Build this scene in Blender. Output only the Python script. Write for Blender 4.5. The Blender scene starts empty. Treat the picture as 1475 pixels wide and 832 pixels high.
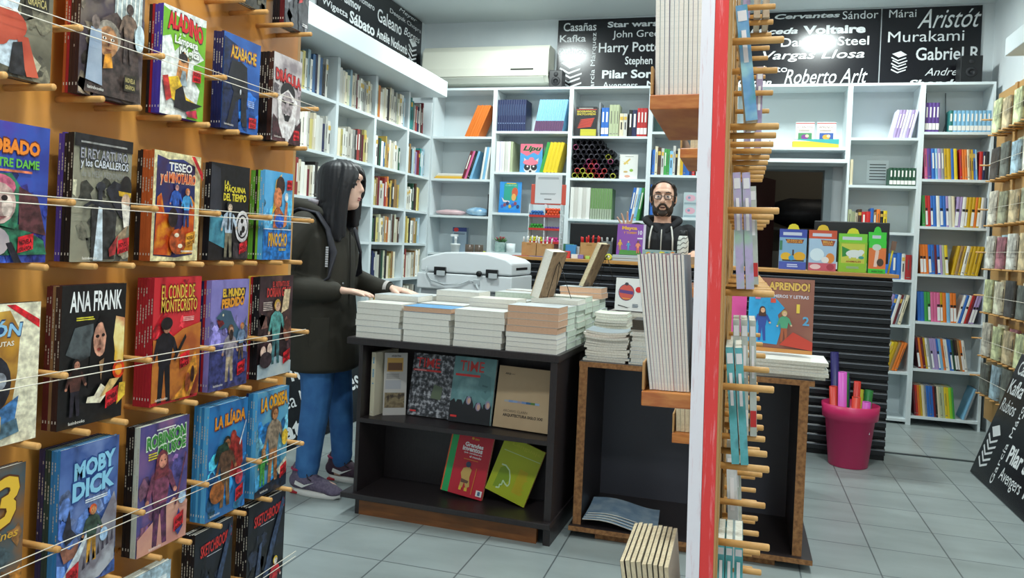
import bpy, bmesh, math, random
from mathutils import Vector, Matrix, Euler
C = bpy.context.scene
COL = C.collection
PI = math.pi
rnd = random.Random(7)

# ------------------------------------------------------------------ camera
cam = bpy.data.cameras.new('camera'); camo = bpy.data.objects.new('camera', cam); COL.objects.link(camo)
F_PX, YAW, PIT, ROLL = 1132.8, -0.28228, -0.00448, 0.04532
fw = Vector((math.sin(YAW)*math.cos(PIT), math.cos(YAW)*math.cos(PIT), math.sin(PIT)))
rt = Vector((math.cos(YAW), -math.sin(YAW), 0)); up = rt.cross(fw)
r2 = rt*math.cos(ROLL)+up*math.sin(ROLL); u2 = -rt*math.sin(ROLL)+up*math.cos(ROLL)
camo.matrix_world = Matrix(((r2.x, u2.x, -fw.x, 0), (r2.y, u2.y, -fw.y, 0), (r2.z, u2.z, -fw.z, 1.25), (0, 0, 0, 1)))
cam.sensor_width = 36; cam.lens = 36*F_PX/1475; cam.shift_y = -60.3/1475; cam.clip_start = 0.02
C.camera = camo

# ------------------------------------------------------------------ world, exposure
W = bpy.data.worlds.new('world'); C.world = W; W.use_nodes = True
W.node_tree.nodes['Background'].inputs[0].default_value = (0.80, 0.92, 1.0, 1)
W.node_tree.nodes['Background'].inputs[1].default_value = 0.95
C.view_settings.view_transform = 'Standard'; C.view_settings.look = 'None'
C.view_settings.gamma = 1; C.view_settings.use_curve_mapping = False
C.view_settings.exposure = 0.0
LAMP_W = 38.0                     # watts of each ceiling lamp
LAMP_COL = (0.90, 1.0, 0.98)

# ------------------------------------------------------------------ helpers
def lin(c):
    c /= 255.0
    return c/12.92 if c <= 0.04045 else ((c+0.055)/1.055)**2.4
def rgb(c):
    if isinstance(c, str):
        c = c.lstrip('#'); c = (int(c[0:2], 16), int(c[2:4], 16), int(c[4:6], 16))
    return (lin(c[0]), lin(c[1]), lin(c[2]), 1)
_M = {}
def mat(name, color='#808080', rough=0.5, metal=0.0, c2=None, scale=8, stretch=(1, 1, 1), detail=3, mix=1.0, emit=None, es=1.0, alpha=None, trans=0, bump=0, c3=None, spec=None, coat=0, sheen=0):
    key = name
    if key in _M: return _M[key]
    m = bpy.data.materials.new(name); m.use_nodes = True; nt = m.node_tree; b = nt.nodes['Principled BSDF']
    b.inputs['Base Color'].default_value = rgb(color); b.inputs['Roughness'].default_value = rough; b.inputs['Metallic'].default_value = metal
    if spec is not None: b.inputs['Specular IOR Level'].default_value = spec
    if trans: b.inputs['Transmission Weight'].default_value = trans
    if coat: b.inputs['Coat Weight'].default_value = coat; b.inputs['Coat Roughness'].default_value = 0.15
    if sheen: b.inputs['Sheen Weight'].default_value = sheen
    if emit: b.inputs['Emission Color'].default_value = rgb(emit); b.inputs['Emission Strength'].default_value = es
    if c2 or bump:
        tc = nt.nodes.new('ShaderNodeTexCoord'); mp = nt.nodes.new('ShaderNodeMapping'); mp.inputs['Scale'].default_value = stretch
        nz = nt.nodes.new('ShaderNodeTexNoise'); nz.inputs['Scale'].default_value = scale; nz.inputs['Detail'].default_value = detail
        nt.links.new(tc.outputs['Object'], mp.inputs[0]); nt.links.new(mp.outputs[0], nz.inputs['Vector'])
        if c2:
            cr = nt.nodes.new('ShaderNodeValToRGB'); e = cr.color_ramp.elements
            e[0].position = 0.36; e[0].color = rgb(color); e[1].position = 0.64; e[1].color = rgb(c2)
            if c3: n = e.new(0.5); n.color = rgb(c3)
            nt.links.new(nz.outputs['Fac'], cr.inputs[0]); nt.links.new(cr.outputs[0], b.inputs['Base Color'])
        if bump:
            bp = nt.nodes.new('ShaderNodeBump'); bp.inputs['Strength'].default_value = bump; bp.inputs['Distance'].default_value = 0.01
            nt.links.new(nz.outputs['Fac'], bp.inputs['Height']); nt.links.new(bp.outputs[0], b.inputs['Normal'])
    _M[key] = m
    _MC[m] = [c for c in (color, c2, c3) if c]
    return m
_MC = {}
def shade(c, k):
    c = c.lstrip('#'); return '#%02x%02x%02x' % tuple(max(0, min(255, int(int(c[i:i+2], 16)*k))) for i in (0, 2, 4))
def paint(c):                     # printed painting: the ink varies like brushwork
    if not isinstance(c, str): return c
    h = c.strip('#'); lum = sum(int(h[i:i+2], 16) for i in (0, 2, 4))/765
    return mat('painted_'+h, shade(c, .62+.28*lum), .36, c2=shade(c, 1.35-.25*lum), c3=c, scale=75, detail=7)
def pm(c, rough=0.42):            # printed colour
    if not isinstance(c, str): return c
    return mat('print_'+c.strip('#')+('' if rough == 0.42 else '_%d' % int(rough*100)), c, rough)

class MB:
    def __init__(s): s.v = []; s.f = []; s.m = []; s.sm = []; s.mats = []
    def mi(s, m):
        m = pm(m)
        if m not in s.mats: s.mats.append(m)
        return s.mats.index(m)
    def add(s, vs, fs, m, smooth=False):
        o = len(s.v); k = s.mi(m)
        s.v += [tuple(p) for p in vs]
        for f in fs: s.f.append([i+o for i in f]); s.m.append(k); s.sm.append(smooth)
    def box(s, x0, x1, y0, y1, z0, z1, m, M=None):
        vs = [Vector((x, y, z)) for z in (z0, z1) for y in (y0, y1) for x in (x0, x1)]
        if M is not None: vs = [M @ p for p in vs]
        s.add(vs, [(0, 2, 3, 1), (4, 5, 7, 6), (0, 1, 5, 4), (2, 6, 7, 3), (0, 4, 6, 2), (1, 3, 7, 5)], m)
    def poly(s, pts, m): s.add(pts, [list(range(len(pts)))], m)
    def prism(s, pts, d, m):      # polygon extruded by vector d
        n = len(pts); d = Vector(d); a = [Vector(p) for p in pts]; b = [p+d for p in a]
        s.add(a+b, [list(range(n))[::-1], [i+n for i in range(n)]]+[(i, (i+1) % n, (i+1) % n+n, i+n) for i in range(n)], m)
    def loft(s, rings, m, cap=True, smooth=True, close=False):
        n = len(rings[0]); vs = [p for r in rings for p in r]; fs = []
        R = len(rings)
        for k in range(R if close else R-1):
            for i in range(n):
                a = k*n+i; b = k*n+(i+1) % n; kk = (k+1) % R
                fs.append((a, b, kk*n+(i+1) % n, kk*n+i))
        if cap and not close: fs.append(list(range(n))[::-1]); fs.append([(R-1)*n+i for i in range(n)])
        s.add(vs, fs, m, smooth)
    def tube(s, pts, r, m, n=8, smooth=True, cap=True):
        pts = [Vector(p) for p in pts]; rings = []; K = len(pts)
        ref = None
        for k in range(K):
            t = (pts[min(k+1, K-1)]-pts[max(k-1, 0)]).normalized()
            if ref is None:
                ref = Vector((0, 0, 1)) if abs(t.z) < 0.9 else Vector((1, 0, 0))
            a = t.cross(ref).normalized(); b = t.cross(a).normalized(); ref = -b if False else ref
            rr = r[k] if isinstance(r, (list, tuple)) else r
            ra, rb = rr if isinstance(rr, (list, tuple)) else (rr, rr)
            rings.append([pts[k]+a*ra*math.cos(2*PI*i/n)+b*rb*math.sin(2*PI*i/n) for i in range(n)])
        s.loft(rings, m, cap, smooth)
    def lathe(s, prof, m, o=(0, 0, 0), n=24, smooth=True, cap=True):   # profile of (r, z)
        rings = [[(o[0]+r*math.cos(2*PI*i/n), o[1]+r*math.sin(2*PI*i/n), o[2]+z) for i in range(n)] for r, z in prof]
        s.loft(rings, m, cap, smooth)
    def ell(s, c, r, m, nu=12, nv=8, M=None):
        vs = []; c = Vector(c)
        for j in range(1, nv):
            th = PI*j/nv
            for i in range(nu):
                p = Vector((r[0]*math.sin(th)*math.cos(2*PI*i/nu), r[1]*math.sin(th)*math.sin(2*PI*i/nu), r[2]*math.cos(th)))
                vs.append(c+(M @ p if M is not None else p))
        t = Vector((0, 0, r[2])); b = Vector((0, 0, -r[2]))
        if M is not None: t = M @ t; b = M @ b
        N = len(vs); vs += [c+t, c+b]; fs = []
        for j in range(nv-2):
            for i in range(nu): fs.append((j*nu+i, (j+1)*nu+i, (j+1)*nu+(i+1) % nu, j*nu+(i+1) % nu))
        for i in range(nu):
            fs.append((N, i, (i+1) % nu)); fs.append((N+1, (nv-2)*nu+(i+1) % nu, (nv-2)*nu+i))
        s.add(vs, fs, m, True)
    def mesh(s, name):
        me = bpy.data.meshes.new(name); me.from_pydata(s.v, [], s.f)
        for m in s.mats: me.materials.append(m)
        me.polygons.foreach_set('material_index', s.m); me.polygons.foreach_set('use_smooth', s.sm); me.update()
        return me
    def build(s, name, parent=None, loc=None, rot=None, bevel=0, seg=2):
        o = bpy.data.objects.new(name, s.mesh(name)); COL.objects.link(o)
        if parent: o.parent = parent
        if loc is not None: o.location = loc
        if rot is not None: o.rotation_euler = rot
        if bevel:
            bv = o.modifiers.new('bevel', 'BEVEL'); bv.width = bevel; bv.segments = seg; bv.limit_method = 'ANGLE'
        return o
def tag(o, label=None, cat=None, group=None, kind=None):
    if label: o['label'] = label
    if cat: o['category'] = cat
    if group: o['group'] = group
    if kind: o['kind'] = kind
    return o
def thing(name, label, cat, loc=(0, 0, 0), rot=(0, 0, 0), group=None):
    o = bpy.data.objects.new(name, None); COL.objects.link(o); o.empty_display_size = 0.05
    o.location = loc; o.rotation_euler = rot
    return tag(o, label, cat, group)
def dup(root, loc=None, rot=None, label=None, group=None):
    r = root.copy(); COL.objects.link(r)
    if loc is not None: r.location = loc
    if rot is not None: r.rotation_euler = rot
    if label: r['label'] = label
    if group: r['group'] = group
    for ch in list(root.children):
        c = ch.copy(); COL.objects.link(c); c.parent = r
        for g in list(ch.children):
            d = g.copy(); COL.objects.link(d); d.parent = c
    return r
def struct(name, mb, loc=None): return tag(mb.build(name, None, loc), kind='structure')

# text: returns 2D verts and faces normalised to a unit box
_T = {}
def glyphs(txt, bold=0.0, shear=0.0, space=1.0, res=2):
    k = (txt, bold, shear, space, res)
    if k in _T: return _T[k]
    cu = bpy.data.curves.new('t', 'FONT'); cu.body = txt; cu.resolution_u = res; cu.offset = bold; cu.shear = shear; cu.space_character = space
    cu.align_x = 'CENTER'
    ob = bpy.data.objects.new('t', cu); COL.objects.link(ob)
    dg = bpy.context.evaluated_depsgraph_get()
    me = ob.evaluated_get(dg).to_mesh()
    vs = [(v.co.x, v.co.y) for v in me.vertices]; fs = [list(p.vertices) for p in me.polygons]
    ob.evaluated_get(dg).to_mesh_clear()
    bpy.data.objects.remove(ob); bpy.data.curves.remove(cu)
    x0 = min(v[0] for v in vs); x1 = max(v[0] for v in vs); y0 = min(v[1] for v in vs); y1 = max(v[1] for v in vs)
    _T[k] = ([((x-x0)/(x1-x0), (y-y0)/max(y1-y0, 1e-6)) for x, y in vs], fs)
    return _T[k]

class Art:
    """flat printed artwork on a plane: fn(x, y, h) -> 3D point, x to the right, y up, h out of the page"""
    def __init__(s, mb, w, h, fn, eps=0.00025): s.mb, s.w, s.h, s.fn, s.e, s.k = mb, w, h, fn, eps, 1
    def P(s, u, v): return s.fn(u*s.w, v*s.h, s.k*s.e)
    brush = False; clip = False
    def poly(s, c, pts):
        if s.brush: c = paint(c)
        if s.clip: pts = [(min(1, max(0, u)), min(1, max(0, v))) for u, v in pts]
        s.mb.poly([s.P(u, v) for u, v in pts], c); s.k += 1
    def blots(s, cols, n=26, v1=.66):
        for i in range(n):
            c = shade(cols[i % len(cols)], .55+.85*rnd.random()); u, v, r = rnd.random(), v1*rnd.random(), .03+.09*rnd.random(); a0 = rnd.random()*6; m = 7+i % 4
            s.poly(c, [(u+r*(.4+.9*rnd.random())*math.cos(a0+2*PI*k/m)*s.h/s.w*.8, v+r*(.4+.9*rnd.random())*math.sin(a0+2*PI*k/m)) for k in range(m)])
            if i % 5: s.k -= 1
    def rect(s, c, u0, v0, u1, v1):
        s.poly(c, [(u0, v0), (u1, v0), (u1, v1), (u0, v1)])
        if s.brush and (u0, v0, u1, v1) == (0, 0, 1, 1) and not isinstance(c, str): s.blots(_MC[c])
    def ell(s, c, u, v, ru, rv, n=16, rot=0):
        cs, sn = math.cos(rot), math.sin(rot)
        s.poly(c, [(u+ru*math.cos(a)*cs-rv*math.sin(a)*sn*s.h/s.w, v+rv*math.sin(a)*cs+ru*math.cos(a)*sn*s.w/s.h) for a in [2*PI*i/n for i in range(n)]])
    def text(s, t, c, u0, v0, u1, v1, bold=0.0, shear=0.0, rot=0, arch=0, space=1.0, slope=0, res=2, shadow=None):
        if shadow:
            s.text(t, shadow, u0-0.012, v0-0.012, u1+0.012, v1+0.012, bold+0.02, shear, rot, arch, space, slope, res)
        vs, fs = glyphs(t, bold, shear, space, res)
        if rot == 90: vs = [(1-y, x) for x, y in vs]
        elif rot == -90: vs = [(y, 1-x) for x, y in vs]
        pts = [s.P(u0+x*(u1-u0), v0+y*(v1-v0)+slope*(x-0.5)+arch*(0.25-(x-0.5)**2)) for x, y in vs]
        s.mb.add(pts, fs, c); s.k += 1
    def lines(s, c, u0, v0, u1, v1, n, jag=0.1):      # body text shown as thin bars
        hh = (v1-v0)/(n*1.8)
        for i in range(n):
            v = v1-(i+0.5)*(v1-v0)/n
            s.rect(c, u0, v-hh/2, u1-rnd.random()*jag*(u1-u0), v+hh/2); s.k -= 1
        s.k += 1
    def person(s, u, v, hgt, skin, hair, top, legs, face=1, long=False, arm=None):   # small drawn figure standing at (u, v)
        a = hgt; q = a*s.h/s.w
        s.poly(legs, [(u-.10*q, v), (u-.03*q, v), (u, v+.40*a), (u+.05*q, v), (u+.12*q, v), (u+.09*q, v+.5*a), (u-.09*q, v+.5*a)])
        s.poly(top, [(u-.10*q, v+.44*a), (u+.10*q, v+.44*a), (u+.15*q, v+.76*a), (u+.05*q, v+.83*a), (u-.05*q, v+.83*a), (u-.15*q, v+.76*a)])
        s.poly(arm or top, [(u-.15*q, v+.76*a), (u-.22*q, v+.52*a), (u-.17*q, v+.50*a), (u-.09*q, v+.72*a)])
        s.poly(arm or top, [(u+.15*q, v+.76*a), (u+.24*q, v+.56*a), (u+.19*q, v+.53*a), (u+.09*q, v+.72*a)])
        s.ell(skin, u-.2*q, v+.5*a, .03*q, .03*a, 8); s.ell(skin, u+.22*q, v+.54*a, .03*q, .03*a, 8)
        s.ell(hair, u, v+.92*a, .085*q, .095*a, 12)
        if long: s.poly(hair, [(u-.085*q, v+.92*a), (u-.11*q, v+.72*a), (u+.11*q, v+.72*a), (u+.085*q, v+.92*a)])
        s.ell(skin, u+.01*q*face, v+.895*a, .062*q, .075*a, 12)
        s.ell('#1c1412', u+(.01*face-.025)*q, v+.905*a, .009*q, .009*a, 6); s.ell('#1c1412', u+(.01*face+.025)*q, v+.905*a, .009*q, .009*a, 6)
    def face(s, u, v, r, skin, hair, shade='#7a3b2a'):   # large drawn head
        q = r*s.h/s.w
        s.ell(hair, u, v+.25*r, 1.05*q, 1.05*r, 18)
        s.ell(skin, u, v-.05*r, .82*q, .98*r, 18)
        for d in (-1, 1):
            s.ell('#efe6d8', u+d*.32*q, v+.12*r, .16*q, .09*r, 10); s.ell('#15100f', u+d*.32*q, v+.12*r, .07*q, .08*r, 8)
            s.poly(hair, [(u+d*.12*q, v+.27*r), (u+d*.5*q, v+.36*r), (u+d*.52*q, v+.28*r)])
        s.poly(shade, [(u-.1*q, v-.28*r), (u+.12*q, v-.28*r), (u+.02*q, v+.15*r)])
        s.poly(shade, [(u-.3*q, v-.55*r), (u+.3*q, v-.52*r), (u, v-.66*r)])
# ------------------------------------------------------------------ materials
WHITE = mat('white_melamine', '#dfe9ec', 0.35)
WALL = mat('wall_paint', '#d9dfe1', 0.8, c2='#d2d9dc', scale=3)
CEIL = mat('ceiling_paint', '#c9d1d3', 0.85)
PLY = mat('varnished_plywood', '#c57f33', 0.42, c2='#d8984a', scale=3, stretch=(1, 1, .35), detail=5, c3='#cf8b3f', coat=.15)
PEGW = mat('peg_wood', '#d9a766', 0.55, c2='#c8924f', scale=30, stretch=(1, 1, 1))
PALEPLY = mat('pale_plywood', '#b98d55', 0.5, c2='#c49a62', scale=3, stretch=(1, 1, .3), detail=5)
PINE = mat('reddish_pine', '#b5652b', 0.4, c2='#d08a45', scale=9, stretch=(2, 1, 9), detail=3, coat=.2)
DARKM = mat('dark_wenge_board', '#272123', 0.4, c2='#2e2829', scale=40, stretch=(6, 1, 1))
CHIP = mat('raw_chipboard_edge', '#a8784a', 0.75, c2='#7c5534', scale=60, detail=5, c3='#97683f')
BLACKP = mat('black_panel', '#17171c', 0.22)
SIGNW = mat('sign_white', '#dfe3e4', 0.5)
PAPER = mat('page_block', '#e6e3d8', 0.75, c2='#d9d4c6', scale=160, stretch=(1, 1, 1))
CREAMP = mat('aged_page_block', '#dccfae', 0.8, c2='#cbbd9b', scale=120)
STEEL = mat('brushed_metal', '#9a9ca0', 0.3, 1.0)

# ------------------------------------------------------------------ room
X0, X1, Y0, Y1, ZC = -2.98, 1.83, -2.2, 6.95, 3.30
def tile_mat():
    m = bpy.data.materials.new('grey_floor_tiles'); m.use_nodes = True; nt = m.node_tree; b = nt.nodes['Principled BSDF']
    tc = nt.nodes.new('ShaderNodeTexCoord'); mp = nt.nodes.new('ShaderNodeMapping'); br = nt.nodes.new('ShaderNodeTexBrick'); nz = nt.nodes.new('ShaderNodeTexNoise'); mx = nt.nodes.new('ShaderNodeMix')
    mp.inputs['Location'].default_value = (0.028, 0.02, 0)
    br.offset = 0; br.inputs['Scale'].default_value = 1; br.inputs['Brick Width'].default_value = 0.313; br.inputs['Row Height'].default_value = 0.313
    br.inputs['Mortar Size'].default_value = 0.0036; br.inputs['Mortar Smooth'].default_value = 0.3
    br.inputs['Color1'].default_value = rgb('#9ea8a7'); br.inputs['Color2'].default_value = rgb('#98a2a2'); br.inputs['Mortar'].default_value = rgb('#626a6c')
    nz.inputs['Scale'].default_value = 2.2; nz.inputs['Detail'].default_value = 6
    mp2 = nt.nodes.new('ShaderNodeMapping'); mp2.inputs['Scale'].default_value = (1, 2.5, 1); nt.links.new(tc.outputs['Object'], mp2.inputs[0]); nt.links.new(mp2.outputs[0], nz.inputs['Vector'])
    cr = nt.nodes.new('ShaderNodeValToRGB'); cr.color_ramp.elements[0].color = (.82, .82, .82, 1); cr.color_ramp.elements[0].position = .35; cr.color_ramp.elements[1].position = .65
    nt.links.new(nz.outputs['Fac'], cr.inputs[0])
    mx.data_type = 'RGBA'; mx.blend_type = 'MULTIPLY'; mx.inputs[0].default_value = 1
    nt.links.new(tc.outputs['Object'], mp.inputs[0]); nt.links.new(mp.outputs[0], br.inputs['Vector'])
    nt.links.new(br.outputs['Color'], mx.inputs[6]); nt.links.new(cr.outputs[0], mx.inputs[7]); nt.links.new(mx.outputs[2], b.inputs['Base Color'])
    b.inputs['Roughness'].default_value = 0.34
    return m
TILE = tile_mat()
b = MB(); b.box(X0-.1, X1+.1, Y0, 8.7, -0.1, 0, TILE); struct('floor', b)
b = MB(); b.box(X0-.1, X1+.1, Y0, 8.7, ZC, ZC+.1, CEIL); struct('ceiling', b)
b = MB(); b.box(X0-.1, X0, Y0, Y1, 0, ZC, WALL); struct('wall_left', b)
b = MB(); b.box(X1, X1+.1, Y0, 8.7, 0, ZC, WALL); struct('wall_right', b)
DX0, DX1, DZ = -0.02, 0.70, 2.03                       # the doorway in the back wall
b = MB(); b.box(X0-.1, DX0, Y1, Y1+.12, 0, ZC, WALL); b.box(DX1, X1, Y1, Y1+.12, 0, ZC, WALL); b.box(DX0, DX1, Y1, Y1+.12, DZ, ZC, WALL); struct('wall_back', b)
GFR = mat('grey_door_frame', '#8d989c', 0.5)
b = MB(); b.box(DX1-.06, DX1, Y1-.02, Y1+.14, 0, DZ, GFR); b.box(DX0, DX0+.06, Y1-.02, Y1+.14, 0, DZ, GFR); b.box(DX0, DX1, Y1-.021, Y1+.141, DZ-.06, DZ, GFR); tag(b.build('trim_1'), kind='structure')
# back store room
DIM = mat('store_room_paint', '#7d7567', 0.9)
b = MB(); b.box(-1.3, X1, 8.55, 8.65, 0, ZC, DIM); struct('wall_store_back', b)
b = MB(); b.box(-1.4, -1.3, Y1+.12, 8.65, 0, ZC, DIM); struct('wall_store_left', b)
# brown door leaf standing open into the store room
d = thing('door', 'dark reddish brown door standing open into the store room', 'door', (DX0+.07, Y1+.15, 0), (0, 0, math.radians(68)))
b = MB(); b.box(0, .64, 0, .035, .01, 1.95, mat('maroon_door', '#3a1a1a', .45)); b.build('door_leaf', d, bevel=.003)
b = MB(); b.tube([(.58, -.03, 1.0), (.58, -.045, 1.0), (.48, -.045, 1.0)], .008, STEEL); b.build('door_handle', d)
# floor threshold strip from the counter to the right wall
b = MB(); b.box(.92, 1.80, 5.60, 5.625, 0, .006, mat('dark_strip', '#3c4446', .5)); tag(b.build('trim_2'), kind='structure')

# ------------------------------------------------------------------ ceiling lamps
for i, (x, y) in enumerate([(-1.76, 5.83), (.61, 6.10), (-1.9, 3.4), (.62, 3.4), (-.50, 1.0), (.75, .6)]):
    t = thing('ceiling_light', ['round white ceiling light before the left end of the back wall sign', 'round white ceiling light before the right end of the back wall sign', 'round white ceiling light above the woman', 'round white ceiling light over the right aisle', 'round white ceiling light behind the camera on the left', 'round white ceiling light behind the camera on the right'][i], 'lamp', (x, y, ZC), group='ceiling lights')
    b = MB(); b.lathe([(.19, 0), (.19, -.035), (.17, -.045), (.165, -.02)], WHITE, cap=False, n=28); b.build('lamp_rim', t)
    b = MB(); b.lathe([(.165, -.03), (.165, -.036)], mat('lamp_diffuser', '#ffffff', .5, emit='#f2fffc', es=14), n=28); b.build('diffuser', t)
    L = bpy.data.lights.new('lamp_light', 'AREA'); L.shape = 'DISK'; L.size = .32; L.energy = LAMP_W; L.color = LAMP_COL
    lo = bpy.data.objects.new('lamp_light', L); COL.objects.link(lo); lo.parent = t; lo.location = (0, 0, -.06)

# ------------------------------------------------------------------ back bookcase
YB, YW = 6.65, Y1-.012
BAYX = [-2.74, -2.144, -1.454, -.771, -.09, .776, 1.292, 1.785]
BAYZ = [(2.19, 1.81, 1.48, 1.14), (2.24, 1.88, 1.52, 1.17), (2.20, 1.84, 1.49, 1.12), (2.24, 1.88, 1.53, 1.16), (2.12,), (2.20, 1.83, 1.47, 1.11, .76, .40, .04), (2.247, 1.887, 1.526, 1.162, .799, .437, .073)]
NBAY = ['first bay from the left', 'second bay', 'third bay', 'fourth bay', 'shelf above the doorway', 'bay right of the doorway', 'rightmost bay']
for i in range(7):
    a, c = BAYX[i], BAYX[i+1]
    t = thing('bookcase', ['white wall bookcase bay in the back left corner', 'white wall bookcase bay holding the pink dog book', 'white wall bookcase bay holding rolled cardboard tubes', 'white wall bookcase bay behind the bearded man', 'white wall shelf unit above the dark doorway', 'narrow white bookcase bay just right of the doorway', 'white bookcase bay at the right end full of textbooks'][i], 'bookcase', (a, YB, 0), group='back wall bookcase bays')
    w = c-a; top = 2.625; bot = 0 if i != 4 else 2.0
    b = MB(); b.box(0, .018, 0, .278, bot, top, WHITE); b.build('side_panel', t)
    b = MB(); b.box(w-.0179, w-.0005, 0, .278, bot, top, WHITE); b.build('side_panel', t)
    b = MB(); b.box(.018, w-.018, .0, .278, top-.02, top, WHITE); b.build('top_board', t)
    b = MB(); b.box(.018, w-.018, .268, .278, bot if i == 4 else .03, top-.02, mat('bookcase_back', '#ccd6d9', .5)); b.build('back_panel', t)
    for z in BAYZ[i]:
        b = MB(); b.box(.018, w-.018, .001, .268, z-.02, z, WHITE); b.build('shelf', t)
    if i == 4:
        b = MB(); b.box(.018, w-.018, .001, .268, 2.0, 2.03, WHITE); b.build('shelf', t)
    if i < 4:
        for z in (.78, .42, .06):
            b = MB(); b.box(.018, w-.018, .001, .268, z-.02, z, WHITE); b.build('shelf', t)

# ------------------------------------------------------------------ left bookcase
XL = -2.73
LY = [4.31, 4.905, 5.50, 6.12, 6.63]
LZ = [2.18, 1.81, 1.50, 1.215, .92, .61, .30, .04]
LBAY = ['nearest bay', 'second bay', 'third bay', 'last bay']
for i in range(4):
    a, c = LY[i], LY[i+1]; w = c-a-.0006
    t = thing('bookcase', ['white left wall bookcase bay nearest the peg board', 'white left wall bookcase bay behind the woman', 'white left wall bookcase bay beyond the woman', 'white left wall bookcase bay in the corner'][i], 'bookcase', (XL, a, 0), (0, 0, PI/2), 'left wall bookcase bays')
    b = MB(); b.box(0, .018, 0, .24, 0, 2.488, WHITE); b.build('side_panel', t)
    b = MB(); b.box(w-.018, w, 0, .24, 0, 2.488, WHITE); b.build('side_panel', t)
    b = MB(); b.box(.018, w-.018, .232, .24, .0, 2.488, mat('bookcase_back', '#ccd6d9', .5)); b.build('back_panel', t)
    for z in LZ:
        b = MB(); b.box(.018, w-.018, .001, .232, z-.02, z, WHITE); b.build('shelf', t)
b = MB(); b.box(X0+.002, -2.50, 2.6, 6.39, 2.49, 2.625, WHITE); o = b.build('canopy', bevel=.004)
tag(o, 'long white boxed canopy over the left wall bookcase', 'canopy')

# ------------------------------------------------------------------ black signs with white author names
def sign(name, label, w, h, items, loc, rot, th=.012, icons=(), group=None):
    t = thing(name, label, 'sign', loc, rot, group)
    b = MB(); b.box(0, w, 0, th, 0, h, BLACKP); b.build('board', t, bevel=.001, seg=1)
    for it in items:
        b = MB(); A = Art(b, w, h, lambda x, y, k: (x, -k, y), .0006)
        txt, u0, v0, u1, v1 = it[:5]; kw = it[5] if len(it) > 5 else {}
        A.text(txt, SIGNW, u0, v0, u1, v1, res=3, **kw)
        b.build('lettering', t)
    for (u, v, s) in icons:
        b = MB(); A = Art(b, 1, 1, lambda x, y, k: (x, -k, y), .0006)
        x, y = u*w, v*h
        for n in range(5):
            yy = y+n*.22*s; dx = (n % 2)*.08*s; A.k = 1
            A.poly(SIGNW, [(x+dx, yy+.25*s), (x+dx+.45*s, yy), (x+dx+s, yy+.2*s), (x+dx+s, yy+.28*s), (x+dx+.45*s, yy+.09*s), (x+dx+.04*s, yy+.33*s)])
        A.k = 1; A.poly(SIGNW, [(x+.05*s, y+1.42*s), (x+.5*s, y+1.14*s), (x+1.05*s, y+1.34*s), (x+.62*s, y+1.62*s)])
        b.build('book_pile_emblem', t)
    return t
B1 = dict(bold=.03); B2 = dict(bold=.012); IT = dict(shear=.35); BI = dict(shear=.3, bold=.03)
# back wall, left piece: X -1.62 .. .30
sw, sh = 1.80, .66; sx, sz = -1.62, 2.56
def fr(x0, z0, x1, z1, sx=sx, sz=sz, sw=sw, sh=sh): return ((x0-sx)/sw, (z0-sz)/sh, (x1-sx)/sw, (z1-sz)/sh)
SZ0, SH = 2.55, .735
def fx(sx, sw): return lambda x0, z0, x1, z1: ((x0-sx)/sw, (z0-SZ0)/SH, (x1-sx)/sw, (z1-SZ0)/SH)
fr = fx(-1.67, 1.31)
sign('wall_sign', 'black sign of white author names beginning with Casañas, Kafka and Star wars', 1.31, SH, [
 ('Casañas', *fr(-1.62, 3.183, -1.32, 3.259), B2), ('Kafka', *fr(-1.65, 3.085, -1.41, 3.150), B2), ('Rubios', *fr(-1.65, 2.976, -1.40, 3.03)),
 ('García Márquez', *fr(-1.36, 2.61, -1.305, 3.164), dict(rot=90)), ('Star wars', *fr(-1.22, 3.205, -.78, 3.257), B1), ('John Green', *fr(-1.17, 3.095, -.72, 3.175)),
 ('Harry Potter', *fr(-1.29, 2.958, -.70, 3.070), B2), ('Stephen King', *fr(-1.05, 2.851, -.65, 2.944), B2), ('Pilar Sordo', *fr(-1.25, 2.752, -.68, 2.828), B1),
 ('Avengers', *fr(-1.24, 2.645, -.93, 2.722)), ('Maga', *fr(-.85, 2.645, -.63, 2.727), B2)],
 (-1.67, 6.936, SZ0), (0, 0, 0), icons=[((-1.64+1.67)/1.31, (2.63-SZ0)/SH, .19)], group='author name signs')
fr = fx(-.355, 1.365)
sign('wall_sign', 'black sign of white author names with Voltaire, Danielle Steel and Roberto Arlt', 1.365, SH, [
 ('Miguel de Cervantes', *fr(-.33, 3.215, .70, 3.269), dict(shear=.2, bold=.03)), ('Sándor', *fr(.72, 3.209, .99, 3.275)),
 ('Maceda', *fr(-.01, 3.102, .38, 3.153), BI), ('Voltaire', *fr(.42, 3.093, .90, 3.165), dict(bold=.045)), ('MARK TWAIN', *fr(-.23, 3.025, .19, 3.075)),
 ('Danielle Steel', *fr(.25, 2.995, .93, 3.069), B2), ('Vargas Llosa', *fr(.11, 2.869, .90, 2.961), dict(shear=.25, bold=.012)), ('Benedetto', *fr(-.12, 2.785, .31, 2.839)),
 ('Roberto Arlt', *fr(.29, 2.685, .93, 2.805), IT), ('Gaiman', *fr(-.08, 2.676, .19, 2.728), BI)],
 (-.355, 6.936, SZ0), (0, 0, 0), group='author name signs')
fr = fx(1.02, .72)
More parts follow.
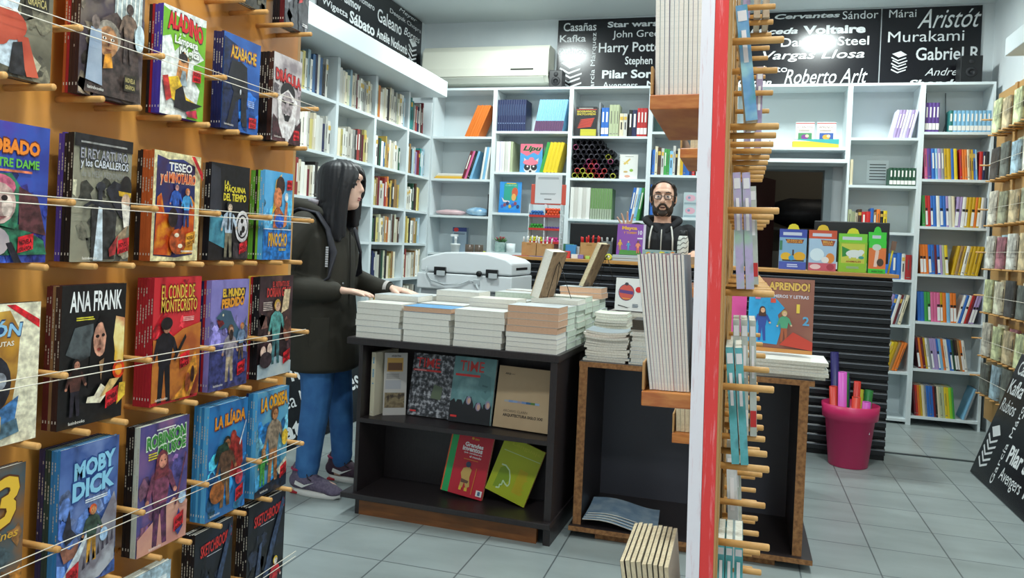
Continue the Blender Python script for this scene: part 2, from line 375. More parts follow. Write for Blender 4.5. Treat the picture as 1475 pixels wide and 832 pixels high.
sign('wall_sign', 'black sign of white author names with Murakami and Gabriel at the right', .72, SH, [
 ('Márai', *fr(1.07, 3.209, 1.27, 3.272)), ('Aristót', *fr(1.28, 3.115, 1.735, 3.268), dict(shear=.45)), ('Murakami', *fr(1.07, 3.01, 1.62, 3.096)),
 ('Gabriel R', *fr(1.28, 2.86, 1.735, 2.963), B2), ('Andrea', *fr(1.35, 2.737, 1.62, 2.797), IT), ('Shonda C', *fr(1.23, 2.649, 1.735, 2.706), BI)],
 (1.02, 6.936, SZ0), (0, 0, 0), icons=[((1.10-1.02)/.72, (2.76-SZ0)/SH, .11)], group='author name signs')
# left wall sign, faces +X
def fl(y0, z0, y1, z1): return ((y0-4.98)/1.87, (z0-2.66)/.63, (y1-4.98)/1.87, (z1-2.66)/.63)
sign('wall_sign', 'black sign of white author names with Sábato and Galeano above the left bookcase', 1.87, .63, [
 ('Wigetta', *fl(5.03, 2.90, 5.42, 2.965), B2), ('Asimov', *fl(5.30, 3.02, 5.62, 3.09), B1), ('Romero', *fl(5.60, 3.10, 5.86, 3.15), B2), ('Sábato', *fl(5.45, 2.895, 5.88, 2.99), B1), ('Galeano', *fl(5.92, 3.04, 6.40, 3.15), B2),
 ('Deepak Chopra', *fl(6.15, 3.165, 6.83, 3.215)), ('Meyer', *fl(6.33, 3.235, 6.72, 3.28), IT), ('Amélie Nothomb', *fl(5.92, 2.905, 6.54, 2.985), dict(bold=.02)), ('Borges', *fl(6.45, 3.05, 6.81, 3.14), IT), ('Bucay', *fl(5.0, 2.80, 5.5, 2.87), B2), ('Coelho', *fl(6.0, 2.77, 6.45, 2.85), B1)],
 (X0+.016, 4.98, 2.66), (0, 0, PI/2), icons=[((6.56-4.98)/1.87, (2.80-2.66)/.63, .18)], group='author name signs')
# sign on the floor along the foot of the left bookcase: faces +X, leaning
sign('floor_sign', 'black author name sign standing on the floor behind the woman', 1.75, .62, [
 ('Rolón', .49, .60, .74, .86, B1), ('Borges', .655, .26, .95, .54, B2), ('Andrea M', .22, .36, .57, .50), ('Gabriel', .12, .66, .42, .88, B2), ('Sábato', .15, .08, .56, .26, B1), ('Kafka', .78, .66, .97, .84)],
 (-2.44, 3.35, 0.004), (math.radians(-20), 0, PI/2), group='author name signs on the floor')
# sign leaning at the right wall, faces -X: local x runs towards the camera
sign('floor_sign', 'black author name sign leaning against the right wall', 1.80, .77, [
 ('Casañas', .03, .84, .19, .95, B2), ('Kafka', .02, .68, .15, .80, B2), ('Rubios', .02, .54, .15, .64), ('García Márquez', .185, .04, .22, .82, dict(rot=90)), ('Star wars', .26, .88, .5, .95, B1),
 ('John Green', .28, .72, .53, .85), ('Harry Potter', .22, .52, .53, .70, B2), ('Stephen King', .35, .38, .56, .52, B2), ('Pilar Sordo', .24, .24, .54, .37, B1), ('Avengers', .24, .08, .42, .2), ('Maga', .45, .08, .57, .2, B2)],
 (1.39, 5.34, 0.004), (math.radians(-18.5), 0, math.radians(-90)), icons=[(.02, .08, .17)], group='author name signs on the floor')

# ------------------------------------------------------------------ air conditioner
t = thing('air_conditioner', 'cream wall mounted air conditioner above the back left shelves', 'air conditioner', (-2.89, 6.93, 2.69))
ACM = mat('ac_plastic', '#e2e1d2', .4)
prof = [(0, 0), (-.16, 0), (-.215, .05), (-.225, .12), (-.215, .28), (-.17, .33), (0, .335)]
b = MB(); b.prism([(0, y, z) for y, z in prof], (1.2, 0, 0), ACM); b.build('casing', t, bevel=.006)
b = MB(); b.prism([(.015, y, z) for y, z in [(-.219, .055), (-.225, .05), (-.236, .12), (-.2262, .27), (-.218, .27), (-.227, .12)]], (1.17, 0, 0), ACM); b.build('front_cover', t)
b = MB(); b.prism([(.04, y, z) for y, z in [(-.163, -.004), (-.168, -.004), (-.216, .04), (-.216, .046)]], (1.12, 0, 0), mat('ac_louvre', '#c9c9bd', .5)); b.build('louvre', t)
b = MB(); b.box(.86, 1.07, -.2375, -.234, .10, .112, mat('ac_display', '#2a2a28', .3)); b.build('display', t)
# small black box beside it, on top of the bookcase
def speaker(label, loc, w, h, dpt):
    t = thing('speaker', label, 'speaker', loc, group='small black speakers')
    b = MB(); b.box(0, w, 0, dpt, 0, h, mat('speaker_black', '#101114', .4)); b.build('cabinet', t, bevel=.004)
    b = MB(); b.lathe([(.04, 0), (.035, .004), (.012, -.004), (.004, .004)], mat('speaker_cone', '#1c1d21', .6)); o = b.build('cone', t, (w/2, -.001, h*.4), (PI/2, 0, 0))
    b = MB(); b.lathe([(.02, 0), (.016, .003), (.003, .004)], mat('speaker_cone', '#1c1d21', .6)); o = b.build('tweeter', t, (w/2, -.001, h*.78), (PI/2, 0, 0))
speaker('small black speaker on the bookcase top beside the air conditioner', (-1.68, 6.72, 2.626), .12, .16, .12)
speaker('small black speaker on the bookcase top at the far right end', (1.55, 6.70, 2.626), .15, .21, .14)

# ------------------------------------------------------------------ left peg board (faces +X)
PR = .0065
PX = -1.33
ROWZ = [1.835, 1.505, 1.175, .847, .517, .190]
COLY = [1.01, 1.225, 1.446, 1.66, 1.88]
def peg(parent, p, L, d):                 # one wooden dowel
    b = MB(); p = Vector(p); d = Vector(d)
    b.tube([p-d*.006, p+d*(L-.002), p+d*L], [PR, PR, PR*.7], PEGW, n=10); return b.build('peg', parent)
t = thing('peg_board', 'orange varnished plywood peg board full of comic albums at the left', 'peg board', (PX, 0, 0))
b = MB(); b.box(-.04, 0, .25, 2.13, 0, 2.75, PLY); b.build('board', t)
PB = t
b = MB(); b.box(-.04, .0, 2.1302, 2.145, 0, 2.75, PALEPLY); b.build('edge_strip', t)
ELA = mat('white_elastic', '#e9e2d2', .7)
for r, z in enumerate(ROWZ):
    for c, y in enumerate(COLY):
        if r == 5 and c < 2: continue
        for yy in (y+.035, y+.135): peg(PB, (0, yy, z-PR-.001), .115, (1, 0, 0))
        for dz in (0, ):
            peg(PB, (0, y-.028, z+.115), .118, (1, 0, 0))
    if r < 5:
        peg(PB, (0, COLY[4]+.185, z+.115), .118, (1, 0, 0))
    ys = [y-.028 for y in COLY]+[COLY[4]+.185]
    for c in range(5):
        if r == 5 and c < 3: continue
        b = MB()
        for s in (-.0075, .0075): b.tube([(.108, ys[c], z+.115+s), (.108, ys[c+1], z+.115+s)], .0011, ELA, n=5)
        b.build('elastic_band', PB)

# ------------------------------------------------------------------ middle partition, seen end on
TL = math.radians(-1.0)                # it leans a little to the left
PT = thing('peg_board', 'narrow partition with white and red painted end standing beside the camera', 'peg board', (-.050, 0, 1.25), (0, TL, 0))
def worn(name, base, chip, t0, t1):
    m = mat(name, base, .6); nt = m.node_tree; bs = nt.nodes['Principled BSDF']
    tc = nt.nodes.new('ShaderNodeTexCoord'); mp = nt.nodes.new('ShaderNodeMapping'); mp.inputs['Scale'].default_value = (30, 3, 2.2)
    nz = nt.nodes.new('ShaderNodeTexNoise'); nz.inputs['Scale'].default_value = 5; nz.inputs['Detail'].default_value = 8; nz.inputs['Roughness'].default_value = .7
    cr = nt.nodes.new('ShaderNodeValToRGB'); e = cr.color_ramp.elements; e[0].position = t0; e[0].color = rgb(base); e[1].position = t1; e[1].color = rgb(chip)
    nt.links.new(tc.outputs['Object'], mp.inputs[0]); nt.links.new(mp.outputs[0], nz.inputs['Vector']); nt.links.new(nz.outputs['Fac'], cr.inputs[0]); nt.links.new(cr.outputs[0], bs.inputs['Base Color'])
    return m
b = MB(); b.box(-.022, -.0005, 1.335, 2.9, -1.25, 2.03, worn('white_worn_board', '#e6e2e8', '#d2a9ad', .56, .74)); b.build('white_board', PT)
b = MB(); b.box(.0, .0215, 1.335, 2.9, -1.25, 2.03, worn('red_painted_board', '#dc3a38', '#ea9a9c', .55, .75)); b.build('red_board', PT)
b = MB(); b.box(.0216, .0246, 1.337, 2.9, -1.25, 2.03, PALEPLY); b.build('plywood_face', PT)
for yy in (1.36, 1.72, 2.08, 2.44, 2.84):
    b = MB(); b.box(.0247, .0277, yy, yy+.035, -1.25, 2.03, PALEPLY); b.build('batten', PT)
# ------------------------------------------------------------------ counter
CY = 5.36
ct = thing('counter', 'long black slatted shop counter with a thin wooden top', 'counter', (0, CY, 0))
SLAT = mat('black_slat', '#0e0f13', .35)
b = MB(); b.box(-1.54, .92, .02, .05, .0, 1.14, mat('counter_black', '#08090b', .5)); b.build('front_panel', ct)
for k in range(19):
    z = .03+k*.0585
    b = MB(); b.prism([(-1.54, .019, z), (-1.54, -.004, z+.006), (-1.54, -.004, z+.036), (-1.54, .002, z+.044), (-1.54, .019, z+.046)], (2.46, 0, 0), SLAT)
    b.box(-1.54, .92, -.0046, -.0030, z+.033, z+.0375, mat('slat_lip_highlight', '#7d828b', .35)); b.build('slat', ct)  # lip coloured pale to paint the thin highlight along each slat
b = MB(); b.box(-1.52, -1.5, .05, .33, 0, 1.14, DARKM); b.build('side_panel', ct)
b = MB(); b.box(.895, .915, .05, .33, 0, 1.14, DARKM); b.build('side_panel', ct)
b = MB(); b.box(-1.58, .95, -.03, .35, 1.142, 1.165, mat('counter_wood', '#b9813f', .4, c2='#c9924e', scale=4, stretch=(.3, 1, 1))); b.build('counter_top', ct, bevel=.003)
CT = 1.166       # counter top height

# ------------------------------------------------------------------ display tables
ANG = math.radians(-2.0)
T1 = thing('display_table', 'dark display table with open shelves facing the camera, piled with books', 'table', (-1.66, 3.225, 0), (0, 0, ANG))
W1, D1, H1 = .955, 1.3, .795
b = MB(); b.box(-.03, W1+.008, -.01, D1, H1-.03, H1, DARKM); b.build('table_top', T1, bevel=.002)
b = MB(); b.box(.03, .048, .0, D1-.02, .10, H1-.03, DARKM); b.build('side_panel', T1)
b = MB(); b.box(W1-.03, W1, .0, D1-.02, .0, H1-.03, DARKM); b.build('side_panel', T1)
b = MB(); b.box(.048, W1-.03, .26, .278, .10, H1-.03, DARKM); b.build('back_panel', T1)
b = MB(); b.box(.048, W1-.03, .0, .26, .415, .435, DARKM); b.build('shelf', T1, bevel=.001)
b = MB(); b.box(-.02, W1+.005, -.03, .5, .075, .10, DARKM); b.build('bottom_board', T1, bevel=.004)
b = MB(); b.box(.06, W1-.06, .005, .03, 0, .075, mat('plinth_wood', '#8a5428', .55, c2='#6d4322', scale=6, stretch=(1, 1, 5), c3='#7d4b24')); b.build('plinth', T1)
b = MB(); b.box(.04, .06, .005, .6, 0, .075, DARKM); b.build('plinth_end', T1)
T2 = thing('display_table', 'dark open fronted table with raw chipboard edges under magazines', 'table', (-.645, 3.36, 0))
W2, D2, H2 = .935, 1.25, .755
b = MB(); b.box(-.002, W2+.02, 0, D2, H2-.022, H2, DARKM); b.box(-.002, W2+.02, -.001, .0, H2-.022, H2, CHIP); b.build('table_top', T2)
for x in (.0, W2-.036):
    b = MB(); b.box(x, x+.036, .0, D2-.02, .05, H2-.022, DARKM); b.box(x, x+.036, -.001, 0, .05, H2-.022, CHIP); b.build('side_panel', T2)
b = MB(); b.box(.036, W2-.036, .48, .498, .05, H2-.022, mat('grey_black_board', '#3a3a42', .45)); b.build('back_panel', T2)
b = MB(); b.box(-.012, W2+.04, -.03, .6, .03, .05, DARKM); b.box(-.012, W2+.04, -.031, -.03, .03, .05, CHIP); b.build('bottom_board', T2)
b = MB(); b.box(.1, W2-.1, .0, .05, 0, .03, CHIP); b.build('plinth', T2)
# ------------------------------------------------------------------ books on shelves
BC = dict(w=('#e8e8e2', 'white'), c=('#e2d7b8', 'cream'), y=('#e3c62a', 'yellow'), Y=('#c9a21a', 'mustard yellow'), o=('#e5792a', 'orange'), r=('#c22b2b', 'red'), m=('#6e1f2c', 'maroon'), p=('#dc6a98', 'pink'),
          v=('#5d3f8c', 'purple'), l=('#a893c4', 'lilac'), b=('#2f6cc0', 'blue'), n=('#20284f', 'navy'), s=('#7fb8dc', 'sky blue'), t=('#2a7a78', 'teal'), g=('#3f9a4a', 'green'), e=('#24513c', 'dark green'),
          i=('#8fcf2e', 'lime green'), k=('#1c1b1e', 'black'), d=('#4b3226', 'dark brown'), u=('#a5804f', 'tan'), a=('#8b9095', 'grey'), f=('#b4bd98', 'pale green'), z=('#d9d3ef', 'pale lavender'), x=('#cfcdc6', 'off white'), G=('#6d9458', 'olive green'))
ORD = ['first', 'second', 'third', 'fourth', 'fifth', 'sixth', 'seventh', 'eighth', 'ninth', 'tenth', 'eleventh', 'twelfth', 'thirteenth', 'fourteenth', 'fifteenth', 'sixteenth', 'seventeenth', 'eighteenth', 'nineteenth', 'twentieth', 'twenty first', 'twenty second', 'twenty third']
def cov(c): return mat('cover_'+c.strip('#'), c, .4)
def shelf_book_mb(t, d, h, col, deco=None, page=None, m=None):
    """x thickness, y depth with the spine at y = 0, z height"""
    b = MB(); m = m or cov(col); c = .0016 if t < .02 else .0025; pg = page or PAPER
    b.box(0, c, 0, d, 0, h, m); b.box(t-c, t, 0, d, 0, h, m)
    n = 5; arc = [(t*i/n, -.12*t*math.sin(PI*i/n)) for i in range(n+1)]
    b.prism([(x, y, 0) for x, y in arc]+[(t, .003, 0), (0, .003, 0)], (0, 0, h), m)
    b.box(c, t-c, .0031, d-.004, .003, h-.004, pg)
    y = -.12*t-.0004
    if deco == 0:
        b.box(t*.3, t*.7, y, y+.0003, h*.35, h*.85, pm('#f2efe6'))
    elif deco == 1:
        b.box(t*.12, t*.88, y, y+.0003, h*.72, h*.86, pm('#d9b24a')); b.box(t*.35, t*.65, y, y+.0003, h*.3, h*.62, pm('#2a2a2e'))
    elif deco == 2:
        b.box(t*.40, t*.60, y, y+.0003, h*.4, h*.8, pm('#5a5650')); b.box(t*.2, t*.8, y, y+.0003, h*.07, h*.10, pm('#8a857c'))
    elif deco == 5:                # two tone series volume
        b.box(t*.02, t*.98, y, y+.0003, 0, h*.33, pm('#5d3a5c')); b.box(t*.02, t*.06, y, y+.0003, h*.33, h, pm('#e4eef2'))
    elif deco == 6:
        b.box(t*.02, t*.07, y, y+.0003, 0, h, pm('#5a6a88')); b.box(t*.2, t*.8, y, y+.0003, h*.24, h*.27, pm('#6f7fa0')); b.box(t*.3, t*.7, y, y+.0003, h*.5, h*.85, pm('#3a4a6a'))
    elif deco == 7:
        b.box(t*.02, t*.98, y, y+.0003, 0, h*.34, pm('#a3b09a')); b.box(t*.02, t*.08, y, y+.0003, 0, h, pm('#c4d0b8'))
    elif deco == 3:
        b.box(t*.05, t*.95, y, y+.0003, h*.08, h*.3, pm('#f4f3ee')); b.box(t*.3, t*.7, y, y+.0003, h*.5, h*.85, pm('#f4f3ee'))
    elif deco == 4:
        b.box(t*.08, t*.92, y, y+.0003, h*.52, h*.6, pm('#1d1c20')); b.box(t*.08, t*.92, y, y+.0003, h*.05, h*.5, pm('#eef0f0'))
    return b
def put_book(name, t, d, h, col, loc, rotz, lean, label, cat, group, deco=None, page=None):
    """loc: bottom corner on the shelf; lean in radians about the depth axis (+ = top to local +x)"""
    b = shelf_book_mb(t, d, h, col, deco, page)
    o = b.build(name); tag(o, label, cat, group)
    off = Vector((0, 0, t*math.sin(lean))) if lean > 0 else Vector((0, 0, 0))
    R = Euler((0, 0, rotz)).to_matrix() @ Euler((0, lean, 0)).to_matrix()
    o.rotation_euler = R.to_euler(); o.location = Vector(loc)+off
    return o
OLDC = dict(y='#cfc27a', Y='#b39a4a', o='#cf7a3e', r='#9c3a36', b='#4a74a4', s='#a8c4d2', g='#6a8f62', i='#a8bf6a', p='#c08a98', w='#e6e6de', x='#d8d5c8', c='#e2d9bf', f='#c9ccb0', a='#a9aaa4', k='#2a2828')
def row(spec, frame, x0, x1, z, where, group, hmax=.26, th=.022, dep=.15, lean=0, setback=.02, hvar=.05, frm='left', page=None, heights=None, decos=(None, 0, 2, 1, None, 2), tvar=.5, first=0, nom='hardback_book'):
    """spec: one colour letter per book. frame(x, y, z) -> world loc, rotz. Books fill from x0 towards x1."""
    n = len(spec); ts = [th*(1-tvar/2+tvar*rnd.random()) for _ in spec]
    hs = [hmax-hvar*rnd.random() if heights is None else heights for _ in spec]
    off = max(hs)*math.sin(abs(lean))+.001
    if lean > 0 and frm == 'right': x1 -= off
    if lean < 0 and frm == 'left': x0 += off
    sp = [t/math.cos(lean) for t in ts]
    tot = sum(sp)
    if tot > x1-x0:
        k = (x1-x0)/tot; ts = [t*k for t in ts]; sp = [q*k for q in sp]; tot = sum(sp)
    x = x0 if frm == 'left' else x1-tot
    for i, ch in enumerate(spec):
        c, nm = BC[ch]; h = hs[i]
        if nom == 'secondhand_book': c = OLDC.get(ch, c)
        c = shade(c, .86+.28*rnd.random()) if heights is None else c
        t = ts[i]-.0006
        loc, rz = frame(x+sp[i]-t*math.cos(lean) if lean > 0 else x, setback, z)
        lab = '%s book, %s from left, %s' % (nm, ORD[i+first], where)
        d = decos[rnd.randrange(len(decos))]
        put_book(nom, t, min(dep, dep*(.85+.15*rnd.random())), h, c, loc, rz, lean, lab, 'book', group, d, page)
        x += sp[i]
    return x
def fback(x, y, z): return (x, YB+y, z+.0005), 0.0
def fleft(x, y, z): return (XL-y, x, z+.0005), PI/2
# left wall bookcase -------------------------------------------------
LR = ['top row', 'second row', 'third row', 'fourth row', 'fifth row', 'sixth row']
LS = {0: ['cwcwywswbnwbkw', 'fwxwxycwwnaw', 'rcwxmcwkxwc', 'akcwkxcw', 'xkwcbw', 'cw'],
      1: ['kwxcfscxmxwaaxcx', 'fcywwxxakrdmyc', 'wcxxkwcmaw', 'aalnkaxknkd', 'xacwxx', 'wxcaxc'],
      2: ['yowxcxkcxxafcws', 'cwkewbYuxcxwwe', 'fyumxwrokYkuuY', 'wekyfcauoxadfcd', 'xknnaxkefkcyuc', 'kacxkcwr'],
      3: ['ettarnadm', 'wxuksalmmtss', 'ewxxwekdyY', 'gYykwauYss', 'xcrxwwcxuwwc', 'kxaxwuxk']}
LH = [.28, .26, .25, .24, .25, .25]
for bay in range(4):
    for r in range(6):
        spec = LS[bay][r]
        if r == 5 and bay == 0: continue
        fillto = LY[bay+1]-.02 if bay < 3 else LY[bay+1]-.07
        a = LY[bay]+.02
        th = min(.036, (fillto-a)/len(spec)*.97) if not (bay == 0) else .036
        ln = 0
        row(spec, fleft, a if bay else max(4.331, LY[1]-.022-len(spec)*.036*1.12), fillto if bay else LY[1]-.02, LZ[r], '%s, %s of left wall bookcase' % (LR[r], LBAY[bay]), 'secondhand books in the left wall bookcase', hmax=LH[r]-.005, th=th, dep=.16, lean=ln, setback=.012+.02*rnd.random(), hvar=.07, tvar=.5, nom='secondhand_book')
# back wall bookcase -------------------------------------------------
G = 'books on the back wall shelves'
def brow(spec, bay, k, x0, x1, what, **kw):
    kw.setdefault('group', G); g = kw.pop('group')
    return row(spec, fback, x0, x1, BAYZ[bay][k], what, g, **kw)
U = '#e08a3c'
brow('oooooo', 0, 0, -2.45, -2.185, 'orange folders leaning in the back left bay', hmax=.31, hvar=.01, th=.022, lean=math.radians(22), frm='right', heights=.30, decos=(None,), dep=.2, nom='folder')
brow('mpks', 0, 1, -2.50, -2.265, 'leaning group below the orange folders', hmax=.27, th=.022, lean=math.radians(17), frm='right', heights=.26, dep=.2, nom='folder')
brow('wsw', 0, 1, -2.262, -2.165, 'pale folders next to the leaning group', hmax=.29, th=.025, lean=math.radians(7), frm='right', heights=.29, dep=.2, decos=(None,), nom='folder')
brow('nnnnnnnnnnnn', 1, 0, -2.122, -1.86, 'set of dark volumes in the second bay', hmax=.28, th=.0215, heights=.28, tvar=.1, decos=(6,), dep=.2, group='navy volumes in the second bay')
brow('ssssssssssss', 1, 0, -1.80, -1.485, 'set of pale blue volumes in the second bay', th=.021, heights=.28, tvar=.1, frm='right', lean=math.radians(9), decos=(5,), dep=.2, group='pale blue volumes in the second bay')
brow('wzwxwf', 1, 1, -2.12, -1.95, 'white folders left of the pink dog book', heights=.27, th=.026, decos=(None,), dep=.22, nom='folder')
brow('gyyyy', 1, 1, -1.72, -1.50, 'yellow folders right of the pink dog book', heights=.27, th=.028, lean=math.radians(13), frm='right', decos=(None,), dep=.2, nom='folder')
brow('nt', 1, 2, -1.60, -1.52, 'books at the right of the card stand shelf', heights=.26, th=.035, decos=(1,), frm='right')
# third bay, top shelf
brow('a', 2, 0, -1.215, -1.185, 'next to the black encyclopedia in the third bay', heights=.29, th=.016, decos=(2,))
brow('bb', 2, 0, -1.19, -1.125, 'blue pair with striped bands in the third bay', heights=.245, th=.031, decos=(3,), group='blue pair in the third bay')
brow('fff', 2, 0, -1.122, -1.035, 'pale green volumes in the third bay', heights=.27, th=.029, decos=(2,))
brow('cx', 2, 0, -1.033, -.965, 'short pair in the middle of the third bay', heights=.195, th=.036, decos=(1,))
brow('kn', 2, 0, -.955, -.885, 'pair before the red volumes in the third bay', heights=.225, th=.036, decos=(0, 3))
brow('rrr', 2, 0, -.884, -.80, 'red volumes at the end of the third bay', heights=.24, th=.028, decos=(3,), tvar=.1, group='red volumes in the third bay')
brow('wxwxw', 2, 2, -1.43, -1.255, 'white binders in the third bay', heights=.27, th=.035, decos=(None,), tvar=.2, dep=.2, nom='folder')
brow('GGGGGGGGG', 2, 2, -1.253, -1.06, 'green volumes in the third bay', heights=.265, th=.0205, decos=(7,), tvar=.1, dep=.2, group='green volumes in the third bay')
brow('bwsg', 2, 2, -.93, -.79, 'leaning books behind the man in the third bay', heights=.28, th=.026, lean=math.radians(9), frm='right', dep=.18, decos=(0, 2))
brow('bcdwggsxkcYbbnr', 3, 1, -.745, -.39, 'row above the bearded man', hmax=.25, th=.024, dep=.16)
brow('wxck', 3, 1, -.38, -.28, 'row above the bearded man at its right end', hmax=.17, th=.022, dep=.14)
brow('bbsa', 3, 2, -.745, -.655, 'row just behind the head of the man', hmax=.28, hvar=.02, th=.02, dep=.16)
# bay F
brow('zllzzlz', 5, 0, 1.075, 1.272, 'lilac set leaning in the bay right of the doorway', heights=.22, th=.022, lean=math.radians(12), frm='right', decos=(0,), tvar=.1, group='lilac set right of the doorway')
brow('c', 5, 1, .80, .83, 'alone at the left of its shelf right of the doorway', heights=.20, th=.026, decos=(None,))
brow('eeeeeee', 5, 1, 1.075, 1.27, 'green set in the bay right of the doorway', heights=.14, th=.0265, frm='right', decos=(3,), tvar=0, group='green set right of the doorway')
brow('ffcdrrbuoky', 5, 2, .80, 1.10, 'row above the computer monitor', hmax=.19, hvar=.05, th=.026, dep=.14)
brow('bbbwr', 5, 3, 1.09, 1.27, 'row at the right end of the counter', hmax=.21, hvar=.02, th=.036, dep=.2, frm='right')
brow('zlbwmac', 5, 4, 1.07, 1.27, 'leaning row below the counter end', heights=.235, th=.026, lean=math.radians(14), frm='right', dep=.18)
brow('cyYuoo', 5, 5, 1.07, 1.27, 'lower leaning row beside the counter end', heights=.23, th=.03, lean=math.radians(17), frm='right', dep=.18)
# bay G
brow('vvvv', 6, 0, 1.315, 1.415, 'purple books on the top right shelf', heights=.225, th=.025, decos=(3,), tvar=.1, group='purple books on the top right shelf', nom='textbook')
brow('tsssssssss', 6, 0, 1.47, 1.765, 'blue set on the top right shelf', heights=.165, th=.0285, frm='right', decos=(3,), tvar=.05, dep=.13, group='blue set on the top right shelf', nom='textbook')
RT = 'of the rightmost bay'
brow('pvbslaYYby', 6, 1, 1.315, 1.56, 'right group on the second shelf '+RT, heights=.235, th=.026, lean=math.radians(-4), dep=.18, nom='textbook')
brow('roocuYbs', 6, 1, 1.56, 1.695, 'right group on the second shelf '+RT, heights=.23, th=.022, lean=math.radians(-4), dep=.18, nom='textbook')
brow('rnk', 6, 1, 1.70, 1.765, 'right end of the second shelf '+RT, heights=.215, th=.022, dep=.16, frm='right', nom='textbook')
brow('grrbbwbblxc', 6, 2, 1.315, 1.56, 'third shelf '+RT, heights=.235, th=.024, lean=math.radians(-4), dep=.18, decos=(None, 4, 2), nom='textbook')
brow('zwllYYYYYolw', 6, 2, 1.535, 1.765, 'right part of the third shelf '+RT, heights=.23, th=.0195, lean=math.radians(4), dep=.18, frm='right', decos=(4, None), first=0) if False else brow('llwYYYoYwa', 6, 2, 1.55, 1.765, 'right group on the third shelf '+RT, heights=.23, th=.0215, lean=math.radians(3), dep=.18, frm='right', decos=(4, None), nom='textbook')
brow('ooobbmblfy', 6, 3, 1.315, 1.53, 'fourth shelf '+RT, heights=.225, th=.023, lean=math.radians(-5), dep=.18, decos=(None, 2, 4), nom='textbook')
brow('YuYwYYYY', 6, 3, 1.545, 1.765, 'right group on the fourth shelf '+RT, heights=.225, th=.026, lean=math.radians(10), dep=.18, frm='right', decos=(None, 2), nom='textbook')
brow('bbggpppYosoo', 6, 4, 1.315, 1.60, 'fifth shelf '+RT, heights=.225, th=.024, lean=math.radians(-4), dep=.18, decos=(None, 4), nom='textbook')
brow('wbwrmll', 6, 4, 1.59, 1.765, 'right group on the fifth shelf '+RT, heights=.22, th=.024, lean=math.radians(14), dep=.18, frm='right', decos=(None, 4), nom='textbook')
brow('momYwalllbsowwbbekduow', 6, 5, 1.315, 1.69, 'sixth shelf '+RT, heights=.235, th=.017, lean=math.radians(-9), dep=.18, decos=(None, 4, 2), nom='textbook')
brow('mroYcabbbmkcffyyig', 6, 6, 1.315, 1.62, 'bottom shelf '+RT, heights=.235, th=.0175, lean=math.radians(-6), dep=.18, decos=(None, 2), nom='textbook')
brow('sa', 6, 6, 1.655, 1.765, 'leaning pair on the bottom shelf '+RT, heights=.25, th=.012, lean=math.radians(17), dep=.18, frm='right', decos=(None,), nom='textbook')
# ------------------------------------------------------------------ books shown face out: local x = width, z = height, cover faces -y, spine at x = 0
def comic(name, label, cat, w, h, th, bg, art=None, spine=None, loc=(0, 0, 0), rot=(0, 0, 0), group=None, page=None, spinetext=None, stx='#bdb8aa', edge_art=None):
    Rm = Euler(rot).to_matrix(); lift = -min((Rm @ Vector((x, y, z))).z for x in (0, w) for y in (-.0015, th) for z in (0, h))
    t = thing(name, label, cat, (loc[0], loc[1], loc[2]+(lift if lift > 1e-5 else 0)), rot, group)
    b = MB(); m = pm(bg); c = .0007
    b.box(.0004, w, 0, c, 0, h, m); b.box(.0004, w, th-c, th, 0, h, pm(spine or bg)); b.box(0, .0004, 0, th, 0, h, pm(spine or bg))
    if spinetext:
        A = Art(b, th, h, lambda x, y, k: (-k, th-x, y))
        A.text(spinetext, stx, .2, .10, .8, .80, rot=-90)
    else:
        q = rnd.random(); v = .93
        for k in range(rnd.randrange(9, 15)):          # spine title, letter by letter
            ln = .012+.014*rnd.random(); gap = .006 if (k+int(q*9)) % 5 else .09
            v -= ln+gap
            if v < .14: break
            b.poly([(-.0002, th*.34, h*v), (-.0002, th*.34, h*(v+ln)), (-.0002, th*.66, h*(v+ln)), (-.0002, th*.66, h*v)], stx)
        b.poly([(-.0002, th*.35, h*.05), (-.0002, th*.35, h*.07), (-.0002, th*.65, h*.07), (-.0002, th*.65, h*.05)], '#e0dccf')
    if art:
        A = Art(b, w, h, lambda x, y, k: (x, -k, y)); A.clip = True; A.brush = name == 'comic_book'; art(A)
    b.build('cover', t)
    b = MB(); b.box(.001, w-.0015, c+.0001, th-c-.0001, .0015, h-.0015, page or PAPER); b.build('pages', t)
    return t
def mono(s, u=.06, v=.04): s.text('latinbooks', '#f2efe6', u, v, u+.24, v+.022)
def stamp(s, u, v, c='#c4202a', sl=.0, k='#3a0a0c'):
    s.poly(c, [(u, v), (u+.2, v+sl+.01), (u+.2, v+sl+.125), (u, v+.115)])
    s.text('NOVELA', k, u+.02, v+.065, u+.18, v+.10, bold=.03, slope=sl); s.k -= 1; s.text('GRÁFICA', k, u+.02, v+.018, u+.18, v+.055, bold=.03, slope=sl)
def N(name, a, b_, c3=None, scale=14, st=(1, 1, 1)): return mat('art_'+name, a, .36, c2=b_, c3=c3, scale=scale, stretch=st, detail=4)
def art_old(s):
    s.rect(N('oldgrey', '#7d7865', '#5a5647'), 0, 0, 1, 1); s.poly('#b9c6cf', [(0, .10), (.45, .06), (.62, .40), (.45, .52), (.2, .50), (0, .56)])
    s.poly('#c9d6dd', [(.05, .48), (.5, .45), (.55, .58), (.3, .62), (.05, .58)]); s.ell('#8a4b3c', .15, .76, .30, .20, 18); s.poly('#a5564a', [(.0, .55), (.42, .60), (.4, .8), (.0, .8)])
    s.ell(N('hand', '#b0432f', '#c65a41'), .40, .36, .24, .11, 16); s.poly(N('hand', '', ''), [(.5, .3), (.66, .3), (.82, .03), (.66, .02)]); s.ell(N('hand', '', ''), .30, .28, .12, .08)
    s.poly('#2a2a2c', [(.46, .24), (.58, .26), (.64, .02), (.42, .02)]); s.rect('#2a2820', .6, .52, .92, .74); s.text('NOVELA', '#b3a468', .63, .64, .89, .72, bold=.02); s.k -= 1; s.text('GRÁFICA', '#b3a468', .63, .54, .89, .62, bold=.02)
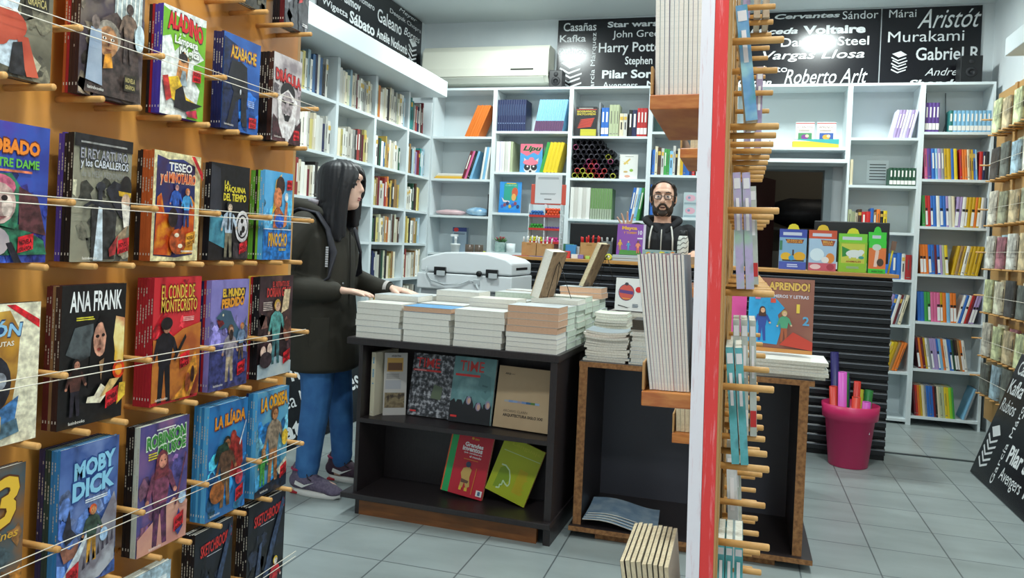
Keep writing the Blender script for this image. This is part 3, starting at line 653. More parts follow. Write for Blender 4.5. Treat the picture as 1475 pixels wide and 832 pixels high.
def art_vamp(s):
    s.rect(N('vamp', '#6d6157', '#8b7c6a', '#4a4048', 9), 0, 0, 1, 1); s.poly('#a9b4b4', [(.5, .5), (.95, .5), (.95, 1), (.5, 1)])
    for k in range(6): s.poly('#e2e4da', [(.52+.07*k, .45), (.54+.07*k, .45), (.56+.07*k, 1), (.54+.07*k, 1)])
    s.text('VLAD', '#d8cf6a', .3, .90, .86, .99, bold=.03, shadow='#3a3020'); s.text('VAMPIRO', '#d8cf6a', .3, .80, .92, .89, bold=.03, shadow='#3a3020')
    s.face(.20, .80, .13, '#9a7a62', '#40302a'); s.poly('#453a36', [(.05, .02), (.95, .02), (.85, .45), (.5, .62), (.15, .5)]); s.face(.38, .40, .11, '#a5764f', '#8c8478')
    s.poly(N('robe', '#7c8fa8', '#aab6c4'), [(.05, .1), (.3, .08), (.26, .46), (.1, .46)]); s.ell('#6b5e58', .17, .50, .06, .05); s.poly('#d98f2e', [(.30, .2), (.45, .22), (.42, .32), (.32, .3)])
    s.person(.68, .28, .42, '#5a4a44', '#3a2f2c', '#6e5a4c', '#4a3f3c'); s.ell('#c3d5dc', .85, .48, .08, .1); stampo(s, .62, .08); mono(s)
def stampo(s, u, v): stamp(s, u, v, '#2b281d', 0, '#b3a468')
def art_alad(s):
    s.rect('#dfe4de', 0, 0, 1, 1)
    for pts in ([(0, .98), (.55, .90), (1, .93), (1, .6), (.72, .72), (.66, .58), (.45, .70), (.28, .60), (.18, .74), (0, .70)], [(.72, .52), (1, .62), (1, .05), (.82, .12), (.9, .3), (.78, .36)], [(.6, .0), (1, .0), (1, .12), (.7, .1)]): s.poly(N('algreen', '#5da21f', '#7cb92e'), pts)
    s.text('ALADINO', '#d3282c', .10, .76, .92, .92, bold=.05, arch=.16, slope=-.05, shadow='#4a1a2a'); s.text('y la', '#eef0e8', .36, .755, .5, .79, bold=.01); s.text('Lámpara', '#f0f2ea', .26, .66, .80, .75, bold=.03, shadow='#6b7a5a'); s.text('Mágica', '#f0f2ea', .38, .565, .84, .66, bold=.03, shadow='#6b7a5a')
    s.poly('#b9793f', [(.30, .30), (.55, .32), (.60, .56), (.48, .62), (.36, .52)]); s.ell('#c98a55', .46, .50, .09, .07); s.ell('#2a2323', .46, .56, .10, .045); s.poly('#8d9aa0', [(.38, .30), (.56, .30), (.52, .44), (.44, .44)])
    s.poly('#e0b32c', [(.12, .34), (.35, .38), (.55, .2), (.9, .14), (.5, .10), (.2, .16)]); s.poly('#1e1b20', [(.30, .24), (.46, .30), (.55, .17), (.95, .155), (.55, .06), (.28, .08)]); s.poly('#b5302b', [(.0, .34), (.12, .36), (.22, .16), (.1, .12)]); s.poly('#a52a3e', [(.55, .06), (.8, .1), (.84, .02), (.6, .02)]); stamp(s, .68, .36); mono(s)
def art_aza(s):
    s.rect(N('azblue', '#1b4d96', '#2a66b8'), 0, 0, 1, 1); s.poly('#16254a', [(0, 0), (.45, 0), (.35, .9), (0, .95)])
    s.text('AZABACHE', '#e0b02f', .18, .76, .86, .88, bold=.02, shadow='#b0622a'); s.poly(N('horse', '#15161c', '#2c2d36', None, 10, (2, 1, 1)), [(.12, .05), (.28, .40), (.12, .55), (.2, .72), (.45, .74), (.62, .7), (.6, .4), (.68, .06), (.54, .06), (.48, .36), (.34, .3), (.22, .03)])
    s.poly('#20212a', [(.48, .44), (.62, .66), (.66, .4), (.6, .1), (.5, .1)]); s.ell('#d7dde2', .46, .42, .02, .03); stamp(s, .72, .06); mono(s)
    s.lines('#9fb4d8', .66, .28, .84, .36, 4)
def art_drac(s):
    s.rect(N('drag', '#b9b0b2', '#8f8488', '#d4cccb', 12), 0, 0, 1, 1); s.text('DRÁCULA', '#cc3030', .06, .68, .96, .84, bold=.05, shear=-.1, slope=-.03, shadow='#3a1216')
    s.ell('#211d20', .5, .58, .26, .12); s.poly('#e9e2e0', [(.25, .05), (.75, .03), (.85, .5), (.5, .62), (.15, .5)]); s.ell('#a79b9d', .48, .43, .2, .16); s.poly('#2a2226', [(.3, .5), (.44, .47), (.44, .44), (.3, .46)]); s.poly('#2a2226', [(.7, .5), (.54, .47), (.54, .44), (.7, .46)])
    s.poly('#1c1618', [(.36, .33), (.6, .32), (.54, .25), (.42, .25)]); s.rect('#efe9e2', .42, .315, .46, .33); s.poly('#4a2a30', [(0, 0), (1, 0), (1, .3), (.8, .2), (.6, .05), (.35, .05), (.15, .25), (0, .3)]); s.poly('#e9e4e4', [(.46, .02), (.56, .02), (.6, .2), (.42, .2)]); stamp(s, .74, .05); mono(s)
def art_jor(s):
    s.rect(N('jor', '#2d3a8c', '#4a3f9e', '#3550a8', 9), 0, 0, 1, 1); s.text('EL', '#e5832a', .06, .88, .26, .95, bold=.03); s.text('JOROBADO', '#e8842a', -.06, .75, .86, .88, bold=.05, shadow='#6a2f18'); s.text('DE NOTRE DAME', '#63b23e', -.02, .68, .86, .745, bold=.03)
    s.lines('#c9704f', .1, .64, .84, .67, 1); s.poly('#2c6a4f', [(.05, .2), (.2, .62), (.5, .64), (.62, .55), (.6, .28), (.95, .16), (1, .06), (.1, .05)]); s.poly('#4e2c2f', [(.6, .55), (.85, .48), (.98, .2), (.62, .24)])
    s.ell('#c2607a', .32, .54, .24, .09); s.ell('#b79a92', .34, .42, .23, .15, 16); s.ell('#d8c4b8', .46, .40, .07, .08); s.ell('#241c1e', .26, .46, .04, .02); s.ell('#241c1e', .42, .46, .04, .02); s.poly('#7d4a4a', [(.24, .33), (.46, .33), (.36, .30)]); s.poly('#2c6a4f', [(.1, .3), (.56, .24), (.6, .3), (.3, .26)])
    s.ell(N('fist', '#9a8f9c', '#c2b3b0'), .28, .15, .22, .11); s.poly('#20202a', [(.45, .14), (.52, .15), (.66, .0), (.56, .0)]); stamp(s, .60, .07, sl=.02)
def art_art(s):
    s.rect(N('stone', '#7d7a6a', '#59594f', '#8f8c78', 10), 0, 0, 1, 1); s.rect('#1d1d1f', 0, .90, 1, 1); s.lines('#8f8f8c', .1, .925, .95, .95, 1)
    s.text('El REY ARTURO', '#9d9da6', .10, .81, .90, .89, bold=.01, shadow='#33343a'); s.text('y los CABALLEROS', '#c9cdd4', .10, .73, .92, .81, bold=.02, shadow='#2b2c30'); s.text('de la MESA REDONDA', '#8a8a88', .12, .67, .86, .72)
    s.poly('#30302f', [(.32, .02), (.72, .02), (.74, .45), (.55, .5), (.3, .44)]); s.poly('#c3d0d8', [(.36, .01), (.52, .01), (.48, .46), (.42, .46)]); s.poly('#23252b', [(.16, .44), (.3, .49), (.62, .45), (.70, .40), (.5, .43), (.3, .46), (.18, .42)]); s.ell('#2c2e34', .44, .60, .08, .04); s.rect('#2c2e34', .40, .45, .47, .6)
    s.poly('#24252c', [(.52, .58), (.66, .66), (.98, .60), (.98, .3), (.8, .36), (.64, .48)]); s.ell('#1f1d1c', .88, .62, .1, .09); s.poly('#d0a52c', [(.74, .58), (.97, .57), (.97, .53), (.76, .54)]); s.ell('#bfa088', .88, .50, .08, .06); s.poly('#d8d2c6', [(.8, .48), (.96, .46), (.95, .30), (.86, .28)]); s.poly('#9a8468', [(.72, .2), (.92, .3), (.86, .05), (.78, .05)]); s.poly('#8e2b2b', [(.6, .1), (.76, .22), (.72, .06), (.62, .04)]); stamp(s, .76, .06, sl=.02); mono(s, .16, .02)
def art_tes(s):
    s.rect('#d9cf9f', 0, 0, 1, 1); s.poly(N('fire', '#1d2a5e', '#28408a', '#3a2a4e', 10), [(.05, .05), (.5, .03), (.88, .06), (.90, .4), (.87, .9), (.6, .95), (.3, .93), (.06, .96)])
    s.text('TESEO', '#e6e4e0', .30, .83, .80, .91, bold=.03, shadow='#1a1a2a'); s.text('y el MINOTAURO', '#d9622e', .14, .70, .88, .81, bold=.04, shadow='#f0c9a0')
    s.poly(N('flame', '#d9641a', '#f0a51e', '#b33a14', 16), [(.05, .06), (.40, .05), (.5, .22), (.40, .42), (.24, .44), (.16, .62), (.08, .58)]); s.poly(N('flame', '', ''), [(.5, .06), (.87, .07), (.88, .55), (.78, .62), (.7, .4), (.6, .3)])
    s.person(.46, .34, .38, '#b8827a', '#26305a', '#2b56a8', '#1f2a5a'); s.person(.68, .32, .36, '#c08a70', '#c26a2a', '#3f8fc4', '#2a3a6a'); s.ell('#2a1c1a', .38, .40, .10, .09); s.ell('#a8481e', .50, .18, .18, .12); s.ell('#e8d9c0', .47, .24, .05, .02); s.ell('#e8d9c0', .55, .14, .05, .02)
    s.poly('#c4202a', [(.72, .99), (.80, .99), (.99, .84), (.99, .77)]); stamp(s, .66, .14, '#e0962a', sl=.02); s.lines('#e9e4da', .56, .08, .84, .10, 2)
def art_maq(s):
    s.rect('#141519', 0, 0, 1, 1); s.poly(N('maqg', '#3a3c46', '#22242c'), [(0, .98), (.22, .95), (.3, .5), (0, .45)]); s.text('LA', '#e6d23a', .34, .775, .46, .83, bold=.02); s.text('MÁQUINA', '#e6d23a', .34, .705, .90, .79, bold=.03); s.text('DEL TIEMPO', '#e6d23a', .32, .62, .92, .70, bold=.03)
    s.poly(N('maqt', '#2b6f86', '#1d4a5e', '#4f9ab0', 14), [(0, .2), (.4, .12), (.42, .4), (.2, .52), (0, .5)]); s.ell('#d8d6d8', .84, .36, .19, .17, 20); s.ell('#141519', .84, .36, .15, .13, 20); s.ell('#d8d6d8', .84, .36, .125, .11, 20)
    s.ell('#1b1b1d', .82, .42, .04, .03, 7); s.ell('#1b1b1d', .86, .33, .05, .04, 7); s.ell('#1b1b1d', .80, .29, .04, .03, 7); s.poly('#3a3438', [(.6, .02), (1, .02), (1, .16), (.6, .19)]); s.person(.46, .03, .58, '#c7b09a', '#33302e', '#a9b8c8', '#76705e'); s.rect('#1f2126', .41, .32, .44, .5); s.rect('#1f2126', .50, .32, .53, .5); stamp(s, .74, .06, sl=.03)
def art_pin(s):
    s.rect(N('pinb', '#4aa3dc', '#6ab8e6'), 0, 0, 1, 1); s.poly('#1f6fb8', [(0, 0), (1, 0), (1, .34), (0, .34)]); s.rect('#e8eef0', 0, .34, 1, .35); s.text('PINOCHO', '#e6b13a', .18, .15, .84, .30, bold=.03, shadow='#7a3a1c'); s.lines('#d6c24a', .55, .1, .82, .13, 2)
    s.poly('#d3a33a', [(.26, .5), (.36, .9), (.56, .98), (.5, .85), (.42, .6)]); s.ell('#3a2a26', .52, .84, .16, .11); s.ell('#c97a4f', .44, .70, .15, .12); s.poly('#b5623c', [(.3, .36), (.62, .36), (.66, .52), (.5, .6), (.34, .56)]); s.ell('#2a5fc0', .52, .44, .16, .08); s.poly('#c97a4f', [(.66, .36), (.78, .4), (.8, .66), (.72, .66)]); s.ell('#e6e2dc', .74, .72, .06, .05); stamp(s, .74, .80)
def art_arg(s):
    s.rect('#e3dcc0', 0, 0, 1, 1); s.poly(N('argo', '#c7902f', '#e0b04a', '#9a6a2a', 9), [(.04, .3), (.62, .1), (.72, .5), (.74, .8), (.6, .95), (.05, .93)]); s.poly('#c4202a', [(.55, .99), (.66, .99), (.99, .87), (.99, .81)]); s.text('JASÓN', '#8fc0e0', .02, .74, .76, .88, bold=.03, shear=.15, shadow='#20406a'); s.text('y los ARGONAUTAS', '#e9e4d6', -.1, .69, .66, .735, bold=.02)
    s.ell('#23242c', .42, .44, .22, .20); s.ell('#8a8f98', .50, .46, .08, .06); s.poly('#3f6fa0', [(.3, .1), (.7, .16), (.74, .34), (.5, .26)]); s.ell('#b58a6a', .24, .55, .10, .08); s.poly('#4d6a7a', [(.3, .02), (.76, .08), (.72, .18), (.4, .14)]); stamp(s, .32, .08, '#e0b04a', sl=.01)
def art_ana(s):
    s.rect('#121313', 0, 0, 1, 1); s.text('ANA FRANK', '#eef0ee', .12, .81, .93, .955, bold=.02); s.lines('#d6c93a', .22, .745, .5, .775, 2)
    s.poly(N('flm', '#e2b43a', '#c2371a', '#f4e5a0', 12), [(.78, .44), (.99, .40), (.99, .74), (.84, .76)]); s.poly(N('anag', '#3a4044', '#23282a', '#545c5e', 20), [(.08, .52), (.2, .70), (.48, .72), (.5, .5), (.3, .46)])
    s.poly('#0d0c0e', [(.42, .26), (.46, .62), (.58, .77), (.76, .75), (.84, .5), (.82, .24)]); s.ell('#c08a72', .595, .60, .11, .125, 16); s.poly('#0d0c0e', [(.60, .75), (.76, .72), (.76, .44), (.66, .48), (.69, .62)]); s.ell('#1b1414', .545, .625, .03, .012); s.ell('#1b1414', .635, .63, .025, .012); s.ell('#8a3a30', .575, .53, .032, .012); s.poly('#8a5a48', [(.555, .56), (.60, .56), (.585, .62)]); s.poly('#8a6a4a', [(.58, .44), (.66, .46), (.62, .30)])
    s.ell('#d83a12', .90, .36, .10, .07); s.ell('#f08a2a', .90, .36, .06, .045); s.person(.22, .08, .40, '#a5705a', '#1c1412', '#4a2c26', '#23202a', long=True); s.poly('#e8dcc0', [(.38, .16), (.6, .14), (.74, .22), (.6, .28), (.5, .2), (.4, .2)]); s.poly('#c9a86a', [(.58, .18), (.74, .2), (.9, .3), (.74, .3)]); s.poly('#e0b43a', [(.86, .10), (1, .16), (1, .26), (.9, .26)]); stamp(s, .68, .09, sl=.03); mono(s, .12, .03)
def art_mon(s):
    s.rect(N('monr', '#c3222c', '#d2323a', None, 5), 0, 0, 1, 1); s.poly('#a81c26', [(0, .6), (.6, .98), (.7, .98), (0, .5)]); s.text('EL CONDE DE', '#e6bf4a', .14, .825, .84, .94, bold=.01, shadow='#7a1a1a'); s.text('MONTECRISTO', '#e6bf4a', .14, .725, .90, .825, bold=.01, shadow='#7a1a1a'); s.lines('#e9b0a8', .60, .64, .86, .68, 3)
    s.poly(N('town', '#a5532a', '#7a2f20', '#c4762f', 12), [(.0, .03), (1, .03), (1, .62), (.6, .58), (.3, .5), (0, .52)]); s.poly('#c9862f', [(.62, .1), (.9, .4), (.96, .2), (.8, .02), (.4, .02)]); s.person(.24, .02, .66, '#b47a60', '#1c1517', '#1b1a20', '#17171c'); s.ell('#1c1517', .24, .64, .12, .05); s.poly('#1c1a1c', [(.4, .36), (.64, .54), (.66, .51), (.44, .33)]); stamp(s, .54, .26, sl=.02); mono(s)
    s.ell('#7a3a20', .72, .14, .06, .08); s.ell('#3a1f18', .82, .2, .04, .07)
def art_mun(s):
    s.rect(N('mun', '#8f86c6', '#7a74b4'), 0, 0, 1, 1); s.poly('#2a2230', [(.24, .74), (.86, .80), (.9, .92), (.3, .92)]); s.text('EL MUNDO', '#e8bb3a', .28, .84, .86, .92, bold=.05); s.text('PERDIDO', '#e89a2a', .26, .745, .86, .835, bold=.05, slope=.02)
    s.poly(N('dino', '#4a6a80', '#3a5468'), [(.12, .66), (.3, .73), (.5, .71), (.62, .6), (.8, .5), (.95, .66), (.85, .38), (.6, .42), (.4, .56), (.2, .55), (.3, .62)]); s.poly('#7a2428', [(.14, .64), (.3, .63), (.34, .6), (.22, .565)]); s.ell('#e8e2c0', .30, .68, .02, .012); s.poly('#3b3f70', [(0, .0), (1, .0), (1, .3), (.6, .36), (0, .42)])
    s.person(.50, .06, .52, '#b98a72', '#6a4a36', '#8f8790', '#a8977c'); s.ell('#3a2c28', .51, .49, .05, .05); s.person(.78, .25, .34, '#c08a60', '#b86a2a', '#6a7f9a', '#5a4a3a'); stamp(s, .68, .1, sl=.02); mono(s)
def art_dor(s):
    s.rect(N('dor', '#4a3338', '#6e4f48', '#2c2024', 7), 0, 0, 1, 1); s.text('EL RETRATO DE', '#cc3a34', .36, .89, .86, .945, bold=.02); s.text('DORIAN GRAY', '#cc3a34', .20, .79, .92, .885, bold=.03); s.lines('#b9a8a0', .1, .66, .38, .75, 5)
    s.poly('#c9b48f', [(.64, .62), (.86, .66), (.9, .86), (.72, .86)]); s.poly(N('fog', '#8fa8b8', '#b9c4c4'), [(0, 0), (1, 0), (1, .12), (.6, .2), (0, .14)]); s.person(.50, .12, .64, '#c7a088', '#b08a3a', '#4f8f8a', '#3f6a70'); s.ell('#7a4a3a', .82, .44, .12, .11, 14); s.ell('#4a2c26', .82, .50, .1, .06); s.ell('#d4b8a8', .12, .26, .08, .06); s.ell('#d4b8a8', .30, .28, .07, .06); s.ell('#3a2e34', .2, .18, .18, .08); stamp(s, .72, .1, sl=.03)
def art_tre(s):
    s.rect(N('tre', '#8a5a22', '#6a4a2a', '#4a5a60', 8), 0, 0, 1, 1); s.text('3', '#e6b93a', .55, .62, .92, .94, bold=.03, shear=.2, shadow='#5a3010'); s.text('espadachines', '#d8a83a', .05, .53, .92, .60, bold=.01, shear=.2); s.person(.5, .0, .5, '#b08060', '#3a2c20', '#3f5560', '#5a4030'); s.poly('#9ab8cc', [(.5, .02), (.95, .2), (.96, .22), (.48, .06)]); s.ell('#8a8a6a', .3, .40, .2, .06)
def art_mob(s):
    s.rect(N('sea', '#5a78b4', '#8096c8', '#3f5a98', 7), 0, 0, 1, 1); s.text('MOBY', '#8ccbe8', .22, .775, .93, .90, bold=.05, slope=.03, shadow='#234a8c'); s.text('DICK', '#8ccbe8', .20, .63, .92, .765, bold=.05, slope=.03, shadow='#234a8c'); s.lines('#dfe6ec', .42, .58, .82, .61, 2)
    s.poly('#8a5a48', [(.0, .36), (.2, .30), (.34, .34), (.3, .24), (.1, .22)]); s.poly('#2a2a34', [(.06, .42), (.16, .58), (.2, .44), (.3, .38), (.12, .34)]); s.poly(N('whale', '#8f8f9a', '#b9bcc4', '#77707a', 14), [(.0, .02), (.4, .3), (.7, .42), (.92, .6), (.98, .5), (.96, .1), (.7, .02)]); s.poly('#d9e2e6', [(.05, .1), (.5, .4), (.52, .38), (.2, .06)])
    for k in range(7): s.poly('#3a3440', [(.40+.08*k, .12+.02*k), (.45+.08*k, .13+.02*k), (.43+.08*k, .22+.02*k)]); s.k -= 1
    s.person(.54, .16, .40, '#c98a5a', '#d2582a', '#33453a', '#b8862f'); s.ell('#a8c8e8', .74, .32, .07, .05); stamp(s, .12, .04, sl=.04)
def art_rob(s):
    s.rect(N('rob', '#7a5a8c', '#a06a86', '#4f4a86', 7), 0, 0, 1, 1); s.text('ROBINSON', '#3f8a3a', .12, .82, .92, .92, bold=.05, slope=.03, shadow='#d8ead0'); s.text('CRUSOE', '#3f8a3a', .34, .735, .92, .825, bold=.05, slope=.03, shadow='#d8ead0'); s.lines('#d6c23a', .16, .72, .34, .78, 3); s.lines('#e6e2da', .3, .935, .7, .955, 1)
    s.poly(N('sand', '#e0a890', '#c98a80'), [(0, 0), (1, 0), (1, .3), (.7, .36), (0, .14)]); s.person(.42, .03, .74, '#c07f6a', '#6a2f38', '#7a4058', '#5a3050', long=True); s.poly('#6a3a4a', [(.7, .3), (.74, .3), (.92, .7), (.9, .71)]); s.poly('#2c3a7a', [(.7, .12), (.8, .26), (.9, .1), (.8, .04)]); s.ell('#a8c0d8', .86, .34, .08, .05); stamp(s, .70, .08, sl=.03); mono(s, .2, .02)
def art_ili(s):
    s.rect(N('ili', '#2a7ab8', '#3f98c8', '#2f6aa8', 6), 0, 0, 1, 1); s.text('LA ILÍADA', '#e8952a', .14, .80, .92, .93, bold=.04, slope=.02, shadow='#8a3a1c'); s.poly('#8a2a26', [(.34, .4), (.5, .66), (.6, .72), (.86, .62), (.9, .42), (.7, .3)]); s.ell('#a03a30', .62, .68, .08, .06); s.poly('#c9d4d8', [(.78, .6), (.94, .8), (.95, .79), (.8, .58)]); s.person(.44, .08, .62, '#8a5a3a', '#1f2420', '#5a4030', '#7a5a3a'); s.poly('#1f3428', [(.12, .54), (.2, .64), (.42, .66), (.5, .58), (.3, .58), (.16, .48)]); s.ell('#9a5a2a', .22, .24, .18, .1); s.ell('#b03a4a', .78, .3, .1, .07); stamp(s, .70, .08, sl=.03); mono(s)
def art_odi(s):
    s.rect(N('odi', '#2f78b8', '#4a9ac8', '#6aa8c0', 6), 0, 0, 1, 1); s.text('LA ODISEA', '#e8a52a', .10, .82, .94, .95, bold=.04, slope=.02, shadow='#8a4a1c'); s.poly('#182436', [(0, 0), (1, 0), (1, .16), (0, .06)]); s.person(.52, .10, .73, '#b07a52', '#5a3a24', '#8a7a68', '#9a6a44'); s.person(.18, .1, .36, '#c89a70', '#a8702a', '#3f8a3f', '#4a9a3f', long=True); s.ell('#e0b83a', .84, .5, .1, .08); s.poly('#c9c0a8', [(.6, .2), (.9, .3), (.96, .2), (.7, .14)]); stamp(s, .72, .1, sl=.03); mono(s, .1, .04)
def art_ske(s):
    s.rect(N('ske', '#14171f', '#1d2332', '#10131a', 9), 0, 0, 1, 1); s.text('SKETCHBOOK', '#d3302c', .14, .80, .86, .90, bold=.02, slope=.03); s.text('1', '#d3302c', .88, .85, .95, .93, bold=.02); s.lines('#b9b9c0', .3, .775, .7, .785, 1); s.poly('#31415e', [(.42, .3), (.62, .6), (.9, .96), (.96, .9), (.7, .5), (.5, .2)]); s.poly('#3a4864', [(.2, .3), (.3, .62), (.36, .62), (.32, .3)])
    s.person(.74, .0, .42, '#e6dcd2', '#d8b83a', '#b4222c', '#20242c')
def art_r0(s):
    s.rect(N('r0', '#4a4c52', '#6a6c70', '#33353c', 9), 0, 0, 1, 1); s.person(.5, .1, .8, '#8a8a8c', '#222428', '#5a5c62', '#3a3c42'); s.poly('#c4262a', [(.52, .3), (.7, .34), (.6, .56)]); s.lines('#d8d8d8', .7, .06, .92, .1, 2)
def art_r0a(s):
    s.rect(N('r0a', '#5a5442', '#3f3c34'), 0, 0, 1, 1); stampo(s, .64, .1)
def art_m(s): s.rect('#a9c0cc', 0, 0, 1, 1); s.rect('#dfe8ec', .1, .6, .9, .9)
# column, row, cover art, colours of the books behind (back to front), width, height, front X, wording
CB = {'k': '#17161b', 'v': '#4a3a9a', 'n': '#1d2452', 'r': '#a3202c', 'o': '#b8582a', 'g': '#5c9a34', 'b': '#2f7fb8', 's': '#59aadb', 'd': '#3a2320', 'w': '#c9ccc0', 'm': '#5a1a20', 'p': '#8a78b8', 'e': '#1f3f3c', 'y': '#d9b43a', 'u': '#8a6a48', 'i': '#7fb83a'}
STK = [
 (0, 4, art_r0, 'kkkm', .125, .25, 'dark comic with a red splash on its cover', 1.925), (0, 3, art_r0a, 'k', .15, .25, 'dark olive comic at the top edge of the peg board', 1.688),
 (1, 0, art_old, 'du', .155, .25, 'grey comic with red clasped hands on its cover', 1.012), (1, 1, art_vamp, 'ordd', .168, .29, 'brown vampire comic with a pale robed figure', 1.23),
 (1, 2, art_alad, 'krvv', .145, .243, 'white and green Aladino comic', 1.455), (1, 3, art_aza, 'nnn', .155, .24, 'blue Azabache comic with a black horse', 1.668), (1, 4, art_drac, 'kkkkd', .143, .243, 'pale grey Drácula comic with red title', 1.886),
 (2, 0, art_jor, 'v', .16, .25, 'purple Jorobado comic with a green hooded figure', 1.012), (2, 1, art_art, 'vvkk', .152, .253, 'grey Rey Arturo comic with a sword', 1.228), (2, 2, art_tes, 'kkooo', .156, .247, 'cream bordered Teseo comic with flames', 1.446), (2, 3, art_maq, 'uk', .156, .242, 'black Máquina del Tiempo comic with a walking man', 1.642), (2, 4, art_pin, 'ggkis', .138, .246, 'light blue Pinocho comic', 1.868),
 (3, 0, art_arg, 'k', .16, .255, 'cream Jasón comic with a blue title', 1.008), (3, 1, art_ana, 'mmud', .165, .282, 'black Ana Frank comic with white title', 1.215), (3, 2, art_mon, 'rrrrr', .160, .29, 'red Conde de Montecristo comic', 1.463), (3, 3, art_mun, 'nrp', .155, .278, 'lilac Mundo Perdido comic with a dinosaur', 1.662), (3, 4, art_dor, 'yrkk', .165, .282, 'brown Dorian Gray comic with a standing figure', 1.866),
 (4, 0, art_tre, 'd', .16, .29, 'brown comic with a golden numeral three', .99), (4, 1, art_mob, 'nneebb', .15, .29, 'blue Moby Dick comic with a harpooner', 1.228), (4, 2, art_rob, 'kkkw', .16, .29, 'purple Robinson Crusoe comic with green title', 1.44), (4, 3, art_ili, 'bbsbs', .16, .29, 'blue Ilíada comic with a helmeted warrior', 1.675), (4, 4, art_odi, 'nbbs', .155, .29, 'blue Odisea comic with an orange title', 1.88),
 (5, 3, art_ske, 'kkkk', .15, .31, 'black Sketchbook with red title, lower left copy', 1.641), (5, 4, art_ske, 'kkkk', .18, .31, 'black Sketchbook with red title at the board edge', 1.861), (5, 2, art_m, 'ww', .13, .285, 'pale blue comic whose top edge peeks up beneath Robinson Crusoe', 1.427)]
COLN = {'k': 'black', 'v': 'violet', 'n': 'navy', 'r': 'red', 'o': 'orange', 'g': 'green', 'b': 'blue', 's': 'sky blue', 'd': 'dark brown', 'w': 'pale', 'm': 'maroon', 'p': 'lilac', 'e': 'dark teal', 'y': 'yellow', 'u': 'tan', 'i': 'lime'}
FX = -1.25
for (r, c, art, back, w, h, what, y) in STK:
    n = len(back); th = .0072 if n > 2 else .0085
    z = ROWZ[r]+.0002
    short = what.split(' comic')[0].split(' Sketchbook')[0]
    comic('comic_book', '%s, front of its stack' % what, 'book', w, h, th, '#2a2a30', art, spine=CB[back[-1]], loc=(FX, y, z), rot=(0, 0, PI/2), group='comics shown face out on the peg board')
    for k in range(n):
        j = n-1-k                     # nearest behind the front first
        lab = '%s comic, %s behind the %s' % (COLN[back[j]], ORD[k], what.replace(' on its cover', '').replace(' whose top edge peeks up beneath Robinson Crusoe', ' beneath Robinson Crusoe'))
        comic('comic_book', lab, 'book', w-.002, h-.003*rnd.random(), th-.0004, CB[back[j]], None, loc=(FX-(k+1)*(th+.0003), y-.001*rnd.random(), z), rot=(0, 0, PI/2), group='comics behind the front ones')
# ------------------------------------------------------------------ books lying in stacks
def flat_book(label, w, d, t, cover, page, loc, rz, group, nom='paperback', spine_at='back'):
    """lies flat: x = long side facing the camera, y = depth, z = thickness"""
    b = MB(); c = .0008; m = cov(cover)
    b.box(0, w, 0, d, 0, c, m); b.box(0, w, 0, d, t-c, t, m)
    b.box(.001, w-.001, .001, d-.001, c, t-c, page)
    if spine_at == 'back': b.box(0, w, d-.0009, d, c, t-c, m)
    else: b.box(0, w, 0, .0009, c, t-c, m)
    o = b.build(nom, None, loc, (0, 0, rz)); return tag(o, label, 'book', group)
PW = mat('white_page_block', '#ece9df', .7, c2='#e2dfd4', scale=90, stretch=(1, 1, 6)); PP = mat('peach_page_block', '#d9b092', .75, c2='#cfa587', scale=90, stretch=(1, 1, 6)); PG = mat('greenish_page_block', '#d5e0d2', .75, c2='#c8d6c6', scale=90)
M1 = Matrix.Rotation(ANG, 3, 'Z')
def t1(x, y, z): return Vector((-1.66, 3.225, 0))+M1 @ Vector((x, y, z))
cols = [(.0, .232), (.236, .236), (.478, .236), (.720, .232)]
rows_ = [(.004, .165), (.178, .165), (.352, .165), (.526, .165), (.70, .165), (.874, .165), (1.05, .165)]
NR = ['front', 'second', 'third', 'fourth', 'fifth', 'sixth', 'backmost']; NC = ['left', 'centre left', 'centre right', 'right']
LAY = {(0, 0): 'WWWWWW', (1, 0): 'WWWWWt', (2, 0): 'WWWWWW', (3, 0): 'wwwwPPPP',
       (0, 1): 'WWWWWWW', (1, 1): 'WWWWWW', (2, 1): 'WWWWWWww', (3, 1): 'GGGGGGG',
       (0, 2): 'WWWWWWw', (1, 2): 'WWWWWWWW', (2, 2): 'WWWWWWW', (3, 2): 'GGGGGGGw',
       (3, 3): 'GGGGGGGG', (3, 4): 'GGGGGGG', (2, 4): 'WWWWWWWP', (3, 5): 'GGGGGGGPP', (2, 3): 'WWWWWWWG'}
TH = dict(W=.0268, w=.0205, P=.0285, t=.024, G=.0265)
CV = ['#cfcfca', '#d8d6ce', '#c4c6c4', '#d6d0c4', '#bfc6c8', '#c8c6cc']
topz = {}
for (c, r), s in LAY.items():
    x, w = cols[c]; y, dd = rows_[r]; z = H1+.0005
    for i, ch in enumerate(s):
        t = TH[ch]; jx, jy = (rnd.random()-.5)*.006, (rnd.random()-.5)*.008
        dr = (rnd.random()-.5)*.02 if r else 0
        ww = w-.004-.012*rnd.random(); 
        if ch in 'Pw' and c == 3: ww = .225
        col = '#4f93c4' if ch == 't' else rnd.choice(CV)
        pg = {'W': PW, 'w': PW, 'P': PP, 't': PP, 'G': PG}[ch]
        nm = {'W': 'white paged', 'w': 'thin white paged', 'P': 'peach paged', 't': 'blue covered', 'G': 'greenish paged'}[ch]
        pos = 'top' if i == len(s)-1 else ('bottom' if i == 0 else ORD[i]+' from the bottom')
        flat_book('%s paperback, %s, %s stack, %s row of table' % (nm, pos, NC[c], NR[r]), ww, dd-.012*rnd.random(), t-.0005, col, pg, t1(x+jx+.002, y+abs(jy), z), ANG+dr*.4, 'paperbacks stacked on the display table')
        z += t
    topz[(c, r)] = z

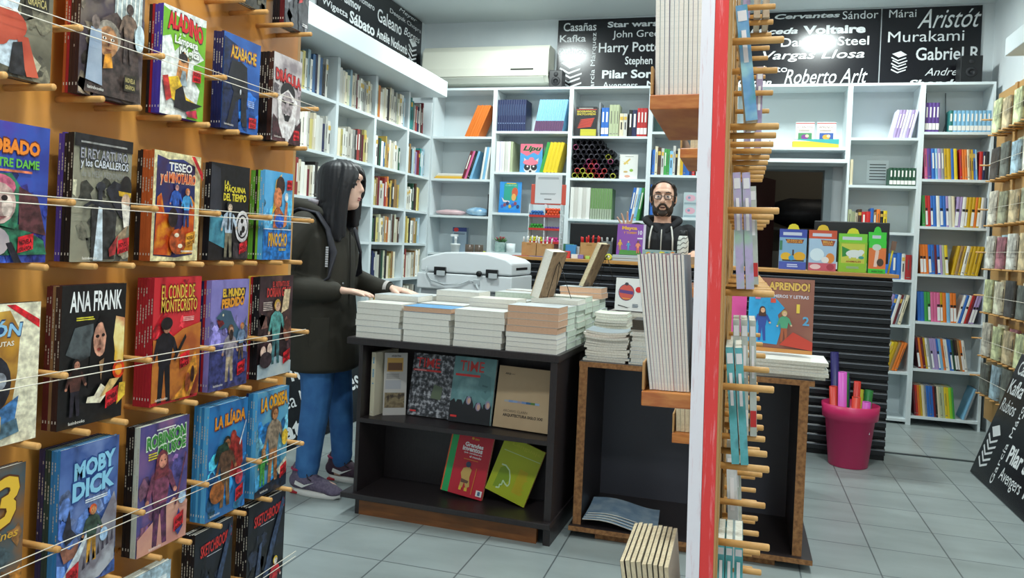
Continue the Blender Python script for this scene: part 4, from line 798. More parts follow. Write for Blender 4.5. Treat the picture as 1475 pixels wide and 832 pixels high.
# two thick books on wire easels standing on the stacks
def easel_book(label, elabel, loc, rz, h, w, th, page, back, tilt):
    e = thing('wire_easel', elabel, 'easel', loc, (0, 0, rz), 'wire easels on the book stacks')
    WIRE = mat('dark_wire', '#2a2622', .4, .6)
    b = MB()
    for x in (-.04, .04): b.tube([(x, -.064, .014), (x, -.060, .003), (x, .015, .003), (x*.35, -.002+math.tan(tilt)*.15, .15), (0, math.tan(tilt)*.17, .172)], .0018, WIRE, n=6)
    b.build('front_frame', e)
    b = MB(); b.tube([(0, math.tan(tilt)*.17, .17), (.0, .12, .0025)], .0018, WIRE, n=6); b.build('rear_leg', e)
    t = thing('propped_book', label, 'book', loc, (0, 0, rz), 'books propped on wire easels')
    M = Matrix.Translation((0, -.057, .0065)) @ Matrix.Rotation(-tilt, 4, 'X')
    b = MB(); b.box(-w/2, w/2, -.003, 0, 0, h, cov('#c9b79a'), M @ Matrix.Translation((0, .003, 0))); b.box(-w/2, w/2, th-.003, th, 0, h, back, M); b.box(-w/2, -w/2+.003, 0, th, 0, h, back, M); b.build('cover', t)
    b = MB(); b.box(-w/2+.0031, w/2-.002, .0002, th-.0032, .002, h-.002, page, M); b.build('pages', t)
OLDBACK = mat('brown_back_cover', '#7d6248', .6, c2='#4e3a2b', scale=14, c3='#93785a')
easel_book('thick cream paged book leaning on the left wire easel', 'wire easel holding the thick cream paged book', t1(.78, .44, topz[(3, 2)]+.001), math.radians(-103), .235, .15, .048, PW, OLDBACK, math.radians(17))
easel_book('thinner tan book leaning on the right wire easel', 'wire easel holding the thinner tan book', t1(.88, .98, topz[(3, 5)]+.001), math.radians(-98), .25, .15, .026, CREAMP, OLDBACK, math.radians(22))

# ------------------------------------------------------------------ books shown on the shelves of the left table
def art_time1(s):
    s.rect(mat('art_crowd', '#17181b', .4, c2='#b3b3b8', c3='#4b4c52', scale=55, detail=5), 0, 0, 1, 1); s.text('TIME', '#d8302f', .08, .78, .64, .93, bold=.01); s.rect('#d8302f', .03, .715, .68, .745); s.lines('#f0c0bc', .06, .722, .34, .738, 1)
    s.poly('#5e6a52', [(.5, .3), (.74, .28), (.76, .48), (.56, .52)]); s.rect('#d8302f', .06, .06, .2, .085)
def art_time2(s):
    s.rect(mat('art_mural', '#6f9a9a', .4, c2='#86aeb0', c3='#5d8688', scale=7, detail=4), 0, 0, 1, 1); s.text('TIME', '#cc3a34', .14, .78, .72, .94, bold=.01); s.rect('#d8302f', .06, .70, .70, .735)
    s.poly('#5a8284', [(.66, .78), (.9, .72), (.95, .45), (.84, .36), (.72, .42), (.74, .52), (.62, .58)]); s.poly('#466a6e', [(.72, .6), (.86, .58), (.84, .56), (.72, .57)]); s.poly('#466a6e', [(.76, .5), (.84, .52), (.82, .47)])
    for u, v, f in ((.07, .30, 0), (.22, .28, 0), (.44, .34, 1), (.68, .26, 1), (.90, .30, 1)):
        s.poly('#16161b', [(u-.15, 0), (u-.12, v-.05), (u-.05, v+.06), (u+.05, v+.06), (u+.12, v-.05), (u+.16, 0)] if u < .85 and u > .1 else [(max(u-.15, .002), 0), (max(u-.1, .002), v), (min(u+.02, .998), v+.05), (min(u+.08, .998), v-.02), (min(u+.1, .998), 0)])
        if f: s.ell('#8f86a0', u, v, .06, .065, 12); s.ell('#c9a08c', u+.01, v-.005, .038, .045, 10)
    s.rect('#d8302f', .05, .07, .2, .1)
def art_arch(s):
    s.rect(mat('art_kraft', '#b59a78', .6, c2='#bfa583', scale=5), 0, 0, 1, 1); s.text('ARQ', '#1f1a18', .12, .86, .22, .895, bold=.03); s.rect('#1f1a18', .2, .875, .3, .88)
    for k, c in enumerate(('#a9a6a2', '#7f97c0', '#8aa0c4', '#9a93a6', '#6d88b8', '#2f5d8a', '#4f7a3a', '#8fa8c8')): s.rect(c, .16+.08*k, .42, .24+.08*k, .455); s.k -= 1
    s.text('ARCHIVO CLARÍN', '#4a3f36', .16, .26, .60, .31, bold=-.005); s.text('ARQUITECTURA SIGLO XXI', '#1f1a18', .16, .18, .88, .235, bold=.03)
def art_inv(s):
    s.rect('#c32032', 0, 0, 1, 1); s.rect('#d8622c', 0, 0, .03, 1); s.rect('#22a559', .03, 0, .18, 1); s.text('Grandes', '#f2eeee', .36, .76, .80, .83, bold=.04); s.text('inventos', '#f2eeee', .32, .69, .80, .765, bold=.04); s.text('que cambiaron', '#f2eeee', .37, .645, .80, .68, bold=.02); s.text('el mundo', '#f2eeee', .52, .60, .80, .635, bold=.02)
    s.rect('#e08a2f', .40, .56, .74, .57); s.ell('#e0a12f', .52, .90, .03, .02, 10); s.lines('#e0a12f', .57, .88, .68, .91, 2)
    s.poly('#caa45a', [(.44, .42), (.56, .46), (.64, .42), (.62, .3), (.66, .16), (.58, .12), (.52, .22), (.5, .12), (.42, .12), (.44, .26), (.4, .34)]); s.ell('#39405a', .54, .49, .06, .045); s.rect('#e0b83a', .42, .08, .48, .14); s.rect('#e0b83a', .55, .08, .62, .13); s.poly('#6a4a3a', [(.44, .26), (.62, .24), (.6, .2), (.44, .2)]); s.poly('#d8902f', [(.72, .05), (.735, .05), (.755, .46), (.745, .46)])
    s.rect('#e8e6e2', .84, .05, .98, .14); s.rect('#4a6a8a', .88, .065, .94, .125)
def art_len(s):
    s.rect(mat('art_greenbook', '#a3ad15', .38, c2='#adb71c', scale=4), 0, 0, 1, 1); s.text('Lenguaje', '#b9bd2a', .22, .86, .94, .95, bold=.01); s.poly('#b7cf9a', [(.08, .745), (.98, .79), (.98, .80), (.08, .755)])
    s.poly('#7f9a18', [(.14, .10), (.16, .44), (.24, .5), (.40, .44), (.46, .3), (.3, .12)])
    pts = [(.16, .50), (.26, .51), (.38, .46), (.45, .36), (.49, .25), (.47, .20), (.40, .22), (.32, .26), (.33, .18), (.28, .17), (.30, .12), (.22, .10)]
    for a, c in zip(pts, pts[1:]):
        dx, dy = c[0]-a[0], c[1]-a[1]; L = math.hypot(dx, dy); nx, ny = -dy/L*.013, dx/L*.013
        s.poly('#c9e0b0', [(a[0]+nx, a[1]+ny), (c[0]+nx, c[1]+ny), (c[0]-nx, c[1]-ny), (a[0]-nx, a[1]-ny)]); s.k -= 1
    s.k += 1; s.lines('#c9a81a', .60, .14, .86, .56, 20, .3)
def art_bro(s):
    s.rect('#b9b5b0', 0, 0, 1, 1); s.rect('#c79a45', .12, .70, .82, .92); s.rect('#6b4322', .16, .72, .78, .84); s.text('ARGENTINA', '#2a2624', .3, .935, .72, .965, bold=.02); s.lines('#8a8784', .1, .58, .7, .67, 5); s.rect('#a5a5aa', .06, .42, .75, .56); s.rect(mat('art_bro', '#6a5a40', .5, c2='#3a2c20', c3='#8a7a5a', scale=30), .05, .12, .92, .36)
TL_ = lambda x, y, z: t1(x, y, z)
comic('shown_book', 'white brochure with brown pictures at the left of the upper table shelf', 'book', .105, .285, .010, '#b9b5b0', art_bro, spine='#c9c4b4', loc=t1(.116, .088, .4355), rot=(math.radians(-4), 0, ANG+math.radians(33)), group='books shown on the table shelves')
comic('shown_book', 'cream spined brochure with blue top standing against the table side panel', 'book', .19, .29, .022, '#d9d2bb', None, spine='#d5cdb2', loc=t1(.086, .055, .4355), rot=(0, 0, ANG+math.radians(84)), group='books shown on the table shelves', stx='#4f9ac4')
LB = math.radians(-11)
comic('shown_book', 'TIME book with a black and white crowd cover', 'book', .215, .285, .014, '#2a2a2e', art_time1, spine='#3a3a40', loc=t1(.208, .150, .437), rot=(LB, 0, ANG+math.radians(-1)), group='books shown on the table shelves')
comic('shown_book', 'TIME book with veiled women before a teal mural', 'book', .205, .292, .014, '#6f9a9a', art_time2, spine='#5a7a80', loc=t1(.424, .125, .437), rot=(LB, 0, ANG+math.radians(-2)), group='books shown on the table shelves')
comic('shown_book', 'tan Arquitectura Siglo XXI box book', 'book', .262, .268, .024, '#b59a78', art_arch, spine='#a98e6c', loc=t1(.641, .118, .437), rot=(LB, 0, ANG+math.radians(-6)), group='books shown on the table shelves')
comic('shown_book', 'red Grandes inventos book with a green spine', 'book', .205, .283, .012, '#c32032', art_inv, spine='#d8622c', loc=t1(.40, .13, .1005), rot=(LB, math.radians(6), ANG+math.radians(-3)), group='books shown on the table shelves')
comic('shown_book', 'dark backed book with pale page tops behind the red Grandes inventos book', 'book', .17, .283, .010, '#6f6f5c', None, spine='#5a6a4a', loc=t1(.425, .165, .1005), rot=(LB, math.radians(6), ANG), group='books shown on the table shelves')
comic('shown_book', 'lime green Lenguaje book tilted against the table side', 'book', .195, .255, .014, '#a3ad15', art_len, spine='#c9902a', loc=t1(.615, .13, .1005), rot=(LB, math.radians(17), ANG+math.radians(-4)), group='books shown on the table shelves')

# ------------------------------------------------------------------ magazines and books on the right table
MAG = ['#e6e6e2', '#cfd6d8', '#d8d3c6', '#bfc9cf', '#e2dcd2', '#a9b6bd']
def mag_stack(x, y, w, d, n, th, what, cols=MAG, sag=0, jit=.012, z=H2+.0005, nom='magazine', grp='magazines stacked on the right table', page=None):
    for i in range(n):
        b = MB(); c = cols[i % len(cols)] if isinstance(cols, list) else cols
        jx, jy = (rnd.random()-.5)*jit, (rnd.random()-.5)*jit
        N_ = 8; sg = lambda u: sag*(4*(u-.5)**2)*(i/n)
        top = [(u*w, z+th*.98-z+0+sg(u)) for u in [k/N_ for k in range(N_+1)]]
        prof = [(u*w, sg(u)+.0002) for u in [k/N_ for k in range(N_+1)]]
        pts = [(px, 0, pz) for px, pz in prof]+[(px, 0, pz+th-.0006) for px, pz in prof[::-1]]
        b.prism(pts, (0, d, 0), page or PAPER)
        pts = [(px, -.0005, pz+th-.0006) for px, pz in prof]+[(px, -.0005, pz+th-.0002) for px, pz in prof[::-1]]
        b.prism(pts, (0, d+.001, 0), cov(c))
        o = b.build(nom, None, (x+jx, y+jy, z), (0, 0, (rnd.random()-.5)*.04))
        pos = 'top' if i == n-1 else ('bottom' if i == 0 else ORD[i]+' from the bottom')
        tag(o, '%s of %s' % (pos, what), 'magazine' if nom == 'magazine' else 'book', grp); o['label'] = '%s, %s of %s' % (nom.replace('_', ' '), pos, what)
        z += th
    return z
mag_stack(-.632, 3.395, .185, .19, 12, .0105, 'the near left magazine stack', cols=['#c9cdd0', '#6f7f8f', '#dcd8ce', '#b9a9a0', '#e2e0da', '#8f9aa0'], sag=.010, jit=.022)
mag_stack(-.632, 3.63, .15, .17, 14, .0135, 'the middle magazine stack', cols=['#c9d6c8', '#dfe3d4', '#9fb4c4', '#c4cfc0'], sag=.004, jit=.014)
z1_ = mag_stack(-.435, 3.40, .20, .16, 10, .0085, 'the magazine stack beside the partition', cols=['#8fa6b4', '#e2e2de', '#2f6aa8', '#d4d4d0'], jit=.014)
z1_ = mag_stack(-.435, 3.41, .20, .16, 7, .009, 'the upper layers of the magazine stack beside the partition', cols=['#d0d4d4', '#e6e4de'], z=z1_, jit=.012)
mag_stack(-.435, 3.41, .19, .15, 5, .0085, 'the dark edged layers on the stack beside the partition', cols=['#2a2a26', '#3a3226'], z=z1_, jit=.012, page=mat('dark_edge', '#4a4338', .7))
zc_ = mag_stack(-.61, 3.86, .24, .19, 9, .0205, 'the book stack under the bauble box', cols=['#c2b8b0', '#d8d4cc', '#a8a49e'], jit=.01)
# white card box with a drawn bauble
t = thing('card_box', 'white card box with a striped bauble drawing on the right table', 'box', (-.585, 3.885, zc_+.006), (math.radians(-6), 0, math.radians(-4)))
b = MB(); b.box(0, .16, 0, .05, 0, .16, pm('#dcdcda')); A = Art(b, .16, .16, lambda x, y, k: (x, -k, y))
A.ell('#4a4a6a', .34, .56, .25, .26, 20); A.ell('#c9564a', .34, .56, .23, .24, 20); A.poly('#5a3f7a', [(.13, .54), (.55, .50), (.55, .60), (.13, .64)]); A.poly('#d88a4a', [(.2, .4), (.5, .38), (.45, .34), (.25, .35)]); A.ell('#3a3a44', .34, .82, .06, .05, 10); A.ell('#cc2a2a', .72, .66, .1, .09, 14)
A.poly('#2a2422', [(.1, .14), (.4, .08), (.5, .12), (.42, .1), (.1, .17)]); A.lines('#5a6a7a', .55, .1, .74, .22, 4); A.poly('#6a5a8a', [(.84, .2), (.96, .2), (.98, .4), (.82, .42)]); b.build('card', t)
# right end: big stack, brown children's book, pink book, stack of small books
zt = mag_stack(-.02, 3.385, .375, .25, 5, .0145, 'the big workbook stack at the right table end', cols=['#e9e9e2', '#cfd0cf'], jit=.015, nom='workbook', grp='workbooks at the right table end')
def art_apr(s):
    s.rect(mat('art_brownkid', '#8a5448', .3, c2='#a06a5c', c3='#94604f', scale=3), 0, 0, 1, 1); s.text('¡YO APRENDO!', '#e0b85a', .06, .81, .93, .95, bold=.04, shadow='#6a3a20'); s.text('NÚMEROS Y LETRAS', '#d9d9e4', .28, .735, .92, .79, bold=.02)
    s.poly('#2a9fd8', [(0, .12), (.46, .10), (.52, .3), (.46, .5), (.56, .6), (.4, .74), (.2, .72), (0, .74)]); s.text('1', '#e6c84a', .74, .54, .79, .66, bold=.03); s.text('2', '#5aa0c8', .84, .38, .94, .50, bold=.03)
    s.person(.22, .14, .46, '#e0b08a', '#4a2c1c', '#2f4fa0', '#2f4fa0', long=True); s.person(.56, .14, .42, '#e0b898', '#c9b06a', '#4fa07a', '#a85a3a'); s.poly('#c2402f', [(.5, .1), (1, .05), (1, .16), (.7, .28)]); s.rect('#c98a4a', 0, 0, 1, .05); s.rect('#d9709a', .1, .70, .18, .76); s.rect('#d9503a', .34, .66, .42, .72)
comic('shown_book', 'brown Yo Aprendo children\'s book leaning on the workbook stack', 'book', .262, .315, .012, '#8a5448', art_apr, spine='#6a3a30', loc=(.045, 3.52, zt+.012), rot=(math.radians(-9), 0, math.radians(-3)), group='books shown on the right table')
def art_pnk(s): s.rect('#d84f9a', 0, 0, 1, 1); s.ell('#4a8a5a', .5, .88, .16, .07); s.ell('#e8e4e0', .5, .88, .09, .04); s.poly('#7a9a3a', [(.0, .2), (.3, .42), (.55, .2), (.5, .02), (0, .02)])
comic('shown_book', 'bright pink book standing behind the small book stack', 'book', .18, .24, .012, '#d84f9a', art_pnk, spine='#b83a80', loc=(-.14, 3.77, H2+.12), rot=(math.radians(-5), 0, 0), group='books shown on the right table')
mag_stack(-.16, 3.70, .22, .16, 8, .0149, 'the grey book stack under the pink book', cols=['#c0c4c0', '#8f9a94'], nom='small_book', grp='small books on the right table')
zs = mag_stack(-.155, 3.395, .125, .19, 10, .0105, 'the small book stack beside the partition pegs', cols=['#d9b478', '#e2e2e6', '#7fb0c8'], nom='small_book', grp='small books on the right table')
# blue magazines on the bottom board of the right table
for i in range(4):
    b = MB(); prof = [(u*.30, .012*math.sin(u*5)+.014*(1-u)**2) for u in [k/12 for k in range(13)]]
    b.prism([(x, 0, z) for x, z in prof]+[(x, 0, z+.0035) for x, z in prof[::-1]], (0, .22, 0), PAPER)
    b.prism([(x, 0, z+.0036) for x, z in prof]+[(x, 0, z+.0042) for x, z in prof[::-1]], (0, .22, 0), mat('blue_grey_mag_cover', '#7d98b4', .35, c2='#a9bccb', c3='#8fa8bf', scale=14))
    tag(b.build('magazine', None, (-.60+.006*i, 3.345+.008*i, .0645+.0072*i), (0, 0, .02*i)), 'wavy blue grey magazine on the table floor board, %s of four' % ['bottom', 'second', 'third', 'top'][i], 'magazine', 'magazines on the bottom board')

# ------------------------------------------------------------------ things on the partition
PTM = Matrix.Translation((-.050, 0, 1.25)) @ Matrix.Rotation(TL, 4, 'Y')
def ptw(x, y, z): return PTM @ Vector((x, y, z-1.25))
BS = dict(s1=(1.545, 1.50, 1.92), s2=(.985, 1.50, 1.92), s3=(.44, 1.40, 1.92), s4=(1.545, 2.28, 2.66), s5=(.735, 2.28, 2.66), s6=(1.15, 2.28, 2.66))
for k, (z, ya, yb) in BS.items():
    b = MB(); zz = z-1.25; wd = .100
    b.box(-.022-wd, -.0225, ya, yb, zz-.028, zz, PINE); b.box(-.0265, -.0225, ya+.01, yb, zz+.0005, zz+.06, PALEPLY); b.box(-.022-wd, -.022-wd+.005, ya+.003, yb, zz+.0005, zz+.055, PALEPLY)
    b.build('display_shelf', PT, bevel=.002)
def edge_books(n, x0, x1, y, z, h, d, lean, where, colors, group, htop=0, hv=.004):
    """books standing cover to the side, fore edges to the camera"""
    sp = (x1-x0)/n
    for i in range(n):
        t = sp-.00025; b = MB(); m = cov(colors[i % len(colors)]); c = .0005; hh = h-hv*rnd.random()
        b.box(0, c, 0, d, 0, hh, m); b.box(t-c, t, 0, d, 0, hh, m); b.box(c, t-c, d-c, d, 0, hh, m); b.box(c, t-c, .0001, d-c, .0006, hh-.0004, PW if n > 9 else CREAMP)
        ln = lean*(1-.45*i/(n-1)) if n > 1 else lean
        o = b.build('picture_book', None, ptw(x0+sp*i, y+.004*rnd.random(), z+.0006), (0, TL+ln, 0))
        tag(o, '%s cover picture book, %s from the left %s' % (EDN.get(colors[i % len(colors)], 'pale'), ORD[i], where), 'book', group)
EDN = {'#9fb0ba': 'grey blue', '#d8a8b0': 'pink', '#d4d0d4': 'pale grey', '#b0b4c8': 'lilac grey', '#c99aa0': 'dull red', '#9fc0c8': 'pale teal', '#7a8f9a': 'grey blue', '#b96a78': 'pink', '#8a8fa8': 'lilac grey', '#c9c4c8': 'pale grey', '#9a5a60': 'dull red', '#2a1a1c': 'black', '#8f8a78': 'olive grey', '#c8c2ac': 'pale cream', '#c2b9a0': 'cream', '#6a8a8a': 'teal grey'}
EC = ['#9fb0ba', '#d8a8b0', '#d4d0d4', '#b0b4c8', '#c99aa0', '#d4d0d4']
edge_books(10, -.114, -.028, 1.515, 1.545, .42, .21, math.radians(-1.2), 'on the upper partition shelf', ['#c9c4c8', '#6a8a8a', '#8a8fa8', '#c9c4c8', '#9fc0c8'], 'picture books on the upper partition shelf')
edge_books(13, -.108, -.034, 1.515, .985, .262, .21, math.radians(-7), 'on the middle partition shelf', EC, 'picture books on the middle partition shelf')
edge_books(9, -.106, -.036, 1.43, .44, .25, .21, math.radians(-9), 'on the low partition shelf', ['#2a1a1c', '#c8c2ac', '#c2b9a0', '#c8c2ac', '#c2b9a0', '#c8c2ac', '#8f8a78', '#c2b9a0', '#c8c2ac'], 'picture books on the low partition shelf')
edge_books(5, -.095, -.03, 2.30, 1.545, .10, .12, 0, 'on the far upper partition shelf', ['#8f8a78', '#c2b9a0', '#7a8f9a'], 'small books on the far partition shelves')
edge_books(5, -.112, -.05, 2.30, .735, .20, .16, math.radians(-2), 'on the far low partition shelf', ['#c2b9a0', '#8f8a78', '#9a5a60'], 'small books on the far partition shelves')
# pegs and peg books on the right face of the partition
def ppeg(y, z, L=.085, x=.0247):
    b = MB(); b.tube([(x-.004, y, z-1.25), (x+L-.002, y, z-1.25), (x+L, y, z-1.25)], [.0062, .0062, .0045], PEGW, n=10); b.build('peg', PT)
PZ = [1.79, 1.475, 1.18, .872, .60, .335]; PY = [1.455, 1.69, 1.92, 2.16, 2.40]
for z in PZ:
    for y in PY:
        ppeg(y, z); ppeg(y+.11, z)
        ppeg(y-.027, z+.145, .088)
def spine_book(label, x, y, z, t, w, h, lean, cols, sp=None):
    t_ = thing('peg_book', label, 'book', ptw(x, y, z), (0, TL+lean, 0), 'books on the partition pegs')
    b = MB(); m = mat('spine_'+''.join(c.strip('#') for c in cols), cols[0], .3, c2=cols[1], c3=cols[2] if len(cols) > 2 else None, scale=16, coat=.4)
    b.box(0, .0006, 0, w, 0, h, m); b.box(t-.0006, t, 0, w, 0, h, m); b.box(0, t, -.0006, 0, 0, h, m)
    b.box(t*.12, t*.88, -.0012, -.0007, h*.86, h*.95, pm('#e8e6ea')); b.box(t*.3, t*.7, -.0012, -.0007, h*.5, h*.78, pm('#f0eef2'))
    if sp: b.box(t*.05, t*.95, -.0013, -.0008, h*.08, h*.22, pm(sp))
    b.build('cover', t_); b = MB(); b.box(.0008, t-.0008, .0002, w-.002, .001, h-.001, PAPER); b.build('pages', t_)
TEALC = ('#9fd0d8', '#3f9a8a', '#6aa0d0'); GRNC = ('#9fc0a8', '#4f8a6a', '#b9a8d0'); DKT = ('#2a8a8a', '#16303a', '#5ab0b8'); GRY = ('#a8b0a8', '#8a948c', '#c0c4bc'); VIO = ('#8a78a8', '#4a3f5a', '#b0a0c0'); BRN = ('#a88a70', '#6a4a3a', '#c8b49a')
PBK = [(0, 1, 0.0535, .020, 'teal and white spined book leaning alone on the top near pegs', TEALC, .205, -6.5, None),
 (0, 2, 0.0460, .0135, 'green and lilac spined book, left of the near pair on second peg row', GRNC, .205, -3.5, None), (0, 2, 0.0620, .0135, 'green and lilac spined book, right of the near pair on second peg row', GRNC, .205, -3.5, None),
 (0, 3, 0.0460, .013, 'black teal spined book, left of the near pair on third peg row', DKT, .205, -4.5, None), (0, 3, 0.0615, .013, 'black teal spined book, right of the near pair on third peg row', DKT, .205, -4.5, None),
 (0, 4, 0.0270, .0125, 'teal book, left of three on the lowest near pegs', DKT, .13, -.6, None), (0, 4, 0.0410, .0125, 'teal book, middle of three on the lowest near pegs', DKT, .13, -.6, None), (0, 4, 0.0560, .0145, 'teal book, right of three on the lowest near pegs', DKT, .13, -.6, None),
 (1, 2, 0.0740, .014, 'grey spined book with a red tag on second peg row', GRY, .20, -3, '#c8302f'), (1, 3, 0.0480, .013, 'grey spined book with white tag, left behind the black teal pair', GRY, .235, -2, '#e6e2e0'), (1, 3, 0.0640, .013, 'grey spined book with white tag, middle behind the black teal pair', GRY, .235, -2, '#e6e2e0'), (1, 3, 0.0800, .013, 'grey green spined book with red tag behind the black teal pair', GRY, .235, -2, '#c8302f'),
 (1, 4, 0.0460, .02, 'pale grey wrapped book behind the three teal books', ('#c8ccd0', '#aab0b4', '#dcdfe2'), .235, -3, None),
 (2, 0, 0.0410, .016, 'violet spined book, left of the far trio on the top peg row', VIO, .20, 0, None), (2, 0, 0.0660, .014, 'brown spined book, middle of the far trio on the top peg row', BRN, .20, 0, None), (2, 0, 0.0860, .014, 'brown spined book, right of the far trio on the top peg row', BRN, .20, 0, None),
 (2, 1, 0.0520, .014, 'violet spined book, left of the far pair near the dark sign', VIO, .20, 0, None), (2, 1, 0.0760, .014, 'violet spined book, right of the far pair near the dark sign', VIO, .20, 0, None),
 (3, 1, 0.0560, .014, 'brown spined book deepest on the upper pegs', BRN, .20, -3, None), (3, 2, 0.0660, .014, 'red brown spined book deepest on second peg row', BRN, .20, -3, '#c8302f'), (2, 4, 0.0560, .016, 'grey book far along the low pegs', GRY, .2, -3, None), (3, 3, 0.0660, .014, 'violet book far along third peg row', VIO, .2, -3, None)]
for (c, r, x, t, lab, cc, h, ln, sp) in PBK:
    spine_book(lab, x, PY[c]-.015, PZ[r]+.0075+(t*math.sin(math.radians(-ln)) if False else 0), t, .14, h, math.radians(ln), cc, sp)

# ------------------------------------------------------------------ right wall: canopy, peg board, white case
b = MB(); b.box(1.50, X1-.002, 2.6, 5.45, 2.53, 2.64, WHITE); tag(b.build('canopy', bevel=.004), 'white boxed canopy over the right wall shelves', 'canopy')
RB = thing('peg_board', 'varnished peg board on the right wall beside the textbook bay', 'peg board', (1.79, 5.0, 0))
b = MB(); b.box(0, .028, .04, 1.60, .12, 2.52, PALEPLY); b.build('board', RB)
for y in (.35, .75, 1.15): b = MB(); b.box(-.012, -.0005, y, y+.05, .12, 2.52, PALEPLY); b.build('batten', RB)
RZ = [2.18, 1.85, 1.53, 1.22, .91, .60, .33]
RY = [6.40, 6.17, 5.94, 5.71, 5.48]
RCOL = [('#d5cdb4', 'cream'), ('#6a6f68', 'dark grey'), ('#d2cfc4', 'off white'), ('#9a9a80', 'olive'), ('#c9cfa0', 'pale lime'), ('#4a4a48', 'charcoal'), ('#9fb8c4', 'pale blue'), ('#a8707a', 'dull red'), ('#c2b08c', 'tan'), ('#cfc8b8', 'ivory')]
RN = ['top', 'second', 'third', 'fourth', 'fifth', 'sixth', 'lowest']; RCN = ['farthest', 'second farthest', 'middle', 'second nearest', 'nearest']
for r, z in enumerate(RZ):
    for c, y in enumerate(RY):
        if y-5.0 > 1.6: continue
        for yy in (y-.03, y-.13):
            b = MB(); b.tube([(.0, yy-5.0, z), (-.12, yy-5.0, z)], .006, PEGW, n=8); b.build('peg', RB)
        if c > 3: continue
        for k in range(2):
            cc, nm = RCOL[(r*3+c*5+k*2+rnd.randrange(3)) % len(RCOL)]
            hh = .21+.03*rnd.random(); t = .018+.008*rnd.random()
            bk = shelf_book_mb(t, .15, hh, cc, 2, CREAMP, mat('pegcover_'+cc.strip('#'), shade(cc, .7), .5, c2=shade(cc, 1.25), c3=cc, scale=13, detail=5))
            o = bk.build('peg_book', None, (1.758-.032*(k+1), y-.16, z+.0065+.002), (0, math.radians(1+2.5*rnd.random()), 0))
            tag(o, '%s book, %s on %s pegs of the %s row, right wall' % (nm, ['innermost', 'outermost'][k], RCN[c], RN[r]), 'book', 'books on the right wall pegs')
    b = MB(); b.tube([(-.112, .35, z+.12), (-.112, 1.42, z+.12)], .0016, ELA, n=5); b.build('elastic_band', RB)
    b = MB(); b.tube([(0, 1.42, z+.12), (-.15, 1.42, z+.12)], .006, PEGW, n=8); b.build('peg', RB)
wc = thing('wall_shelf', 'white wall shelf case at the far right above the leaning sign', 'shelf', (1.62, 4.0, 0))
b = MB(); b.box(0, .205, 1.0, 1.02, .80, 1.30, WHITE); b.build('side_panel', wc)
b = MB(); b.box(0, .205, 0, .02, .80, 1.30, WHITE); b.build('side_panel', wc)
for z in (.80, 1.04, 1.28): b = MB(); b.box(0, .205, .0205, .9995, z, z+.02, WHITE); b.build('shelf', wc)
for k, (cc, nm) in enumerate([('#c8842f', 'orange'), ('#d8c23a', 'yellow'), ('#3a6ab0', 'blue'), ('#5a9a4a', 'green'), ('#b03a3a', 'red')]):
    for zz, rr in ((1.0605, 'upper'), (.8205, 'lower')):
        bk = shelf_book_mb(.03, .15, .205, cc, 3); o = bk.build('hardback_book', None, (1.63, 4.97-.032*k, zz), (0, 0, -PI/2)); tag(o, '%s book on the %s shelf of the white wall case at far right' % (nm, rr), 'book', 'books in the far right wall case')
# ------------------------------------------------------------------ copier behind the book table
CPW = mat('copier_plastic', '#dde3e6', .4); CPG = mat('copier_grey', '#b9c0c3', .45); CPB = mat('copier_black', '#17181a', .4)
cp = thing('copier', 'pale grey copier seen from behind between book table and counter', 'copier', (-1.93, 4.60, 0))
b = MB(); b.box(.02, .58, .02, .46, .06, .66, CPG); b.build('stand', cp, bevel=.008)
b = MB(); b.box(.03, .50, .03, .45, .661, .90, CPG); b.box(.1, .4, .026, .031, .72, .86, CPB); b.build('paper_trays', cp, bevel=.004)
b = MB(); b.box(.505, .575, .03, .45, .661, .94, CPW); b.build('side_column', cp, bevel=.006)
b = MB(); b.box(-.02, .605, .0, .48, .945, 1.045, CPW); b.build('scanner_body', cp, bevel=.008)
b = MB(); b.box(.0, .52, .03, .45, .90, .945, CPG); b.build('output_slot', cp)
b = MB()
prof = [(0, 1.052), (0, 1.125), (.05, 1.15), (.16, 1.178), (.30, 1.185), (.44, 1.178), (.56, 1.15), (.60, 1.125), (.60, 1.052)]
b.prism([(x, .005, z) for x, z in prof], (0, .46, 0), CPW); b.build('lid', cp, bevel=.01)
b = MB(); b.box(.601, .603, .1, .36, 1.085, 1.10, CPB); b.build('side_slot', cp)
for x in (.10, .44):
    b = MB(); b.box(x, x+.075, -.018, .004, 1.035, 1.085, CPB); b.box(x+.02, x+.075, -.024, -.0185, 1.03, 1.062, CPG); b.build('hinge', cp, bevel=.002)
b = MB(); b.lathe([(.018, 0), (.018, .012), (.004, .014)], CPB, n=12); b.build('plug_socket', cp, (.395, -.001, 1.055), (PI/2, 0, 0))
b = MB(); b.tube([(.05, -.006, 1.09), (.045, -.014, 1.05), (.08, -.016, 1.0), (.17, -.014, .975), (.27, -.012, .985), (.33, -.008, 1.01), (.36, -.004, 1.0)], .004, CPG, n=7); b.build('cable', cp)
b = MB(); b.box(.36, .40, -.01, .0, .985, 1.015, CPG); b.tube([(.38, -.008, .99), (.40, -.014, .95), (.44, .0, .91)], .008, CPG, n=7); b.build('cable_clamp', cp)
for x, y in ((.05, .06), (.55, .06), (.05, .42), (.55, .42)):
    b = MB(); b.lathe([(.028, -.012), (.030, 0), (.028, .012)], CPB, n=14); b.build('caster', cp, (x, y, .0305), (PI/2, 0, 0))

